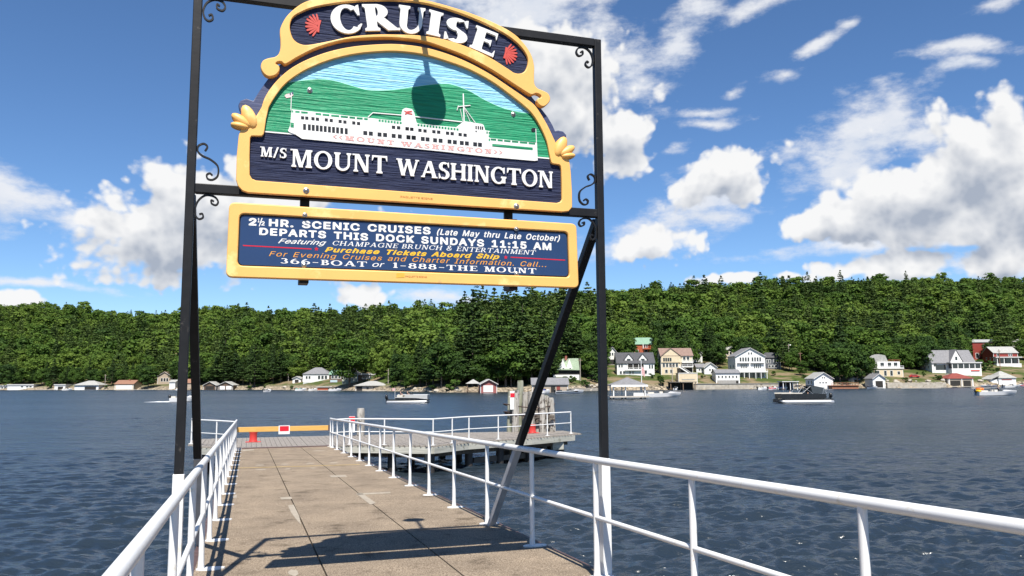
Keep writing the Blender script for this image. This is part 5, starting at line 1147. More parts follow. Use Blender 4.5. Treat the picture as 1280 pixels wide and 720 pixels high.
HREC = []
def house(name, label, cat, x0, x1, yb, ye, yp, wall, roof, style='front', depth=8.0, p=None, rot=0.0, wins=(), doors=(), trim=M_trim, chimney=None, group=None, over=.45, sink=3.0, corners=True):
    cx = (x0 + x1) / 2
    if p is None: p = site(cx, yb)
    k = p.y / F_PX; W = (x1 - x0) * k; H = (yb - ye) * k; HP = (yb - yp) * k
    root = empty(name, p, rot, label, cat, group)
    mb = MB(); a = W / 2
    if style == 'front':
        mb.add([(-a, 0, -sink), (a, 0, -sink), (a, 0, H), (0, 0, HP), (-a, 0, H), (-a, depth, -sink), (a, depth, -sink), (a, depth, H), (0, depth, HP), (-a, depth, H)],
               [(0, 1, 2, 3, 4), (9, 8, 7, 6, 5), (0, 5, 6, 1), (1, 6, 7, 2), (4, 9, 5, 0), (2, 7, 8, 3), (3, 8, 9, 4)])
    elif style == 'side':
        d2 = depth / 2
        mb.add([(-a, 0, -sink), (-a, depth, -sink), (-a, depth, H), (-a, d2, HP), (-a, 0, H), (a, 0, -sink), (a, depth, -sink), (a, depth, H), (a, d2, HP), (a, 0, H)],
               [(0, 1, 2, 3, 4), (9, 8, 7, 6, 5), (0, 4, 9, 5), (1, 6, 7, 2), (2, 7, 8, 3), (3, 8, 9, 4), (0, 5, 6, 1)])
    else: mb.b2((-a, 0, -sink), (a, depth, H))
    wl = mb.build('wall', wall, root)
    mb = MB(); o = over; th = .18
    if style == 'front':
        sl = (HP - H) / a
        for s in (-1, 1):
            e = s * (a + o); ze = H - sl * o
            mb.add([(0, -o, HP + .04), (e, -o, ze + .04), (e, depth + o, ze + .04), (0, depth + o, HP + .04), (0, -o, HP + .04 + th), (e, -o, ze + .04 + th), (e, depth + o, ze + .04 + th), (0, depth + o, HP + .04 + th)],
                   [(3, 2, 1, 0), (4, 5, 6, 7), (0, 1, 5, 4), (1, 2, 6, 5), (2, 3, 7, 6), (3, 0, 4, 7)])
    elif style == 'side':
        d2 = depth / 2; sl = (HP - H) / d2
        for s in (-1, 1):
            y1 = d2 + s * (d2 + o); ze = H - sl * o
            mb.add([(-a - o, d2, HP + .04), (a + o, d2, HP + .04), (a + o, y1, ze + .04), (-a - o, y1, ze + .04), (-a - o, d2, HP + .04 + th), (a + o, d2, HP + .04 + th), (a + o, y1, ze + .04 + th), (-a - o, y1, ze + .04 + th)],
                   [(3, 2, 1, 0), (4, 5, 6, 7), (0, 1, 5, 4), (1, 2, 6, 5), (2, 3, 7, 6), (3, 0, 4, 7)])
    elif style == 'hip':
        b = a + o; r = max(a - depth / 2, a * .12); e = [(-b, -o, H + .03), (b, -o, H + .03), (b, depth + o, H + .03), (-b, depth + o, H + .03)]
        mb.add(e + [(q[0], q[1], q[2] + .12) for q in e] + [(-r, depth / 2, HP), (r, depth / 2, HP)],
               [(3, 2, 1, 0), (0, 1, 5, 4), (1, 2, 6, 5), (2, 3, 7, 6), (3, 0, 4, 7), (4, 5, 9, 8), (5, 6, 9), (6, 7, 8, 9), (7, 4, 8)])
    elif style == 'flat': mb.b2((-a - o, -o, H + .02), (a + o, depth + o, HP))
    rf = mb.build('roof', roof, root)
    if style == 'front' and trim:                        # barge boards on the gable
        mb = MB(); sl = (HP - H) / a
        for s in (-1, 1): mb.bar((s * .02, -o - .05, HP), (s * (a + o), -o - .05, H - sl * o), .08, .34, up=(0, -1, 0))
        mb.build('barge_board', trim, rf)
    if chimney is not None:
        u, w, h = chimney; mb = MB(); mb.b2(((u - .5) * W - w / 2, depth * .4, H), ((u - .5) * W + w / 2, depth * .4 + w, HP + h)); mb.build('chimney', mat('red_brick', (.28, .10, .07), .9, .2, 3), rf)
    if corners and trim:
        for s in (-1, 1):
            mb = MB(); mb.b2((s * a - .14, -.05, -.2), (s * a + .04, .1, H - .05)); mb.build('corner_board', trim, root)
    for w in wins:
        u0, u1, v0, v1 = w[:4]; n = w[4] if len(w) > 4 else 1; fm = w[5] if len(w) > 5 else trim
        xa, xb = (u0 - .5) * W, (u1 - .5) * W; za, zb = v0 * H, v1 * H; sw = (xb - xa) / n
        for i in range(n):
            l, r = xa + sw * i + sw * .08, xa + sw * (i + 1) - sw * .08; f = min(.14, (r - l) * .14)
            mb = MB(); mb.b2((l, -.07, za), (r, .02, zb)); fr_ = mb.build('window', fm, root)
            mb = MB(); mb.b2((l + f, -.085, za + f), (r - f, .0, zb - f)); mb.build('pane', M_pane, fr_)
    for d in doors:
        u0, u1, v0, v1, dm = d[:5]; nm = d[5] if len(d) > 5 else 'door'
        mb = MB(); mb.b2(((u0 - .5) * W, -.06, v0 * H), ((u1 - .5) * W, .02, v1 * H)); mb.build(nm, dm, root)
    if wins and H > 3.2 and style != 'flat':
        for sx in (-1, 1):
            for yy in (depth * .3, depth * .65):
                mb = MB(); mb.b2((sx * a - .07, yy - .55, H * .45), (sx * a + .07, yy + .55, H * .45 + 1.4)); fr_ = mb.build('window', trim or M_trim, root)
                mb = MB(); mb.b2((sx * a - .085, yy - .43, H * .45 + .12), (sx * a + .085, yy + .43, H * .45 + 1.28)); mb.build('pane', M_pane, fr_)
    HREC.append((x0 - 3, x1 + 3, p.y + depth + 3, p.y))
    root['w'] = W; root['h'] = H; root['hp'] = HP; root['k'] = k
    return root
def clean(o):
    for q in ('w', 'h', 'hp', 'k'):
        if q in o: del o[q]
SPLIT = {'porch_posts': 'porch_post', 'upper_windows': 'upper_window', 'gable_windows': 'gable_window', 'screened_openings': 'screened_opening', 'posts': 'post', 'door_lights': 'door_light', 'canopy_frame': 'canopy_pole', 'side_windows': 'side_window', 'bench_seat': 'bench_seat', 'seat': 'seat', 'keel_skirt': 'keel_skirt', 'side_curtain': 'side_curtain', 'boarding_ladder': 'ladder_rail', 'stripe': 'stripe'}
def part(root, name, m, fn, smooth=None):
    mb = MB(); fn(mb)
    if name not in SPLIT: return mb.build(name, m, root, smooth)
    par = list(range(len(mb.v)))                    # every separate piece becomes a part of its own
    def find(i):
        while par[i] != i: par[i] = par[par[i]]; i = par[i]
        return i
    for f in mb.f:
        for j in f[1:]: par[find(j)] = find(f[0])
    groups = {}
    for f in mb.f: groups.setdefault(find(f[0]), []).append(f)
    for fs_ in groups.values():
        ids = sorted({i for f in fs_ for i in f}); mp = {v: k for k, v in enumerate(ids)}
        q = MB(); q.v = [mb.v[i] for i in ids]; q.f = [tuple(mp[i] for i in f) for f in fs_]; o = q.build(SPLIT[name], m, root, smooth)
    return o
def shore_pt(px, py):
    p = onz(px, py, 0.0); lim = Ys(px) - 1.0
    return p if p.y < lim else Vector(((px - 640) / F_PX * lim, lim, 0))
def dock_under(root, W, d0, d1, z=.45, m=None):
    part(root, 'deck', m or M_wood, lambda b: b.b2((-W / 2, d0, z - .18), (W / 2, d1, z)))
    for x in (-W / 2 + .25, 0, W / 2 - .25):
        part(root, 'post', M_darkpile, lambda b: b.tube([(x, d0 + .25, z - .17), (x, d0 + .25, -2.5)], .12, 8), 40)
def deck_rail(root, x0, x1, y, z, h=1.0, m=M_trim, n=None):
    n = n or max(2, int((x1 - x0) / 1.8))
    def f(b):
        b.b2((x0, y - .05, z + h - .1), (x1, y + .05, z + h)); b.b2((x0, y - .03, z + .12), (x1, y + .03, z + .2))
        for i in range(n + 1): x = x0 + (x1 - x0) * i / n; b.b2((x - .06, y - .06, z), (x + .06, y + .06, z + h - .1))
        k = int((x1 - x0) / .3)
        for i in range(1, k): x = x0 + (x1 - x0) * i / k; b.b2((x - .02, y - .02, z + .2), (x + .02, y + .02, z + h - .1))
    part(root, 'balcony_railing', m, f)

def build_houses():
    # ---------- right bank
    h = house('lake_house', 'white lake house with dark roof and two dormers, behind the white gazebo', 'house', 772, 818, 469, 453.5, 441, W_white, R_dark, 'side', 9, wins=[(.02, .16, .62, .92, 2), (.05, .22, .08, .36, 2), (.62, .8, .08, .36, 2), (.30, .46, .08, .36, 2), (.84, .98, .5, .85, 2)])
    W, H, HP, k = h['w'], h['h'], h['hp'], h['k']
    part(h, 'porch_opening', M_shade, lambda b: b.b2((-W * .22, -.09, H * .5), (W * .22, -.02, H * .9)))
    part(h, 'porch_posts', M_trim, lambda b: [b.b2((x - .1, -.2, H * .48), (x + .1, -.095, H * .92)) for x in (-W * .22, -W * .075, W * .075, W * .22)])
    deck_rail(h, -W * .3, W * .3, -.9, H * .42, 1.0); part(h, 'balcony', M_trim, lambda b: b.b2((-W * .3, -1.0, H * .38), (W * .3, -.06, H * .42)))
    for u in (-.18, .2):
        x = u * W
        d = part(h, 'dormer', W_white, lambda b: b.add([(x - 1.7, .8, H), (x + 1.7, .8, H), (x + 1.7, .8, H + 1.6), (x, .8, HP - .6), (x - 1.7, .8, H + 1.6), (x - 1.7, 4.4, H), (x + 1.7, 4.4, H), (x + 1.7, 4.4, H + 1.6), (x, 4.4, HP - .6), (x - 1.7, 4.4, H + 1.6)], [(0, 1, 2, 3, 4), (9, 8, 7, 6, 5), (0, 5, 6, 1), (1, 6, 7, 2), (4, 9, 5, 0), (2, 7, 8, 3), (3, 8, 9, 4)]))
        part(d, 'dormer_window', M_pane, lambda b: b.b2((x - .8, .72, H + .5), (x + .8, .79, H + 1.7)))
        part(d, 'dormer_roof', R_dark, lambda b: [b.bar((x + s * .02, 2.6, HP - .45), (x + s * 2.2, 2.6, H + 1.25), 4.2, .16, up=(0, 0, 1)) for s in (-1, 1)])
    clean(h)
    h = house('lake_house', 'white gable front wing with dark roof left of the dormered house, above a stone terrace', 'house', 757, 775, 456, 445, 434, W_white, R_dark, 'front', 12, wins=[(.25, .75, 1.02, 1.4, 3)]); W, H = h['w'], h['h']
    part(h, 'porch_opening', M_shade, lambda b: b.b2((-W * .48, -.08, H * .05), (W * .48, -.02, H * .6))); clean(h)
    h = house('lake_house', 'orange red house with a pale green metal roof, highest above the dormered white house', 'house', 791, 817, 443, 430, 422, W_brick, R_green, 'side', 9, wins=[(.55, .72, .2, .48, 1), (.08, .3, .15, .45, 1), (.52, .74, .62, .9, 2)]); W, H = h['w'], h['h']
    part(h, 'balcony', W_brick, lambda b: b.b2((W * .02, -1.4, H * .48), (W * .6, -.06, H * .55))); deck_rail(h, W * .02, W * .6, -1.3, H * .55, .9, W_brick)
    part(h, 'gutter_board', M_trim, lambda b: b.b2((-W * .02, -.7, H * .55), (W * .01, -.5, H))); clean(h)
    h = house('lake_house', 'cream three storey house with brown roof and white outside stairs', 'house', 827, 866, 469, 444.5, 435.5, W_cream, R_brown, 'side', 9, wins=[(.04, .32, .68, .9, 3), (.03, .55, .40, .62, 5), (.1, .22, .1, .3, 1), (.26, .38, .1, .3, 1), (.68, .92, .72, .95, 2)]); W, H, HP = h['w'], h['h'], h['hp']
    g = part(h, 'gable_front', W_cream, lambda b: b.add([(-W * .5, -.4, H * .64), (W * .12, -.4, H * .64), (W * .12, -.4, H * .96), (-W * .19, -.4, HP * .99), (-W * .5, -.4, H * .96), (-W * .5, 4, H * .64), (W * .12, 4, H * .64), (W * .12, 4, H * .96), (-W * .19, 4, HP * .99), (-W * .5, 4, H * .96)], [(0, 1, 2, 3, 4), (9, 8, 7, 6, 5), (0, 5, 6, 1), (1, 6, 7, 2), (4, 9, 5, 0), (2, 7, 8, 3), (3, 8, 9, 4)]))
    part(g, 'gable_windows', M_pane, lambda b: [b.b2((-W * .44 + i * .95, -.46, H * .7), (-W * .44 + i * .95 + .75, -.41, H * .88)) for i in range(4)])
    part(g, 'gable_roof', R_brown, lambda b: [b.bar((-W * .19 + s * .02, 1.6, HP * .99 + .1), (-W * .19 + s * W * .34, 1.6, H * .95), 4.6, .16) for s in (-1, 1)])
    part(h, 'balcony', M_trim, lambda b: b.b2((W * .14, -1.6, H * .40), (W * .5, -.06, H * .44))); deck_rail(h, W * .14, W * .5, -1.55, H * .44)
    part(h, 'balcony', M_trim, lambda b: b.b2((W * .14, -1.6, H * .62), (W * .5, -.06, H * .66))); deck_rail(h, W * .14, W * .5, -1.55, H * .66)
    part(h, 'porch_opening', M_shade, lambda b: b.b2((W * .16, -.09, H * .46), (W * .48, -.03, H * .60)))
    part(h, 'porch_opening', M_shade, lambda b: b.b2((W * .0, -.09, H * .04), (W * .48, -.03, H * .36)))
    def stair(b):
        n = 12
        for i in range(n): b.b2((W * .02 + i * W * .4 / n, -2.6, H * .42 - i * H * .4 / n - .25), (W * .02 + (i + 1) * W * .4 / n, -1.7, H * .42 - i * H * .4 / n))
        b.bar((W * .02, -2.65, H * .42 + .9), (W * .42, -2.65, .9), .1, .14); b.bar((W * .02, -2.65, H * .42 + .1), (W * .42, -2.65, .1), .1, .5)
    part(h, 'outside_stairs', M_trim, stair); clean(h)
    h = house('terrace_wall', 'cream painted terrace box at the foot of the cream three storey house', 'terrace', 849, 872, 478.5, 467, 466.2, W_cream, M_trim, 'flat', 6, over=.15, p=site(860, 478.5) + Vector((0, -.5, 0))); W, H = h['w'], h['h']
    part(h, 'panel_band', M_found, lambda b: b.b2((-W * .35, -.06, H * .30), (W * .35, .02, H * .4))); clean(h)
    clean(house('cottage', 'small white cottage with a pair of red curtained windows, beside the cream three storey house', 'cottage', 881, 896, 468, 459, 453.5, W_white, R_light, 'front', 7, wins=[(.34, .54, .45, .8, 1), (.56, .76, .45, .8, 1)], doors=[(.36, .52, .5, .75, M_redl, 'red_curtain'), (.58, .74, .5, .75, M_redl, 'red_curtain')]))
    clean(house('cottage', 'low white cottage annex with grey roof tucked left of the red curtained cottage', 'cottage', 871, 881, 466, 459, 455, W_white, R_grey, 'side', 6, wins=[(.2, .8, .35, .75, 2)]))
    h = house('boathouse', 'long white boathouse with six small windows, before the big gabled house', 'boathouse', 896, 925, 481, 465.5, 461.5, W_white, R_grey, 'side', 7, p=shore_pt(910, 486.2) + Vector((0, 2.2, 1.5)), wins=[(.06 + .152 * i, .16 + .152 * i, .58, .80, 1) for i in range(6)]); W, H = h['w'], h['h']
    part(h, 'lower_storey', M_found, lambda b: b.b2((-W * .46, -.10, -1), (W * .46, -.02, H * .42))); part(h, 'door', M_shade, lambda b: b.b2((W * .34, -.13, 0), (W * .44, -.105, H * .38))); clean(h)
    h = house('big_gabled_house', 'tallest white gable front house of three storeys with two rows of windows facing the lake', 'house', 920.5, 957, 472, 445.2, 435.2, W_white, R_grey, 'front', 13, wins=[(.12, .48, .74, .95, 4), (.53, .88, .74, .95, 4), (.15, .40, .42, .62, 4), (.60, .86, .42, .62, 4), (.42, .49, 1.06, 1.18, 1), (.51, .58, 1.06, 1.18, 1)]); W, H = h['w'], h['h']
    for a, b_ in ((.04, .46), (.5, .96)):
        part(h, 'awning', mat('charcoal_awning', (.06, .06, .065), .8), lambda b: b.bar(((a - .5) * W, -.5, H * .66), ((b_ - .5) * W, -.5, H * .66), .9, .16))
    part(h, 'balcony', M_trim, lambda b: b.b2((-W * .53, -2.2, H * .24), (W * .53, -.06, H * .28))); deck_rail(h, -W * .53, W * .53, -2.1, H * .28, .8)
    part(h, 'glazed_doors', M_pane, lambda b: b.b2((-W * .40, -.09, .1), (W * .45, -.03, H * .23))); part(h, 'porch_posts', M_trim, lambda b: [b.b2((W * x - .12, -2.1, -.5), (W * x + .12, -1.86, H * .24)) for x in (-.5, -.27, -.1, .12, .3, .5)]); clean(h)
    clean(house('lake_house', 'dark grey house half hidden in shade right of the big gabled house', 'house', 956, 976, 461, 447, 441, W_grey, R_dark, 'side', 8, wins=[(.1, .4, .5, .85, 2), (.55, .9, .5, .85, 2), (.2, .8, .1, .35, 3)]))
    clean(house('lake_house', 'cream house peering through the trees up left of the big gabled house', 'house', 906, 918, 449, 437, 433, W_cream, R_light, 'side', 7, wins=[(.15, .8, .45, .8, 2)]))
    clean(house('lake_house', 'little white house among trees above the red curtained cottage', 'house', 868, 878, 453, 442, 437, W_white, R_grey, 'front', 7, wins=[(.2, .8, .5, .85, 2)]))
    clean(house('lake_house', 'small cream house under an orange roof beside the utility pole on the lawn', 'house', 999, 1009, 453, 446, 441.5, W_cream, R_orange, 'side', 7, wins=[(.2, .8, .3, .7, 2)]))
    clean(house('lake_house', 'pale house glimpsed between trunks behind the white gable boathouse', 'house', 1066, 1084, 459, 448, 443, W_beige, R_light, 'side', 8, wins=[(.1, .5, .4, .8, 2), (.6, .9, .4, .8, 1)]))
    h = house('boathouse', 'white gable front boathouse with a big panelled door, on the waterline by the red deck', 'boathouse', 1018.5, 1041.5, 486, 473.5, 466.3, W_white, R_light, 'front', 10, p=shore_pt(1030, 486) + Vector((0, 0, .1)), wins=[(.40, .49, 1.0, 1.16, 1), (.51, .60, 1.0, 1.16, 1)], doors=[(.2, .76, .06, .72, M_trim, 'panel_door')]); W, H = h['w'], h['h']
    part(h, 'door_lights', M_pane, lambda b: [b.b2((-W * .24 + i * W * .16, -.09, H * .52), (-W * .24 + i * W * .16 + W * .1, -.065, H * .62)) for i in range(3)]); clean(h)
    h = house('wooden_deck', 'low reddish waterside deck with railing, right of the white gable boathouse', 'deck', 1042, 1075, 483.6, 481.4, 480.8, mat('red_brown_deck_wood', (.30, .13, .07), .8, .2, 2), mat('red_brown_deck_wood', (.30, .13, .07), .8, .2, 2), 'flat', 5, p=shore_pt(1058, 486) + Vector((0, 1, .5)), corners=False); W, H = h['w'], h['hp']; deck_rail(h, -W / 2, W / 2, .1, H, 1.1, MATS['red_brown_deck_wood']); clean(h)
    h = house('lake_house', 'cream house with grey gambrel roof and white roof terrace', 'house', 1091, 1129, 471, 461, 460, W_cream, M_trim, 'flat', 9, wins=[(.05, .25, .3, .8, 1), (.36, .48, .1, .8, 1), (.56, .68, .1, .8, 1), (.8, .92, .25, .7, 1)]); W, H, HP = h['w'], h['h'], h['hp']
    u = part(h, 'upper_storey', W_white, lambda b: b.b2((-W * .28, 1.4, HP + .01), (W * .46, 8, HP + 2.9)))
    part(u, 'upper_windows', M_pane, lambda b: [b.b2((x * W, 1.3, HP + .7), (x * W + 1.6, 1.38, HP + 2.4)) for x in (-.18, .06, .26)])
    part(h, 'gambrel_roof', R_light, lambda b: b.prism([(-W * .5, HP + .02), (-W * .42, HP + 4.3), (-W * .2, HP + 6.3), (.02 * W, HP + 5.8), (.1 * W, HP + 2.95), (-W * .26, HP + 2.95), (-W * .3, HP + .02)], 2.2, 8.0))
    for o in h.children:
        if o.name.startswith('gambrel'):
            for v in o.data.vertices: v.co = (v.co.x, v.co.z, v.co.y)
            o.data.flip_normals()
    deck_rail(h, -W * .3, W * .52, -.2, HP, 1.0); deck_rail(h, W * .1, W * .48, 1.5, HP + 2.92, .9, mat('rust_red_rail', (.32, .08, .05), .7)); clean(h)
    h = house('boathouse', 'small grey gable boathouse with an open arched front, on the rocky bank', 'boathouse', 1093, 1108, 485, 473.5, 468, W_white, R_grey, 'front', 8, p=shore_pt(1100, 485.2) + Vector((0, .5, .2))); W, H = h['w'], h['h']
    part(h, 'boat_opening', M_shade, lambda b: b.b2((-W * .3, -.08, .1), (W * .3, -.02, H * .72))); clean(h)
    h = house('lake_house', 'white house with grey roof and a long screened porch on the right bank', 'house', 1166, 1219, 467, 453, 438, W_white, R_grey, 'side', 10, wins=[(.02, .12, .62, .95, 1)]); W, H, HP = h['w'], h['h'], h['hp']
    x = W * .06
    d = part(h, 'dormer', W_white, lambda b: b.add([(x - 2.9, -.6, H), (x + 2.9, -.6, H), (x, -.6, HP + .2), (x - 2.9, 5, H), (x + 2.9, 5, H), (x, 5, HP + .2)], [(0, 1, 2), (5, 4, 3), (0, 3, 4, 1), (1, 4, 5, 2), (2, 5, 3, 0)]))
    part(d, 'dormer_window', M_pane, lambda b: b.b2((x - .5, -.7, H + 1.0), (x + .5, -.61, H + 2.6)))
    part(d, 'dormer_roof', R_grey, lambda b: [b.bar((x + s * .03, 2, HP + .35), (x + s * 3.3, 2, H - .1), 5.8, .16) for s in (-1, 1)])
    pr = part(h, 'porch', W_white, lambda b: b.b2((-W * .14, -3.6, -2), (W * .55, -.06, H * .45)))
    part(pr, 'screened_openings', M_pane, lambda b: [b.b2((-W * .12 + i * W * .132, -3.55, H * .47), (-W * .12 + i * W * .132 + W * .112, -.3, H * .88)) for i in range(5)])
    part(pr, 'porch_posts', M_trim, lambda b: [b.b2((-W * .125 + i * W * .132 - .16, -3.65, H * .45), (-W * .125 + i * W * .132 + .16, -3.4, H * .9)) for i in range(6)])
    part(pr, 'porch_roof', M_roofw, lambda b: b.b2((-W * .17, -4.0, H * .9), (W * .57, -.07, H * 1.0)))
    part(h, 'screened_openings', M_pane, lambda b: b.b2((-W * .42, -.09, H * .34), (-W * .18, -.03, H * .8)))
    part(h, 'flower_box', M_redl, lambda b: b.b2((W * .30, -3.8, H * .2), (W * .5, -3.62, H * .3)))
    def stair(b):
        for i in range(9): b.b2((-W * .34 + i * .42, -4.6 - .3 * i, -.3 - i * .3), (-W * .34 + i * .42 + 2.2, -4.3 - .3 * i, -.1 - i * .3))
        b.bar((-W * .34, -4.4, .9), (-W * .34 + 3.8, -7.2, -1.7), .1, .1); b.bar((-W * .34 + 2.2, -4.4, .9), (-W * .34 + 6, -7.2, -1.7), .1, .1)
    part(h, 'outside_stairs', M_found, stair); clean(h)
    h = house('boathouse', 'boathouse with a bright red hipped roof and two arched openings', 'boathouse', 1183, 1214, 482.6, 472.3, 465.3, W_beige, R_red, 'hip', 9, p=shore_pt(1198, 483) + Vector((0, .5, .1))); W, H = h['w'], h['h']
    part(h, 'boat_opening', M_shade, lambda b: b.b2((W * .10, -.08, .1), (W * .40, -.02, H * .78))); part(h, 'boat_opening', M_shade, lambda b: b.b2((-W * .42, -.08, .1), (-W * .02, -.02, H * .78)))
    part(h, 'posts', M_trim, lambda b: [b.b2((W * q - .15, -.3, -1), (W * q + .15, -.1, H)) for q in (-.47, .03, .46)]); dock_under(h, W * 1.1, -1.6, -.1, .3, M_palewood); clean(h)
    h = house('boathouse', 'white boathouse with pale grey hipped roof and a garage door, rightmost on the waterline', 'boathouse', 1247, 1268, 482, 471.8, 463, W_white, R_light, 'hip', 10, p=shore_pt(1257, 482.6) + Vector((0, 1, .2)), doors=[(.18, .72, .08, .72, M_trim, 'garage_door')]); W, H = h['w'], h['h']
    part(h, 'red_lintel', mat('dark_red_board', (.25, .05, .04), .7), lambda b: b.b2((-W * .34, -.1, H * .76), (W * .25, -.02, H * .88)))
    part(h, 'side_wing', W_white, lambda b: b.b2((-W * .95, .5, -1), (-W * .5 - .02, 8, H * .85))); part(h, 'wing_roof', R_light, lambda b: b.bar((-W * 1.0, 4.2, H * .86), (-W * .45, 4.2, H * 1.35), 9, .2)); clean(h)
    clean(house('lake_house', 'dark red house with pale flat roof highest on the right edge of the village', 'house', 1217, 1242, 450, 428, 424.5, W_red, M_roofw, 'flat', 9, wins=[(.1, .3, .1, .4, 1), (.45, .85, .15, .45, 2), (.5, .9, .62, .9, 2)], trim=None))
    clean(house('lake_house', 'dark red gable house with grey roof, behind the big rounded shrub', 'house', 1212, 1231, 448, 435, 431, W_red, R_light, 'side', 8, wins=[(.35, .9, .3, .75, 3)], trim=None))
    h = house('lake_house', 'red over white house with grey roof and white porch, on the far right lawn', 'house', 1243, 1273, 457, 441, 433.5, W_red, R_light, 'side', 10, wins=[(.12, .25, .72, .95, 1), (.6, .78, .72, .95, 2)]); W, H = h['w'], h['h']
    pr = part(h, 'porch', W_white, lambda b: b.b2((-W * .52, -2.6, -2), (W * .5, -.06, H * .16))); part(pr, 'porch_roof', M_roofw, lambda b: b.b2((-W * .56, -3, H * .6), (W * .54, -.07, H * .68)))
    part(pr, 'porch_posts', M_trim, lambda b: [b.b2((W * q - .15, -2.6, H * .16), (W * q + .15, -2.3, H * .6)) for q in (-.48, -.2, .1, .4)]); part(h, 'porch_opening', M_pane, lambda b: b.b2((-W * .48, -.1, H * .2), (W * .46, -.02, H * .58))); clean(h)
    clean(house('lake_house', 'white house half cut by the right edge, above the red over white house', 'house', 1266, 1292, 436, 428, 424, W_white, R_light, 'front', 9, wins=[(.1, .9, .3, .8, 5)]))
    # ---------- centre and left
    h = house('old_house', 'old white house with sage green roof and dark porch among the trees', 'house', 694, 723, 471, 462, 448.5, W_white, R_sage, 'side', 9, wins=[(.3, .42, .98, 1.25, 1), (.6, .7, .98, 1.25, 1)], chimney=(.5, .9, 1.2)); W, H, HP = h['w'], h['h'], h['hp']
    part(h, 'porch_opening', M_shade, lambda b: b.b2((-W * .6, -2.4, H * .3), (W * .52, -.05, H * .8))); part(h, 'porch_roof', R_sage, lambda b: b.bar((-W * .66, -1.6, H * .98), (W * .56, -1.6, H * .9), 3.4, .2)); part(h, 'porch_skirt', W_white, lambda b: b.b2((-W * .6, -2.6, -2), (W * .53, -2.42, H * .28)))
    for u in (-.16, .12):
        x = u * W; part(h, 'dormer', W_white, lambda b: b.add([(x - 1.4, .2, H), (x + 1.4, .2, H), (x, .2, HP), (x - 1.4, 4, H), (x + 1.4, 4, H), (x, 4, HP)], [(0, 1, 2), (5, 4, 3), (0, 3, 4, 1), (1, 4, 5, 2), (2, 5, 3, 0)]))
    clean(h)
    h = house('boathouse', 'wide tan boathouse with a long grey roof behind the mooring piles', 'boathouse', 666, 710, 490.3, 481, 473.2, W_tan, R_grey, 'side', 10, p=shore_pt(688, 490.6) + Vector((0, 1, .1)), doors=[(.68, .78, .05, .8, mat('dark_red_board', (.25, .05, .04), .7))]); W, H = h['w'], h['h']
    part(h, 'boat_opening', M_shade, lambda b: b.b2((W * .02, -.08, .05), (W * .14, -.02, H * .8))); clean(h)
    h = house('boathouse', 'small dark red gable boathouse with white roll door', 'boathouse', 602, 622, 490.8, 480.2, 475, W_pink, R_light, 'front', 8, p=shore_pt(611, 491.2) + Vector((0, .5, .15)), rot=.12, doors=[(.16, .76, .04, .82, M_trim, 'roll_door')], trim=M_trim); clean(h)
    p = shore_pt(591, 490.8) + Vector((0, 1, .3)); k = p.y / F_PX
    g = empty('waterside_shelter', p, 0, 'small open shelter with pale pyramid roof beside the red boathouse', 'shelter')
    for x in (-1.9, 1.9):
        for y in (0, 3.6): part(g, 'post', M_wood, lambda b: b.b2((x - .12, y - .12, -1.5), (x + .12, y + .12, 2.7)))
    part(g, 'roof', R_light, lambda b: b.add([(-2.5, -.6, 2.7), (2.5, -.6, 2.7), (2.5, 4.2, 2.7), (-2.5, 4.2, 2.7), (0, 1.8, 4.2)], [(3, 2, 1, 0), (0, 1, 4), (1, 2, 4), (2, 3, 4), (3, 0, 4)])); part(g, 'deck', M_wood, lambda b: b.b2((-3, -.8, .1), (3.4, 4.2, .3)))
    h = house('boathouse', 'beige boathouse with a wide pale hipped roof, left of the silver pontoon boat', 'boathouse', 446, 483, 488, 482.2, 476.2, W_beige, R_light, 'hip', 10, p=shore_pt(464, 488.2) + Vector((0, 1, .1)), over=.9, wins=[(.36, .44, .3, .8, 1, M_shade), (.58, .66, .3, .8, 1, M_shade)]); W, H = h['w'], h['h']
    part(h, 'boat_opening', M_shade, lambda b: b.b2((-W * .47, -.08, .05), (-W * .28, -.02, H * .85))); part(h, 'boat_opening', M_shade, lambda b: b.b2((W * .32, -.08, .05), (W * .47, -.02, H * .85))); clean(h)
    h = house('lake_house', 'white cottage with a grey hipped roof on the wooded left shore', 'house', 379, 411, 477, 468, 459.3, W_white, R_grey, 'hip', 10, wins=[(.08, .3, .35, .8, 2), (.55, .95, .3, .85, 3)]); W, H = h['w'], h['h']; deck_rail(h, -W * .5, W * .1, -1.2, .2, 1.0); clean(h)
    clean(house('garage', 'tiny white gable garage with dark opening, left of the white hip roofed cottage', 'garage', 366, 376, 478.5, 473.2, 470.8, W_white, R_light, 'front', 6, doors=[(.25, .72, .02, .75, M_shade, 'opening')]))
    clean(house('lake_house', 'dark timber house with pale blue balcony rail on the left shore', 'house', 412, 428, 478, 468, 463, W_brown, R_green, 'side', 8, wins=[(.1, .9, .45, .85, 3)], doors=[(.05, .6, .02, .3, mat('pale_blue_paint', (.45, .56, .62), .6), 'balcony_panel')], trim=None))
    clean(house('lake_house', 'grey green house with steep roof beside the dark timber house, left shore', 'house', 428, 447, 479, 467, 461, W_green, R_dark, 'front', 9, wins=[(.2, .45, .3, .7, 1), (.6, .85, .3, .7, 1)]))
    clean(house('lake_house', 'dark lodge with pale roof edge glimpsed between trunks above the beige boathouse', 'house', 448, 468, 475, 469, 466.5, W_brown, M_roofw, 'flat', 8, wins=[(.2, .9, .2, .8, 3)], trim=None))
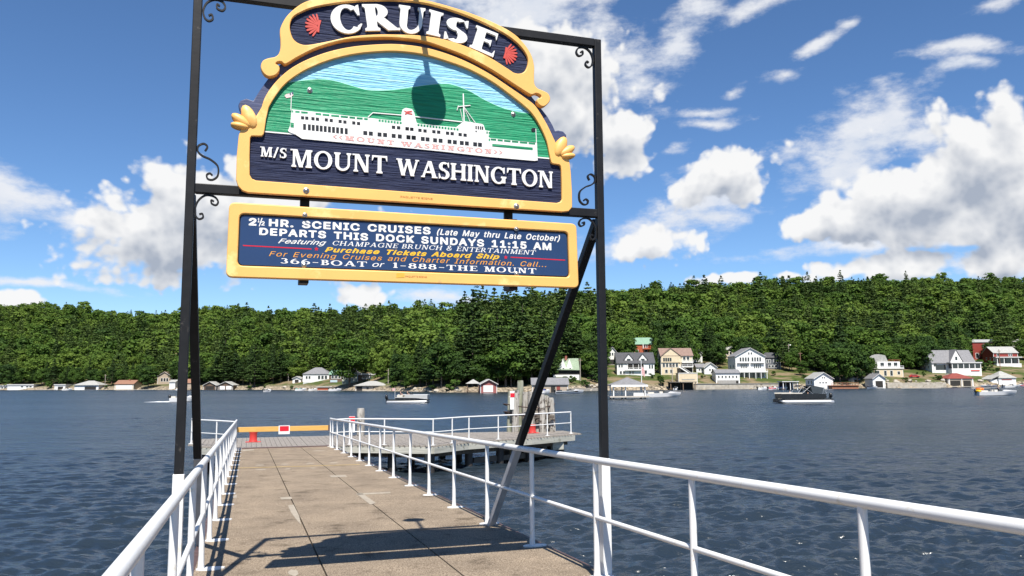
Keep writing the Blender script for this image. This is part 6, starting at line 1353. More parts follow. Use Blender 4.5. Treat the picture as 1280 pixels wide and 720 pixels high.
    for (a, b_, lab, dm) in ((253.5, 269, 'brown gable boathouse with dark opening, left of the pair near the sign post', M_shade), (272, 290, 'brown gable boathouse with two white doors, right of the pair near the sign post', None)):
        h = house('boathouse', lab, 'boathouse', a, b_, 487, 481.5, 477.3, W_brown, R_light, 'front', 9, p=shore_pt((a + b_) / 2, 487.3) + Vector((0, 1, .1)), doors=[(.15, .85, .03, .8, M_shade, 'opening')] if dm else [(.1, .46, .03, .82, M_trim, 'white_door'), (.54, .92, .03, .82, M_trim, 'white_door')], trim=M_trim); clean(h)
    clean(house('lake_house', 'tan gabled cottage above the left shore with white balcony', 'house', 197, 214, 480, 470, 465, W_tan, R_brown, 'front', 9, wins=[(.2, .8, .3, .75, 3)]))
    clean(house('boathouse', 'white boathouse beside the tan cottage, left of the sign post', 'boathouse', 214, 221, 486, 477, 474.5, W_white, R_light, 'side', 7, p=shore_pt(217, 487) + Vector((0, 1.5, .2))))
    clean(house('boathouse', 'pale boathouse with orange roof seen between the sign post and its brace', 'boathouse', 233, 241, 486, 478, 473.5, W_tan, R_orange, 'side', 8, p=shore_pt(237, 487) + Vector((0, 1.5, .2))))
    clean(house('boathouse', 'cream boathouse with a rust brown roof and one wide door on the left shore', 'boathouse', 143, 166, 487, 480, 475.5, W_cream, R_orange, 'side', 10, p=shore_pt(154, 487.4) + Vector((0, 1, .1)), doors=[(.06, .94, .08, .8, M_trim, 'wide_door')], chimney=(.6, .8, .6)))
    h = house('boathouse', 'white boathouse with grey hipped roof and dark slip, second cluster from the left edge', 'boathouse', 92.5, 122, 487, 481.5, 475.8, W_white, R_light, 'hip', 11, p=shore_pt(107, 487.4) + Vector((0, 1, .1)), over=.8); W, H = h['w'], h['h']
    part(h, 'boat_opening', M_shade, lambda b: b.b2((-W * .08, -.08, .05), (W * .4, -.02, H * .75))); clean(h)
    clean(house('boathouse', 'long low white flat roofed boathouse near the left edge of the shore', 'boathouse', 13, 45, 486.5, 481, 479.6, W_white, M_roofw, 'flat', 9, p=shore_pt(29, 487.2) + Vector((0, 1, .1)), wins=[(.5, .62, .5, .85, 1), (.7, .95, .5, .85, 2)]))
    clean(house('boathouse', 'grey and white boathouse cut by the left edge of the view', 'boathouse', -14, 12, 486.5, 482, 480.6, W_white, R_light, 'flat', 9, p=shore_pt(0, 487.2) + Vector((0, 1, .1)), wins=[(.55, .95, .3, .8, 3)]))
    clean(house('boathouse', 'small white boathouse with flat roof between two utility poles, left shore', 'boathouse', 72, 85, 486, 480.5, 479.2, W_white, M_roofw, 'flat', 7, p=shore_pt(78, 487.2) + Vector((0, 1, .1)), doors=[(.3, .8, .05, .7, M_shade, 'opening')]))
    # red low shed on the terrace of the left shore
    clean(house('shed', 'low red sided shed on the beach below the grey green house', 'shed', 396, 413, 487, 483.6, 482.8, W_brick, M_roofw, 'flat', 5, p=shore_pt(404, 487.9) + Vector((0, 2, .1)), trim=None))
    # covered slips
    for px0, px1, lab in ((836, 868, 'dark covered boat slip below the cream terrace box'), (975, 994, 'small covered boat slip with white roof and posts along the stone wall')):
        p = shore_pt((px0 + px1) / 2, 487.2) + Vector((0, -3.2, 0)); W = (px1 - px0) * p.y / F_PX
        g = empty('covered_slip', p, 0, lab, 'boat slip')
        for x in (-W / 2 + .2, 0, W / 2 - .2):
            for y in (0, 5): part(g, 'post', M_trim if px0 > 900 else M_wood, lambda b: b.b2((x - .12, y - .12, -2), (x + .12, y + .12, 2.9)))
        part(g, 'roof', M_roofw if px0 > 900 else R_dark, lambda b: b.b2((-W / 2 - .3, -.5, 2.9), (W / 2 + .3, 5.6, 3.2))); part(g, 'deck', M_wood, lambda b: b.b2((-W / 2 - .4, -.4, .25), (-W / 2 + .9, 5.5, .45)))
        part(g, 'back_wall', M_shade, lambda b: b.b2((-W / 2 + .2, 5.3, -.5), (W / 2 - .2, 5.45, 2.85)))
    # gazebo out in the water
    p = shore_pt(787, 499); k = p.y / F_PX
    g = empty('gazebo', p, 0, 'white open gazebo with grey pyramid roof standing on a dock in the water', 'gazebo'); W = 39 * k; Wd = 49 * k
    part(g, 'deck', M_palewood, lambda b: b.b2((-Wd / 2, -.3, .35), (Wd / 2, 6, .62)))
    for x in (-W / 2, -W * .12, W / 2):
        for y in (.2, 5.6):
            part(g, 'post', M_trim, lambda b: b.b2((x - .11, y - .11, .62), (x + .11, y + .11, 2.62)))
            part(g, 'pile', M_darkpile, lambda b: b.tube([(x, y, .35), (x, y, -2.5)], .13, 8), 40)
    part(g, 'roof', R_grey, lambda b: b.add([(-W / 2 - .5, -.35, 2.66), (W / 2 + .5, -.35, 2.66), (W / 2 + .5, 6.1, 2.66), (-W / 2 - .5, 6.1, 2.66), (-W / 2 - .5, -.35, 2.84), (W / 2 + .5, -.35, 2.84), (W / 2 + .5, 6.1, 2.84), (-W / 2 - .5, 6.1, 2.84), (0, 2.9, 4.35)], [(3, 2, 1, 0), (0, 1, 5, 4), (1, 2, 6, 5), (2, 3, 7, 6), (3, 0, 4, 7), (4, 5, 8), (5, 6, 8), (6, 7, 8), (7, 4, 8)]))
    part(g, 'eave_board', M_trim, lambda b: b.b2((-W / 2 - .52, -.4, 2.45), (W / 2 + .52, -.36, 2.84)))
    part(g, 'storage_box', M_trim, lambda b: b.b2((W * .14, .3, .63), (W * .46, 1.2, 1.25)))
    part(g, 'railing', M_trim, lambda b: [b.b2((-W / 2, 5.55, z), (W / 2, 5.65, z + .1)) for z in (.9, 1.5)])
    # flag pole on the gazebo dock
    p2 = shore_pt(803, 498.6) + Vector((0, .5, 0)); fp = empty('flagpole', p2, 0, 'tall white flagpole with a hanging red and white flag at the gazebo', 'flagpole'); hh = (498.6 - 450) * k
    part(fp, 'pole', M_trim, lambda b: b.tube([(0, 0, -1), (0, 0, hh)], [.1, .06], 8), 40)
    part(fp, 'flag', mat('flag_cloth', (.55, .06, .06), .8, .1, 3, stretch=(1, 1, 6), col2=(.75, .72, .70)), lambda b: b.add([(.08 + .12 * i, .05 * math.sin(i * 1.7), hh - 1.2 - z - .14 * i) for z in (0, 1.6) for i in range(6)], [(i, i + 1, i + 7, i + 6) for i in range(5)]))
build_houses()

# ------------------------------------------------------------------ walls, poles
def build_shore_bits():
    # long pale retaining wall on the right
    for (a, b, y0, lab, hgt) in ((866, 995, 486.3, 'long pale concrete seawall in front of the big gabled house', 2.2), (700, 752, 489.0, 'low rough stone seawall right of the tan boathouse', 1.1), (1105, 1178, 484, 'rough tan stone bank wall below the cream gambrel house', 2.2)):
        pts = []
        for i in range(13):
            px = a + (b - a) * i / 12; yy = Ys(px) - 1.2; pts.append(((px - 640) / F_PX * yy, yy))
        root = empty('seawall', (pts[6][0], pts[6][1], 0), 0, lab, 'seawall'); c = Vector((pts[6][0], pts[6][1], 0)); mb = MB(c)
        for i in range(12):
            j = rnd.uniform(-.15, .15) if 'stone' in lab else 0
            mb.bar((pts[i][0], pts[i][1], hgt / 2 - 1 + j), (pts[i + 1][0], pts[i + 1][1], hgt / 2 - 1 + j), 1.0, hgt + 2)
        mb.build('wall', M_stone, root)
        mb = MB(c)
        if 'concrete' in lab:
            for i in range(12): mb.bar((pts[i][0], pts[i][1] - .1, hgt + .08), (pts[i + 1][0], pts[i + 1][1] - .1, hgt + .08), 1.3, .14)
            mb.build('coping', M_found, root)
    for (px, yt, yb, lab, lampy) in ((987, 430, 462, 'utility pole with a street light on the right lawn', 1), (1001.5, 440, 470, 'brown utility pole by the small orange roofed house', 0), (725.5, 448, 476, 'pale utility pole between the sage roofed house and the sign post', 0), (840.5, 455, 477, 'thin wooden pole in front of the cream three storey house', 0), (525.5, 454, 480, 'bare brown utility pole on the wooded shore above the silver pontoon boat', 0), (485.3, 461, 480, 'pale short pole at the right end of the beige boathouse', 0), (53, 466, 480, 'grey utility pole behind the low flat boathouses at the left', 0), (131, 468, 486, 'white pole left of the cream rust roofed boathouse', 0), (139.5, 465, 480, 'thin brown pole behind the cream rust roofed boathouse', 0), (360.5, 466, 477, 'short grey pole beside the tiny white garage', 0), (1251, 437, 470, 'red brown utility pole in front of the red over white house', 0)):
        p = site(px, yb); k = p.y / F_PX; h = (yb - yt) * k
        r = empty('utility_pole', p, 0, lab, 'pole', 'poles along the far shore')
        part(r, 'pole', mat('grey_pole_wood', (.34, .30, .26), .9, .2, 2) if 'brown' not in lab else mat('brown_pole_wood', (.22, .12, .08), .9, .2, 2), lambda b: b.tube([(0, 0, -2), (0, 0, h)], [.22, .15], 8), 40)
        part(r, 'cross_arm', M_wood, lambda b: b.b2((-.9, -.1, h - .9), (.9, .02, h - .7)))
        if lampy: part(r, 'street_light', M_trim, lambda b: b.lathe([(.1, .3), (.35, .1), (.4, -.1), (.2, -.3)], (.7, -.2, h - .6), 10), 50)
    # shoreline boulders, each its own stone
    bl = bpy.data.meshes.new('boulder'); bm = bmesh.new(); bmesh.ops.create_icosphere(bm, subdivisions=2, radius=1)
    for v in bm.verts: v.co *= 1 + .35 * noise.noise(v.co * 1.3)
    bm.to_mesh(bl); bm.free(); bl.materials.append(M_stone)
    zones = [(240, 360, 9, 'boulder on the left shore near the brown boathouses'), (500, 585, 14, 'boulder along the bank of the wooded point'), (700, 756, 12, 'boulder along the bank beside the sign post'), (1095, 1180, 30, 'tan boulder on the rocky bank at the right'), (1040, 1095, 8, 'boulder below the red waterside deck'), (1215, 1240, 6, 'boulder between the red roofed and the grey roofed boathouses')]
    for a, b, n, lab in zones:
        for i in range(n):
            px = rnd.uniform(a, b); y = Ys(px) + rnd.uniform(-.8, 5); x = (px - 640) / F_PX * y; s = rnd.uniform(.4, 1.1)
            o = bpy.data.objects.new('boulder', bl); COL.objects.link(o); o.location = (x, y, max(ground(x, y), -.2) + s * .2); o.scale = (s * rnd.uniform(.9, 1.6), s, s * rnd.uniform(.5, .9)); o.rotation_euler = (0, 0, rnd.uniform(0, 6))
            tag(o, lab, 'boulder', lab.replace('boulder', 'boulders'))
build_shore_bits()

# ================================================================== TREES
def leaf_mat(name, c1, c2, c3):
    m = bpy.data.materials.new(name); m.use_nodes = True; nt = m.node_tree; N = nt.nodes; L = nt.links
    b = N['Principled BSDF']; b.inputs['Roughness'].default_value = .75; b.inputs['Specular IOR Level'].default_value = .25
    at_ = N.new('ShaderNodeAttribute'); at_.attribute_name = 'tint'
    oi = N.new('ShaderNodeObjectInfo')
    ad = N.new('ShaderNodeMath'); ad.operation = 'MULTIPLY_ADD'; L.new(oi.outputs['Random'], ad.inputs[0]); ad.inputs[1].default_value = .42; L.new(at_.outputs['Fac'], ad.inputs[2])
    r = N.new('ShaderNodeValToRGB'); e = r.color_ramp.elements; e[0].position = .1; e[0].color = (*c1, 1); e[1].position = 1.2; e[1].color = (*c3, 1); x = e.new(.6); x.color = (*c2, 1); e[-1].position = 1.0
    L.new(ad.outputs[0], r.inputs[0]); L.new(r.outputs[0], b.inputs['Base Color'])
    tr = N.new('ShaderNodeBsdfTranslucent'); mx = N.new('ShaderNodeMixShader'); mx.inputs[0].default_value = .24
    L.new(r.outputs[0], tr.inputs[0]); L.new(b.outputs[0], mx.inputs[1]); L.new(tr.outputs[0], mx.inputs[2]); L.new(mx.outputs[0], N['Material Output'].inputs[0])
    return m
L_dec = leaf_mat('broadleaf_foliage', (.017, .044, .008), (.056, .112, .013), (.104, .162, .022))
L_pine = leaf_mat('pine_foliage', (.024, .052, .013), (.048, .088, .019), (.082, .124, .028))
M_bark = mat('grey_brown_bark', (.10, .08, .065), .95, .3, 3, bump=.6, stretch=(3, 3, .6)); M_birch = mat('pale_bark', (.30, .27, .23), .9, .2, 3)

def quads_to_mesh(name, V, tint, m):
    n = len(V) // 4; me = bpy.data.meshes.new(name)
    me.vertices.add(4 * n); me.vertices.foreach_set('co', np.ascontiguousarray(V, np.float32).ravel())
    me.loops.add(4 * n); me.loops.foreach_set('vertex_index', np.arange(4 * n, dtype=np.int32))
    me.polygons.add(n); me.polygons.foreach_set('loop_start', np.arange(0, 4 * n, 4, dtype=np.int32))
    a = me.attributes.new('tint', 'FLOAT', 'FACE'); a.data.foreach_set('value', np.ascontiguousarray(tint, np.float32))
    me.update(); me.validate(); me.materials.append(m); return me
def leaf_quads(c, nrm, size, g):
    """irregular four cornered leaf clumps, facing roughly along nrm"""
    n = len(c); nrm = nrm + g.normal(0, .34, (n, 3)); nrm /= np.linalg.norm(nrm, axis=1)[:, None]
    a = np.cross(nrm, g.normal(0, 1, (n, 3))); a /= np.linalg.norm(a, axis=1)[:, None]; b = np.cross(nrm, a)
    s = (size * g.uniform(.6, 1.35, n))[:, None]; s2 = s * g.uniform(.55, 1.0, n)[:, None]
    V = np.stack([c - a * s - b * s2 * g.uniform(.2, 1, (n, 1)), c + a * s * g.uniform(.5, 1, (n, 1)) - b * s2, c + a * s + b * s2 * g.uniform(.3, 1, (n, 1)), c - a * s * g.uniform(.4, 1, (n, 1)) + b * s2], 1)
    return V.reshape(-1, 3)
def broadleaf(seed, h, n_blob, per, size, wide=.34):
    g = np.random.default_rng(seed); C = []; Nn = []; T = []
    for i in range(n_blob):
        u = g.uniform(.0, 1) ** .8; zc = h * (.22 + .70 * u); rad = h * wide * math.sqrt(max(.05, 1 - ((u - .42) / .68) ** 2)); an = g.uniform(0, 6.28); rr = rad * math.sqrt(g.uniform(.1, 1)) * .9
        c = np.array([rr * math.cos(an), rr * math.sin(an), zc]); br = h * g.uniform(.075, .135)
        d = g.normal(0, 1, (per, 3)); d[:, 2] = d[:, 2] * .8 + .25; d /= np.linalg.norm(d, axis=1)[:, None]
        p = c + d * br * g.uniform(.55, 1.1, (per, 1)) * np.array([1.15, 1.15, .8])
        C.append(p); Nn.append(d + np.array([0, 0, .35])); T.append(np.full(per, g.uniform(-.05, .22)) + g.uniform(0, .16, per))
    C = np.concatenate(C); return leaf_quads(C, np.concatenate(Nn), size, g), np.concatenate(T)
def pine(seed, h, n_whorl, per, size, base=.16, wide=.20):
    g = np.random.default_rng(seed); C = []; Nn = []; T = []
    for i in range(n_whorl):
        u = (i + g.uniform(-.3, .3)) / (n_whorl - 1); u = min(max(u, 0), 1); z = h * (base + (1 - base) * u)
        L = h * wide * (1 - u ** 1.35) ** .8 * g.uniform(.65, 1.1) + h * .018
        nb = 5 if u < .85 else 3; a0 = g.uniform(0, 6.28)
        for k in range(nb):
            an = a0 + 6.283 * k / nb + g.uniform(-.35, .35); l = L * g.uniform(.55, 1.15); tint = g.uniform(-.05, .25)
            m_ = max(3, int(per * (.35 + l / (h * wide)))); r = g.uniform(.15, 1, m_) ** .7
            side = g.normal(0, .16, m_) * l
            x = r * l; zz = z + .10 * l * r + g.normal(0, h * .006, m_) - .05 * l * r * r
            C.append(np.stack([x * math.cos(an) - side * math.sin(an), x * math.sin(an) + side * math.cos(an), zz], 1))
            Nn.append(np.tile([.35 * math.cos(an), .35 * math.sin(an), 1.0], (m_, 1))); T.append(tint + g.uniform(0, .14, m_))
    C.append(np.array([[0, 0, h * 1.0], [0, 0, h * .985]])); Nn.append(np.array([[1., 0, .3], [0, 1., .3]])); T.append(np.array([.1, .1]))
    return leaf_quads(np.concatenate(C), np.concatenate(Nn), size, g), np.concatenate(T)
def limbs(h, r, pine_, seed, m):
    g = random.Random(seed); mb = MB()
    top = h * (.96 if pine_ else .72); b = [Vector((0, 0, -1.5))] + [Vector((g.uniform(-.12, .12) * i, g.uniform(-.12, .12) * i, top * i / 6)) for i in range(7)]
    mb.tube(b, [r * 1.3] + [r * (1 - .85 * i / 6) for i in range(7)], 7)
    for i in range(8 if not pine_ else 12):
        z = h * g.uniform(.22, .65 if not pine_ else .85); a = g.uniform(0, 6.28); l = h * (.22 if not pine_ else .16 * (1.1 - z / h)); s = Vector((0, 0, z))
        mb.tube([s, s + Vector((math.cos(a) * l * .5, math.sin(a) * l * .5, l * (.4 if not pine_ else .06))), s + Vector((math.cos(a) * l, math.sin(a) * l, l * (.75 if not pine_ else .05)))], [r * .35, r * .22, r * .07], 5)
    return mb
PROTO = {}
def protos():
    for i in range(3): PROTO['pine', i] = (quads_to_mesh('crown', *pine(20 + i, 1 * 24, 22 + 2 * i, 26, .36, .14 + .04 * i, .23 + .02 * i), L_pine), limbs(24, .34, True, i, M_bark).build('trunk', M_bark).data)
    for i in range(3): PROTO['broadleaf', i] = (quads_to_mesh('crown', *broadleaf(40 + i, 15, 54, 84, .29, .30 + .03 * i), L_dec), limbs(15, .28, False, i, M_bark).build('trunk', M_bark).data)
    for i in range(2): PROTO['shrub', i] = (quads_to_mesh('crown', *broadleaf(60 + i, 4, 16, 40, .24, .5), L_dec), limbs(4, .08, False, i, M_bark).build('trunk', M_bark).data)
    for o in list(COL.objects):
        if o.name.startswith('trunk') and o.parent is None: bpy.data.objects.remove(o)
protos()
H_ = {'pine': 24, 'broadleaf': 15, 'shrub': 4}
PLACED = []
def tree(kind, x, y, h, label, group, z=None, wide=1.0, var=None):
    i = rnd.randrange(2 if kind == 'shrub' else 3) if var is None else var
    crown, trunk = PROTO[kind, i]; z = ground(x, y) if z is None else z
    nm = {'pine': 'pine_tree', 'broadleaf': 'broadleaf_tree', 'shrub': 'shrub'}[kind]
    r = empty(nm, (x, y, z - .2), rnd.uniform(0, 6.28), label, 'shrub' if kind == 'shrub' else 'tree', group)
    s = h / H_[kind]; r.scale = (s * wide, s * wide, s)
    for me, n in ((crown, 'crown'), (trunk, 'trunk')):
        o = bpy.data.objects.new(n, me); COL.objects.link(o); o.parent = r
    PLACED.append((x, y, h * .2)); return r
# tree line: depth at which the closed wood begins, behind the houses
LINEX = [-900, 0, 100, 190, 240, 300, 360, 410, 450, 500, 560, 640, 668, 700, 740, 830, 900, 960, 1010, 1080, 1140, 1190, 1240, 1300, 2200]
LINEY = [12, 12, 13, 14, 14, 12, 22, 26, 20, 12, 10, 9, 14, 30, 34, 36, 40, 38, 34, 34, 38, 40, 48, 50, 50]
def line(px): return Ys(px) + float(np.interp(px, LINEX, LINEY))
ZONE = [(-900, 190, 'on the far left shore'), (190, 345, 'behind the brown boathouses'), (345, 450, 'around the hip roofed cottage'), (450, 590, 'above the silver pontoon boat'), (590, 690, 'behind the small red boathouse'), (690, 830, 'behind the dormered white house'), (830, 960, 'behind the big gabled house'), (960, 1090, 'behind the white gable boathouse'), (1090, 1200, 'behind the cream gambrel house'), (1200, 2200, 'behind the red houses at the right')]
def zone(px): return next(z for a, b, z in ZONE if a <= px < b)
KN = {'pine': 'dark green pine', 'broadleaf': 'leafy broadleaf tree', 'shrub': 'small green shrub'}
def grow():
    # front rank, individual trees
    px = -60.0
    while px < 1345:
        for row in range(2):
            q = px + rnd.uniform(-4, 4); y = line(q) + row * 8 + rnd.uniform(-2, 3); x = (q - 640) / F_PX * y
            if any(a - 5 < q < b + 5 and y < e for a, b, e, f in HREC): continue
            pp = .58 if 575 < q < 720 else (.5 if (230 < q < 300 or 735 < q < 830 or 950 < q < 1150) else .33)
            k = 'pine' if rnd.random() < pp else 'broadleaf'
            h = rnd.uniform(15, 22) if k == 'pine' else rnd.uniform(10, 15.5)
            if 575 < q < 760: h *= 1.08
            if q < 200: h *= .8
            if 450 < q < 590: h *= .95
            tree(k, x, y, h, f'{KN[k]} at the wood edge {zone(q)}', f'{KN[k]}s at the wood edge {zone(q)}', wide=rnd.uniform(.85, 1.15))
        px += rnd.uniform(9, 12.5) * (1.0 if px > 440 else .85)
    # named trees standing among the houses
    for (k, q, pyb, ytop, lab, w) in [
        ('pine', 592, 480, 366, 'tallest dark pine of the point, its top breaking the skyline left of centre', .9), ('pine', 622, 482, 386, 'second tall pine right of the skyline pine on the point', 1), ('pine', 651, 482, 376, 'tall pine rising behind the mooring piles', 1), ('pine', 675, 480, 382, 'tall pine left of the old sage roofed house', 1.1), ('pine', 700, 466, 376, 'tall pine right behind the old sage roofed house', 1.0),
        ('broadleaf', 632, 484, 425, 'broad bright green tree hanging over the red boathouse', 1.35), ('broadleaf', 605, 478, 438, 'rounded green tree just left of the red boathouse roof', 1.2), ('broadleaf', 515, 486, 455, 'bright green young tree on the point left of the brown utility pole', 1.0), ('broadleaf', 552, 484, 428, 'light green tree on the point right of the brown utility pole', 1.2),
        ('broadleaf', 1060, 476, 427, 'large leafy tree standing in front of the wood right of the white gable boathouse', 1.3), ('broadleaf', 1078, 474, 430, 'leafy tree overhanging the parked grey car', 1.1), ('broadleaf', 1050, 478, 434, 'leafy tree leaning over the red waterside deck', 1.1), ('pine', 979, 462, 404, 'dark conifer with a bare pale trunk by the street light pole', .8),
        ('broadleaf', 1187, 448, 402, 'bright yellow green tree behind the white screened porch house', 1.1), ('broadleaf', 1112, 464, 442, 'slender light tree in front of the cream gambrel house', .7), ('broadleaf', 835, 460, 432, 'light green small tree left of the cream three storey house', .8), ('broadleaf', 818, 466, 446, 'small round tree right of the dormered white house', .9),
        ('broadleaf', 936, 436, 398, 'broad tree rising above the big gabled house', 1.3), ('broadleaf', 905, 440, 395, 'dark broad tree above the low white boathouse', 1.2), ('broadleaf', 1140, 448, 424, 'rounded green tree beside the cream gambrel house', 1.1), ('broadleaf', 185, 486, 458, 'bright broadleaf tree between the rust roofed boathouse and the tan cottage', 1.2), ('pine', 318, 484, 430, 'open crowned pine standing on the left beach', 1.1), ('pine', 278, 482, 422, 'dark pine rising behind the pair of brown boathouses', 1.1), ('broadleaf', 10, 484, 455, 'olive broadleaf tree at the left edge', 1.2), ('broadleaf', 437, 484, 425, 'large dark tree right behind the grey green house', 1.25)]:
        p = site(q, pyb); tree(k, p.x, p.y, (pyb - ytop) * p.y / F_PX, lab, None, p.z, w)
    for (k, q, pyb, ytop, lab) in [('broadleaf', 748, 474, 446, 'leafy tree beside the right sign post, below the white gable wing'), ('broadleaf', 823, 462, 430, 'tree filling the gap left of the cream three storey house'), ('broadleaf', 869, 452, 424, 'tree standing right behind the cream three storey house'), ('pine', 884, 452, 402, 'tall pine behind the red curtained cottage'), ('broadleaf', 899, 456, 428, 'tree between the red curtained cottage and the big gabled house'), ('broadleaf', 963, 452, 420, 'tree above the dark grey house'), ('pine', 968, 454, 398, 'tall pine above the dark grey house'), ('broadleaf', 1008, 458, 425, 'tree in front of the small orange roofed house'), ('pine', 1022, 456, 396, 'tall pine behind the white gable boathouse'), ('broadleaf', 1018, 464, 440, 'small tree left behind the white gable boathouse'), ('broadleaf', 1040, 470, 430, 'tree shading the drive behind the red waterside deck'), ('pine', 1052, 462, 398, 'tall pine behind the red waterside deck'), ('broadleaf', 1072, 478, 438, 'tree standing at the right end of the red waterside deck'), ('pine', 1090, 458, 396, 'tall pine left behind the cream gambrel house'), ('broadleaf', 1087, 470, 446, 'small tree touching the left side of the cream gambrel house'), ('broadleaf', 1132, 456, 420, 'broad tree right behind the cream gambrel house'), ('broadleaf', 1152, 456, 428, 'tree between the gambrel house and the porch house'), ('pine', 1160, 452, 400, 'tall pine left behind the porch house'), ('broadleaf', 1205, 444, 410, 'tree behind the right end of the porch house'), ('broadleaf', 1236, 452, 428, 'tree between the two red houses'), ('pine', 1256, 440, 396, 'tall pine above the red over white house'), ('broadleaf', 1278, 450, 424, 'tree at the right edge below the half cut white house'), ('broadleaf', 733, 470, 436, 'tree right of the old sage roofed house'), ('broadleaf', 686, 474, 440, 'tree left of the old sage roofed house'), ('broadleaf', 1003, 470, 450, 'small tree at the foot of the brown utility pole'), ('pine', 783, 434, 396, 'pine left behind the orange red house'), ('broadleaf', 826, 436, 400, 'big tree right behind the orange red house')]:
        p = site(q, pyb); tree(k, p.x, p.y, (pyb - ytop) * p.y / F_PX, lab, None, p.z, 1.0)
    for i in range(46):
        q = rnd.uniform(735, 1300); y = line(q) - rnd.uniform(1, 16); x = (q - 640) / F_PX * y
        if any(a - 7 < q < b + 7 and y < e for a, b, e, f in HREC): continue
        k = 'pine' if rnd.random() < .3 else 'broadleaf'
        tree(k, x, y, rnd.uniform(12, 19) if k == 'pine' else rnd.uniform(7, 12.5), f'{KN[k]} standing between the houses on the right bank', f'{KN[k]}s between the houses', wide=rnd.uniform(.9, 1.15))
    for (q, pyb, h, lab) in [(995, 484, 3.6, 'round green shrub on the seawall right of the covered slip'), (1226, 462, 5.5, 'big rounded shrub between the porch house and the red over white house'), (1239, 460, 4.2, 'shrub touching the red over white house porch'), (1145, 460, 4.2, 'shrub at the right of the cream gambrel house'), (570, 489, 4.6, 'tall bush at the waterline of the point, left of the open shelter'), (560, 489, 2.8, 'low bush on the bank left of the tall waterline bush'), (540, 489, 2.8, 'spreading bush on the bank of the point'), (505, 487, 3.4, 'bush at the left end of the wooded point'), (492, 486, 3.2, 'bush right of the beige boathouse'), (312, 488, 3, 'low dark bush on the left beach'), (365, 487, 2.4, 'low bush on the beach below the tiny garage'), (60, 486, 5.5, 'rounded dark bush between the two low white boathouses'), (743, 478, 4.4, 'bush beside the sign post on the right bank'), (732, 484, 3, 'bush on the seawall near the pale utility pole'), (826, 481, 2.8, 'small bush beside the covered slip'), (715, 479, 3, 'clipped green hedge bush above the tan boathouse'), (706, 480, 3, 'clipped green bush at the roof end of the tan boathouse'), (890, 474, 1.6, 'little bush on the lawn below the red curtained cottage')]:
        p = site(q, pyb); tree('shrub', p.x, p.y, h, lab, None, p.z, rnd.uniform(1, 1.3))
    for i in range(70):
        q = rnd.uniform(700, 1285); y = Ys(q) + rnd.uniform(2, 36); x = (q - 640) / F_PX * y
        if any(a - 2 < q < b + 2 and f - 7 < y < e for a, b, e, f in HREC) or 838 < q < 866 or 968 < q < 998 and y < Ys(q) + 20: continue
        tree('shrub', x, y, rnd.uniform(.9, 2.6), 'low green brush scattered over the right bank below the houses', 'low brush over the right bank', wide=rnd.uniform(1, 1.6))
    for i in range(26):
        q = rnd.uniform(-20, 460); y = Ys(q) + rnd.uniform(2, 10); x = (q - 640) / F_PX * y
        if any(a - 2 < q < b + 2 and y < e for a, b, e, f in HREC): continue
        tree('shrub', x, y, rnd.uniform(1.2, 3.4), 'low green brush along the left shore between the boathouses', 'low brush along the left shore', wide=rnd.uniform(1, 1.5))
    # the wooded hillside behind: one continuous mass
    g = np.random.default_rng(3); lod = {}
    for i in range(4): lod['p', i] = pine(100 + i, 24, 14, 10, .70, .12, .24)
    for i in range(5): lod['b', i] = broadleaf(120 + i, 15, 30, 26, .52, .30)
    for i in range(3): lod['pn', i] = pine(140 + i, 24, 18, 20, .45, .14, .24)
    for i in range(4): lod['bn', i] = broadleaf(160 + i, 15, 44, 50, .36, .31)
    out = {'p': ([], []), 'b': ([], [])}; cnt = 0
    y = 285.0
    while y < 1010:
        step = 6.8 if y < 520 else 8.4
        x = -(760 / F_PX) * y
        while x < (760 / F_PX) * y:
            X, Y = x + g.uniform(-.48, .48) * step, y + g.uniform(-.48, .48) * step; x += step
            q = pxof(X, Y)
            if Y < line(q) + 9 or Y > Yr(q) + 14 or not -110 < q < 1390 or any(a < q < b and Y < e for a, b, e, f in HREC): continue
            z = ground(X, Y); pat = noise.noise((X * .011, Y * .009, 3.1)); near = Y < line(q) + 75
            pb = .30 + 1.2 * pat + (.22 if 570 < q < 730 else 0) + (.14 if q > 940 else 0)
            if (Y - Ys(q)) / (Yr(q) - Ys(q)) > .86: pb = .20
            isp = g.random() < pb; big = g.random()
            key = ('p' if isp else 'b') + ('n' if near else ''); n = {'p': 4, 'b': 5, 'pn': 3, 'bn': 4}[key]; V, T = lod[key, int(g.integers(n))]
            h = (g.uniform(13, 21) if (Y - Ys(q)) / (Yr(q) - Ys(q)) < .8 else g.uniform(9, 16)) if isp else g.uniform(9.5, 15.5); s = h / (24 if isp else 15)
            if isp and 560 < q < 760: s *= 1.15
            s *= 1.38 if big > .88 else (.72 if big < .22 else 1); a = g.uniform(0, 6.28); ca, sa = math.cos(a), math.sin(a); w = s * g.uniform(.85, 1.2); tz = .30 * noise.noise((X * .02, Y * .016, 9)) + .22 * noise.noise((X * .006, Y * .005, 4)); w *= 1.22 if big > .88 and not isp else 1
            P = np.stack([(V[:, 0] * ca - V[:, 1] * sa) * w + X, (V[:, 0] * sa + V[:, 1] * ca) * w + Y, V[:, 2] * s + z - .6], 1).astype(np.float32)
            o = out['p' if isp else 'b']; o[0].append(P); o[1].append(T + g.uniform(-.06, .40) + tz); cnt += 1
        y += step
    me = quads_to_mesh('forest', np.concatenate(out['b'][0] + out['p'][0]), np.concatenate(out['b'][1] + out['p'][1]), L_dec)
    me.materials.append(L_pine); nb = sum(len(t) for t in out['b'][1]); tot = len(me.polygons)
    mi = np.zeros(tot, np.int32); mi[nb:] = 1; me.polygons.foreach_set('material_index', mi)
    o = bpy.data.objects.new('forest', me); COL.objects.link(o)
    tag(o, 'dense green mixed forest covering the long hillside beyond the lakeside houses', 'forest', None, 'stuff')
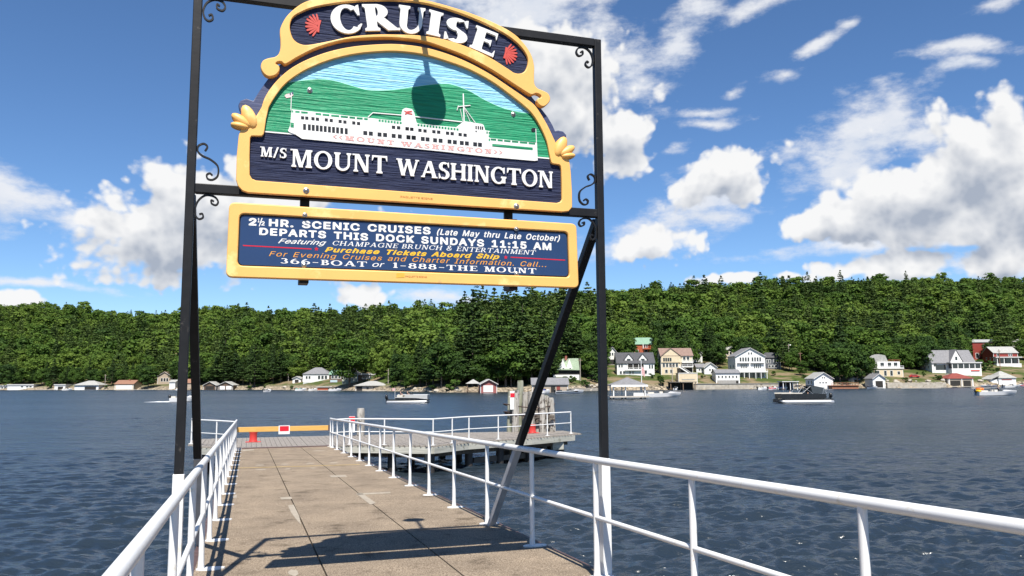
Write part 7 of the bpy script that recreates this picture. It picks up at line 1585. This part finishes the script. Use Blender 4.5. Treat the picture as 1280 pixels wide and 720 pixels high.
    print('forest trees', cnt, 'quads', tot, 'single trees', len(PLACED))
grow()

# ================================================================== BOATS, CARS, PEOPLE
M_hull = mat('white_gelcoat', (.80, .80, .80), .2, .03, 2); M_hullk = mat('black_gelcoat', (.015, .015, .017), .2, .2, 2); M_alu = mat('brushed_aluminium', (.62, .62, .62), .35, .06, 4, metal=.6)
M_motor = mat('black_motor_cowl', (.012, .012, .013), .3, .2, 5); M_canvas = mat('black_canvas', (.02, .022, .026), .9, .2, 4); M_seat = mat('pale_vinyl_seat', (.62, .58, .50), .5, .06, 4); M_tint = mat('tinted_screen', (.05, .06, .07), .1, .1, 2)
M_foam = mat('white_foam', (.74, .77, .80), .9, .1, 1.5, bump=.8)
def hull_mesh(st, mbx):
    """lofted hull: stations (x, half beam at the gunwale, half beam at the chine, keel z, chine z, gunwale z)"""
    vs_ = []; fs_ = []
    for x, b, c, k, ch, gz in st: vs_ += [(x, -b, gz), (x, -c, ch), (x, 0, k), (x, c, ch), (x, b, gz)]
    for i in range(len(st) - 1):
        for j in range(4): fs_.append((5 * i + j, 5 * i + j + 1, 5 * i + 6 + j, 5 * i + 5 + j))
        fs_.append((5 * i + 4, 5 * i, 5 * i + 5, 5 * i + 9))
    fs_.append((4, 3, 2, 1, 0)); n = 5 * (len(st) - 1); fs_.append(tuple(n + j for j in range(5)))
    return mbx.add(vs_, fs_)
def place_boat(name, label, px, wl, rz, scale=1.0, group=None):
    p = shore_pt(px, wl); return empty(name, p, rz, label, 'boat', group), p.y / F_PX
def motor(root, x, z=.0, s=1.0, y=0):
    part(root, 'outboard_motor', M_motor, lambda b: (b.lathe([(.05, -.5), (.10, -.3), (.10, .1), (.24, .2), (.28, .45), (.24, .75), (.10, .85)], (x, y, z + .25), 10), b.box((x + .2, y, z + .35), (.35, .14, .2))), 50)
def speedboat(label, px, wl, L, rz, stripe=None, cover=None, group=None, wake=False, name='speedboat'):
    r, k = place_boat(name, label, px, wl, rz, group=group)
    h = L / 2; B = L * .17
    part(r, 'hull', M_hull, lambda b: hull_mesh([(-h, B * .92, B * .8, -.25, .05, .78), (-h * .4, B, B * .85, -.3, .05, .84), (h * .2, B * .95, B * .75, -.25, .1, .92), (h * .65, B * .62, B * .42, -.1, .25, 1.0), (h * .9, B * .25, B * .12, .25, .5, 1.06), (h, .03, .02, .75, .85, 1.08)], b), 40)
    if stripe: part(r, 'stripe', stripe, lambda b: [b.add([(-h * .98, s * (B * .93 + .02), .36), (-h * .4, s * (B * .98 + .03), .38), (h * .2, s * (B * .92 + .03), .42), (h * .6, s * (B * .64 + .03), .56), (h * .6, s * (B * .65 + .03), .82), (h * .2, s * (B * .95 + .03), .74), (-h * .4, s * (B + .03), .68), (-h * .98, s * (B * .93 + .03), .62)], [tuple(range(8))]) for s in (-1, 1)])
    part(r, 'windshield', M_tint, lambda b: b.add([(h * .28, -B * .5, .95), (h * .28, B * .5, .95), (h * .02, B * .7, 1.42), (h * .02, -B * .7, 1.42), (h * .0, -B * .72, .95), (h * .0, B * .72, .95)], [(0, 1, 2, 3), (0, 3, 4), (1, 5, 2), (3, 2, 5, 4)]))
    part(r, 'foredeck', M_hull, lambda b: b.add([(h * .27, -B * .82, .94), (h * .27, B * .82, .94), (h * .7, B * .5, 1.06), (h * .7, -B * .5, 1.06), (h * .97, 0, 1.09), (h * .4, 0, 1.22)], [(0, 5, 3), (1, 2, 5), (2, 4, 5), (3, 5, 4), (0, 1, 5)]))
    part(r, 'seat', cover or M_seat, lambda b: (b.b2((-h * .88, -B * .75, .78), (-h * .55, B * .75, 1.12)), b.b2((-h * .2, -B * .6, .8), (-h * .05, -B * .15, 1.25)), b.b2((-h * .2, B * .15, .8), (-h * .05, B * .6, 1.25))))
    motor(r, -h - .2, .3)
    if wake:
        p = r.location; mb = MB(); q = random.Random(4)
        pts = [(-h - 5 * i / 14, .3 + .6 * i / 14) for i in range(15)]
        vs_ = []; 
        for x, w in pts: j = q.uniform(.7, 1.3); vs_ += [(x, -w * j, -.02), (x, 0, .22 * j * (1 - (-h - x) / 5.5)), (x, w * j, -.02)]
        mb.add(vs_, [(3 * i + j, 3 * i + j + 1, 3 * i + 4 + j, 3 * i + 3 + j) for i in range(14) for j in (0, 1)])
        o = mb.build('wake', M_foam, None, 60); o.location = p; o.rotation_euler = (0, 0, rz); tag(o, kind='stuff'); o['label'] = 'white foam wake trailing behind the ' + label.split(' with')[0].split(',')[0]; o['category'] = 'wake'
    return r
def person(x, y, z, root, shirt, label, rz=0.0, seated=True):
    """continuous skinned figure; hair and shirt as children"""
    w = root.matrix_basis @ Vector((x, y, z))
    J = {'pelvis': (0, 0, .46), 'waist': (0, -.01, .64), 'chest': (0, -.01, .86), 'neck': (0, 0, 1.02), 'head': (0, .03, 1.13), 'crown': (0, .02, 1.25)}
    for s, n in ((-1, 'r'), (1, 'l')):
        J['sh' + n] = (.19 * s, 0, .95); J['el' + n] = (.26 * s, .08, .70); J['ha' + n] = (.17 * s, .30, .62); J['fi' + n] = (.15 * s, .38, .60)
        J['hip' + n] = (.10 * s, .04, .46)
        J['kn' + n] = (.12 * s, .44, .48) if seated else (.11 * s, .02, .02); J['an' + n] = (.12 * s, .46, .06) if seated else (.11 * s, 0, -.40); J['to' + n] = (.12 * s, .62, .02) if seated else (.11 * s, .16, -.44)
    E_ = [('pelvis', 'waist'), ('waist', 'chest'), ('chest', 'neck'), ('neck', 'head'), ('head', 'crown')]
    for n in 'rl': E_ += [('chest', 'sh' + n), ('sh' + n, 'el' + n), ('el' + n, 'ha' + n), ('ha' + n, 'fi' + n), ('pelvis', 'hip' + n), ('hip' + n, 'kn' + n), ('kn' + n, 'an' + n), ('an' + n, 'to' + n)]
    R_s = {'pelvis': .15, 'waist': .13, 'chest': .15, 'neck': .06, 'head': .10, 'crown': .07, 'sh': .075, 'el': .048, 'ha': .036, 'fi': .03, 'hip': .10, 'kn': .065, 'an': .045, 'to': .035}
    names = list(J); me = bpy.data.meshes.new('person'); me.from_pydata([J[n] for n in names], [(names.index(a), names.index(b)) for a, b in E_], []); me.update()
    o = bpy.data.objects.new('person', me); COL.objects.link(o); o.location = w; o.rotation_euler = (0, 0, rz)
    sk = o.modifiers.new('skin', 'SKIN'); sub = o.modifiers.new('smooth', 'SUBSURF'); sub.levels = 1; sub.render_levels = 1
    for i, n in enumerate(names):
        v = R_s.get(n, R_s.get(n[:-1], .05)); me.skin_vertices[0].data[i].radius = (v, v * .85)
    me.skin_vertices[0].data[0].use_root = True
    me.materials.append(mat('skin', (.50, .31, .22), .6, .08, 6)); tag(o, label, 'person')
    mb = MB(); mb.lathe([(.17, .44), (.165, .60), (.175, .80), (.20, .93), (.12, .99), (.08, 1.0)], (0, -.005, 0), 12); mb.build('shirt', shirt, o, 60)
    mb = MB(); mb.lathe([(.118, 1.12), (.122, 1.18), (.10, 1.25), (.05, 1.285), (.01, 1.29)], (0, .015, 0), 12); mb.build('hair', mat('dark_hair', (.03, .02, .015), .7), o, 60)
    return o
def build_boats():
    M_navys = mat('navy_cloth', (.03, .04, .08), .9); M_dark = mat('charcoal_cloth', (.03, .03, .035), .9); M_w = mat('white_cloth', (.7, .7, .7), .9)
    # silver pontoon boat
    r, k = place_boat('pontoon_boat', 'silver pontoon boat with two seated people cruising to the right', 511, 503.4, -.06); L = 52 * k
    for y in (-1.0, 1.0): part(r, 'pontoon_tube', M_alu, lambda b: b.tube([(-L / 2, y, .12), (-L / 2 + .3, y, .12), (L / 2 - .8, y, .12), (L / 2 - .1, y, .32)], [.25, .33, .33, .1], 12), 40)
    part(r, 'deck', M_hullk, lambda b: b.b2((-L / 2 + .1, -1.25, .46), (L / 2 - .1, 1.25, .60)))
    pn = part(r, 'fence_panel', mat('silver_panel', (.46, .46, .45), .35, .05, 2), lambda b: [b.b2((-L * .06, -1.27, .66), (L * .47, -1.22, 1.35)), b.b2((-L * .30, -1.27, .66), (-L * .06, -1.22, 1.0)), b.b2((-L * .30, 1.22, .66), (L * .47, 1.27, 1.35)), b.b2((L * .46, -1.2, .66), (L * .47, 1.2, 1.35))])
    part(pn, 'fence_rail', M_hull, lambda b: [b.b2((-L * .06, -1.30, 1.36), (L * .48, -1.20, 1.44)), b.b2((-L * .30, 1.2, 1.36), (L * .48, 1.3, 1.44)), b.b2((L * .455, -1.2, 1.36), (L * .48, 1.2, 1.44))])
    part(pn, 'dark_stripe', M_hullk, lambda b: b.add([(-L * .30, -1.285, .62), (L * .46, -1.285, .62), (L * .2, -1.285, .84), (-L * .30, -1.285, .90)], [(0, 1, 2, 3)]))
    part(r, 'bench_seat', M_seat, lambda b: (b.b2((-L * .29, .5, .61), (L * .44, 1.15, 1.1)), b.b2((-L * .26, -1.1, .61), (-L * .12, 1.1, 1.36)), b.b2((-L * .07, -.7, .61), (.01 * L, .1, 1.39)), b.b2((L * .18, -1.15, .61), (L * .44, -.5, 1.1))))
    part(r, 'helm_console', M_hullk, lambda b: b.b2((L * .05, -1.0, .61), (L * .12, -.3, 1.65)))
    part(r, 'windscreen', M_tint, lambda b: b.bar((L * .05, -.65, 1.5), (L * .09, -.65, 1.95), .6, .03)); motor(r, -L / 2 - .3, .3, 1.2)
    f = part(r, 'flag_staff', M_trim, lambda b: b.tube([(-L * .36, .9, .6), (-L * .36, .9, 2.6)], .03, 6), 40); part(f, 'flag', mat('flag_cloth', (.55, .06, .06), .8), lambda b: b.b2((-L * .36 - .5, .89, 2.1), (-L * .36 - .04, .91, 2.55)))
    person(-L * .19, -.35, .92, r, M_navys, 'person in a dark shirt seated at the stern of the silver pontoon boat', -1.6); person(-L * .03, -.3, .95, r, M_dark, 'person in charcoal seated at the helm of the silver pontoon boat', -1.5)
    # black pontoon boat
    r, k = place_boat('pontoon_boat', 'large black pontoon boat with folded black canopy crossing toward the left', 1004, 503.6, math.pi + .08); L = 70 * k
    for y in (-1.05, 0, 1.05): part(r, 'pontoon_tube', M_alu, lambda b: b.tube([(-L / 2, y, .15), (-L / 2 + .3, y, .15), (L / 2 - 1.2, y, .15), (L / 2 - .2, y, .42)], [.26, .36, .36, .1], 12), 40)
    part(r, 'deck', M_hullk, lambda b: b.b2((-L / 2 + .1, -1.3, .5), (L / 2 - .2, 1.3, .66)))
    part(r, 'keel_skirt', M_hull, lambda b: [b.b2((-L * .44, y - .02, .18), (L * .40, y + .02, .48)) for y in (-1.43, 1.43)])
    pn = part(r, 'fence_panel', M_hullk, lambda b: [b.b2((-L * .36, -1.33, .70), (L * .45, -1.28, 1.45)), b.b2((-L * .36, 1.28, .70), (L * .45, 1.33, 1.45)), b.b2((L * .44, -1.27, .70), (L * .45, 1.27, 1.45))])
    part(pn, 'fence_rail', M_seat, lambda b: [b.b2((L * .08, -1.36, 1.46), (L * .46, -1.26, 1.62)), b.b2((L * .08, 1.26, 1.46), (L * .46, 1.36, 1.62))])
    part(r, 'bench_seat', M_seat, lambda b: (b.b2((L * .12, -1.2, .67), (L * .43, -.5, 1.2)), b.b2((L * .12, .5, .67), (L * .43, 1.2, 1.2)), b.b2((-L * .34, -1.2, .67), (-L * .2, 1.2, 1.2))))
    part(r, 'helm_console', M_hullk, lambda b: b.b2((-L * .02, .2, .67), (L * .06, 1.1, 1.6)))
    cp = part(r, 'canopy', M_canvas, lambda b: b.add([(-L * .34, -1.25, 2.35), (-L * .1, -1.3, 2.75), (L * .06, -1.25, 2.8), (L * .11, -1.2, 2.55), (-L * .34, 1.25, 2.35), (-L * .1, 1.3, 2.75), (L * .06, 1.25, 2.8), (L * .11, 1.2, 2.55), (-L * .1, -1.3, 2.6), (-L * .1, 1.3, 2.6)], [(0, 1, 5, 4), (1, 2, 6, 5), (2, 3, 7, 6), (3, 0, 4, 7)]))
    part(cp, 'side_curtain', M_tint, lambda b: [b.add([(-L * .34, y, 1.5), (-L * .12, y, 1.5), (-L * .08, y, 2.7), (-L * .33, y, 2.35)], [(0, 1, 2, 3)]) for y in (-1.29, 1.29)])
    part(r, 'canopy_frame', M_alu, lambda b: [b.tube([(x0, y, 1.45), (x1, y, 2.62)], .03, 6) for y in (-1.27, 1.27) for x0, x1 in ((-L * .12, L * .06), (L * .08, -L * .08), (-L * .3, -L * .33), (L * .16, L * .06))])
    part(r, 'windscreen', M_tint, lambda b: b.bar((L * .08, .65, 1.6), (L * .03, .65, 2.1), .8, .03))
    part(r, 'boarding_ladder', M_alu, lambda b: [b.tube([(-L * .40, y, .7), (-L * .46, y, 1.7), (-L * .42, y, 1.72), (-L * .37, y, .75)], .03, 6) for y in (-.9, -.3)]); motor(r, -L / 2 - .1, .45); part(r, 'bow_step', M_hullk, lambda b: b.b2((L * .46, -1.1, .1), (L * .5, 1.1, .6)))
    person(-L * .06, .55, .68, r, M_dark, 'person in dark clothes seated under the canopy of the black pontoon boat', 1.6); person(L * .2, -.7, .72, r, M_w, 'person in a white shirt seated on the bow bench of the black pontoon boat', 1.2)
    # speedboats
    r = speedboat('white speedboat with an orange towable tube at its stern, speeding right', 1246, 494.2, 8.6, -.05, wake=False)
    t = empty('towable_tube', r.matrix_basis @ Vector((-3.6, 0, 1.0)), 0, 'orange and yellow inflatable tube on the stern of the white speedboat', 'inflatable tube'); M_or = mat('orange_vinyl', (.75, .18, .02), .4); M_ye = mat('yellow_vinyl', (.80, .50, .02), .4)
    part(t, 'ring', M_or, lambda b: b.tube([(.55 * math.cos(a), .7 * math.sin(a), .38) for a in [i * .5236 for i in range(12)]], .3, 8, closed=True), 60); part(t, 'lower_ring', M_ye, lambda b: b.tube([(.55 * math.cos(a) - .2, .7 * math.sin(a), .0) for a in [i * .5236 for i in range(12)]], .28, 8, closed=True), 60)
    person(.1, -.4, .75, r, M_navys, 'person seated at the wheel of the speedboat with the orange tube', -1.6)
    speedboat('white speedboat passing just right of the gazebo dock', 829, 496.4, 7.8, -.03, wake=True)
    r = speedboat('white speedboat running left behind the left sign post', 230, 502.4, 5.2, .05, wake=True)
    speedboat('white bowrider with a black side stripe moored at the tan boathouse', 712, 492.2, 8.2, .02, M_hullk, M_canvas)
    speedboat('low boat under a bright blue cover beside the tan boathouse', 681, 491.6, 3.4, .3, None, mat('blue_boat_cover', (.03, .06, .42), .7))
    speedboat('white bowrider moored beside the rightmost hip roofed boathouse', 1264, 484.6, 7.4, .15, None, M_seat)
    speedboat('dark covered runabout moored left of the rightmost boathouse', 1236, 484.6, 6.0, 2.9, M_hullk, mat('purple_navy_cover', (.04, .04, .12), .7))
    speedboat('small red speedboat cut by the right edge of the view', 1279, 483.6, 4.2, 3.0, M_reflred, M_redl)
    speedboat('runabout with black canvas moored left of the small grey boathouse', 1091, 486.4, 4.4, -1.2, None, M_canvas)
    speedboat('white skiff on the seawall left of the red jet boat', 953, 487.6, 3.4, .0); speedboat('small red boat between the white skiff and the purple covered boat', 966, 487.4, 3.6, .1, M_reflred, M_redl)
    speedboat('boat under a violet cover at the small covered slip', 978, 487.2, 3.8, .05, None, mat('violet_cover', (.10, .07, .32), .7))
    speedboat('white runabout with teal cover moored below the grey green house', 376, 488.6, 5.0, .1, None, mat('teal_cover', (.10, .40, .36), .7)); speedboat('white bowrider moored right of the low red shed', 419, 488.9, 5.4, -.1); speedboat('little white boat moored on the beach left of the low red shed', 391, 488.8, 3.8, .2); speedboat('white boat moored near the small white flat roofed boathouse', 84, 488.0, 5.4, .2); speedboat('white runabout moored right of the tan cottage', 226, 488.0, 5.0, 0)
    speedboat('small dark boat with one person drifting off the left beach', 334, 490.0, 3.0, .1, M_hullk, M_canvas)
    speedboat('grey runabout inside the dark covered slip', 845, 487.6, 4.2, 1.2, None, M_canvas)
    # floating docks of the left shore
    for px, wl, w, lab in ((400, 488.9, 40, 'low pale floating dock along the beach by the red shed'), (175, 487.9, 34, 'low wooden dock right of the rust roofed boathouse'), (470, 489.5, 26, 'low dock in front of the beige boathouse'), (58, 487.9, 22, 'low dock left of the small white flat roofed boathouse'), (1150, 486.2, 50, 'low floating dock along the rocky bank at the right'), (1225, 486.2, 24, 'low dock between the two hip roofed boathouses at the right')):
        p = shore_pt(px, wl); W = w * p.y / F_PX; r = empty('floating_dock', p, 0, lab, 'dock'); dock_under(r, W, -.6, 1.2, .42, M_palewood)
    for px, yb, col, lab, L in ((1068, 476, mat('grey_car_paint', (.22, .24, .26), .25, .05, 2), 'grey car parked beneath the leafy trees', 4.7), (1143, 472, mat('red_car_paint', (.45, .02, .02), .25, .05, 2), 'red car parked right of the cream gambrel house', 4.5), (707, 470, mat('white_car_paint', (.75, .75, .75), .25, .05, 2), 'white car parked below the old sage roofed house', 4.6)):
        p = site(px, yb); r = empty('parked_car', p, rnd.uniform(-.3, .3), lab, 'car')
        prof = [(-L / 2, .35), (L / 2, .35), (L / 2, .72), (L * .28, .88), (L * .14, 1.42), (-L * .25, 1.45), (-L * .42, .95), (-L / 2, .9)]
        b = MB(); b.add([(x, -.88, z) for x, z in prof] + [(x, .88, z) for x, z in prof], [tuple(range(8)), tuple(range(15, 7, -1))] + [(i, (i + 1) % 8, 8 + (i + 1) % 8, 8 + i) for i in range(8)]); b.build('body', col, r, bevel=.08)
        part(r, 'side_windows', M_tint, lambda q: [q.add([(-L * .36, y, .98), (L * .22, y, .95), (L * .13, y, 1.36), (-L * .24, y, 1.38)], [(0, 1, 2, 3)]) for y in (-.9, .9)])
        for x in (-L * .31, L * .31):
            for y in (-.8, .8): part(r, 'wheel', M_motor, lambda q: q.lathe([(.05, -.11), (.33, -.11), (.33, .11), (.05, .11)], (x, y, .33), 14, axis=(0, 1, 0)), 40)
build_boats()
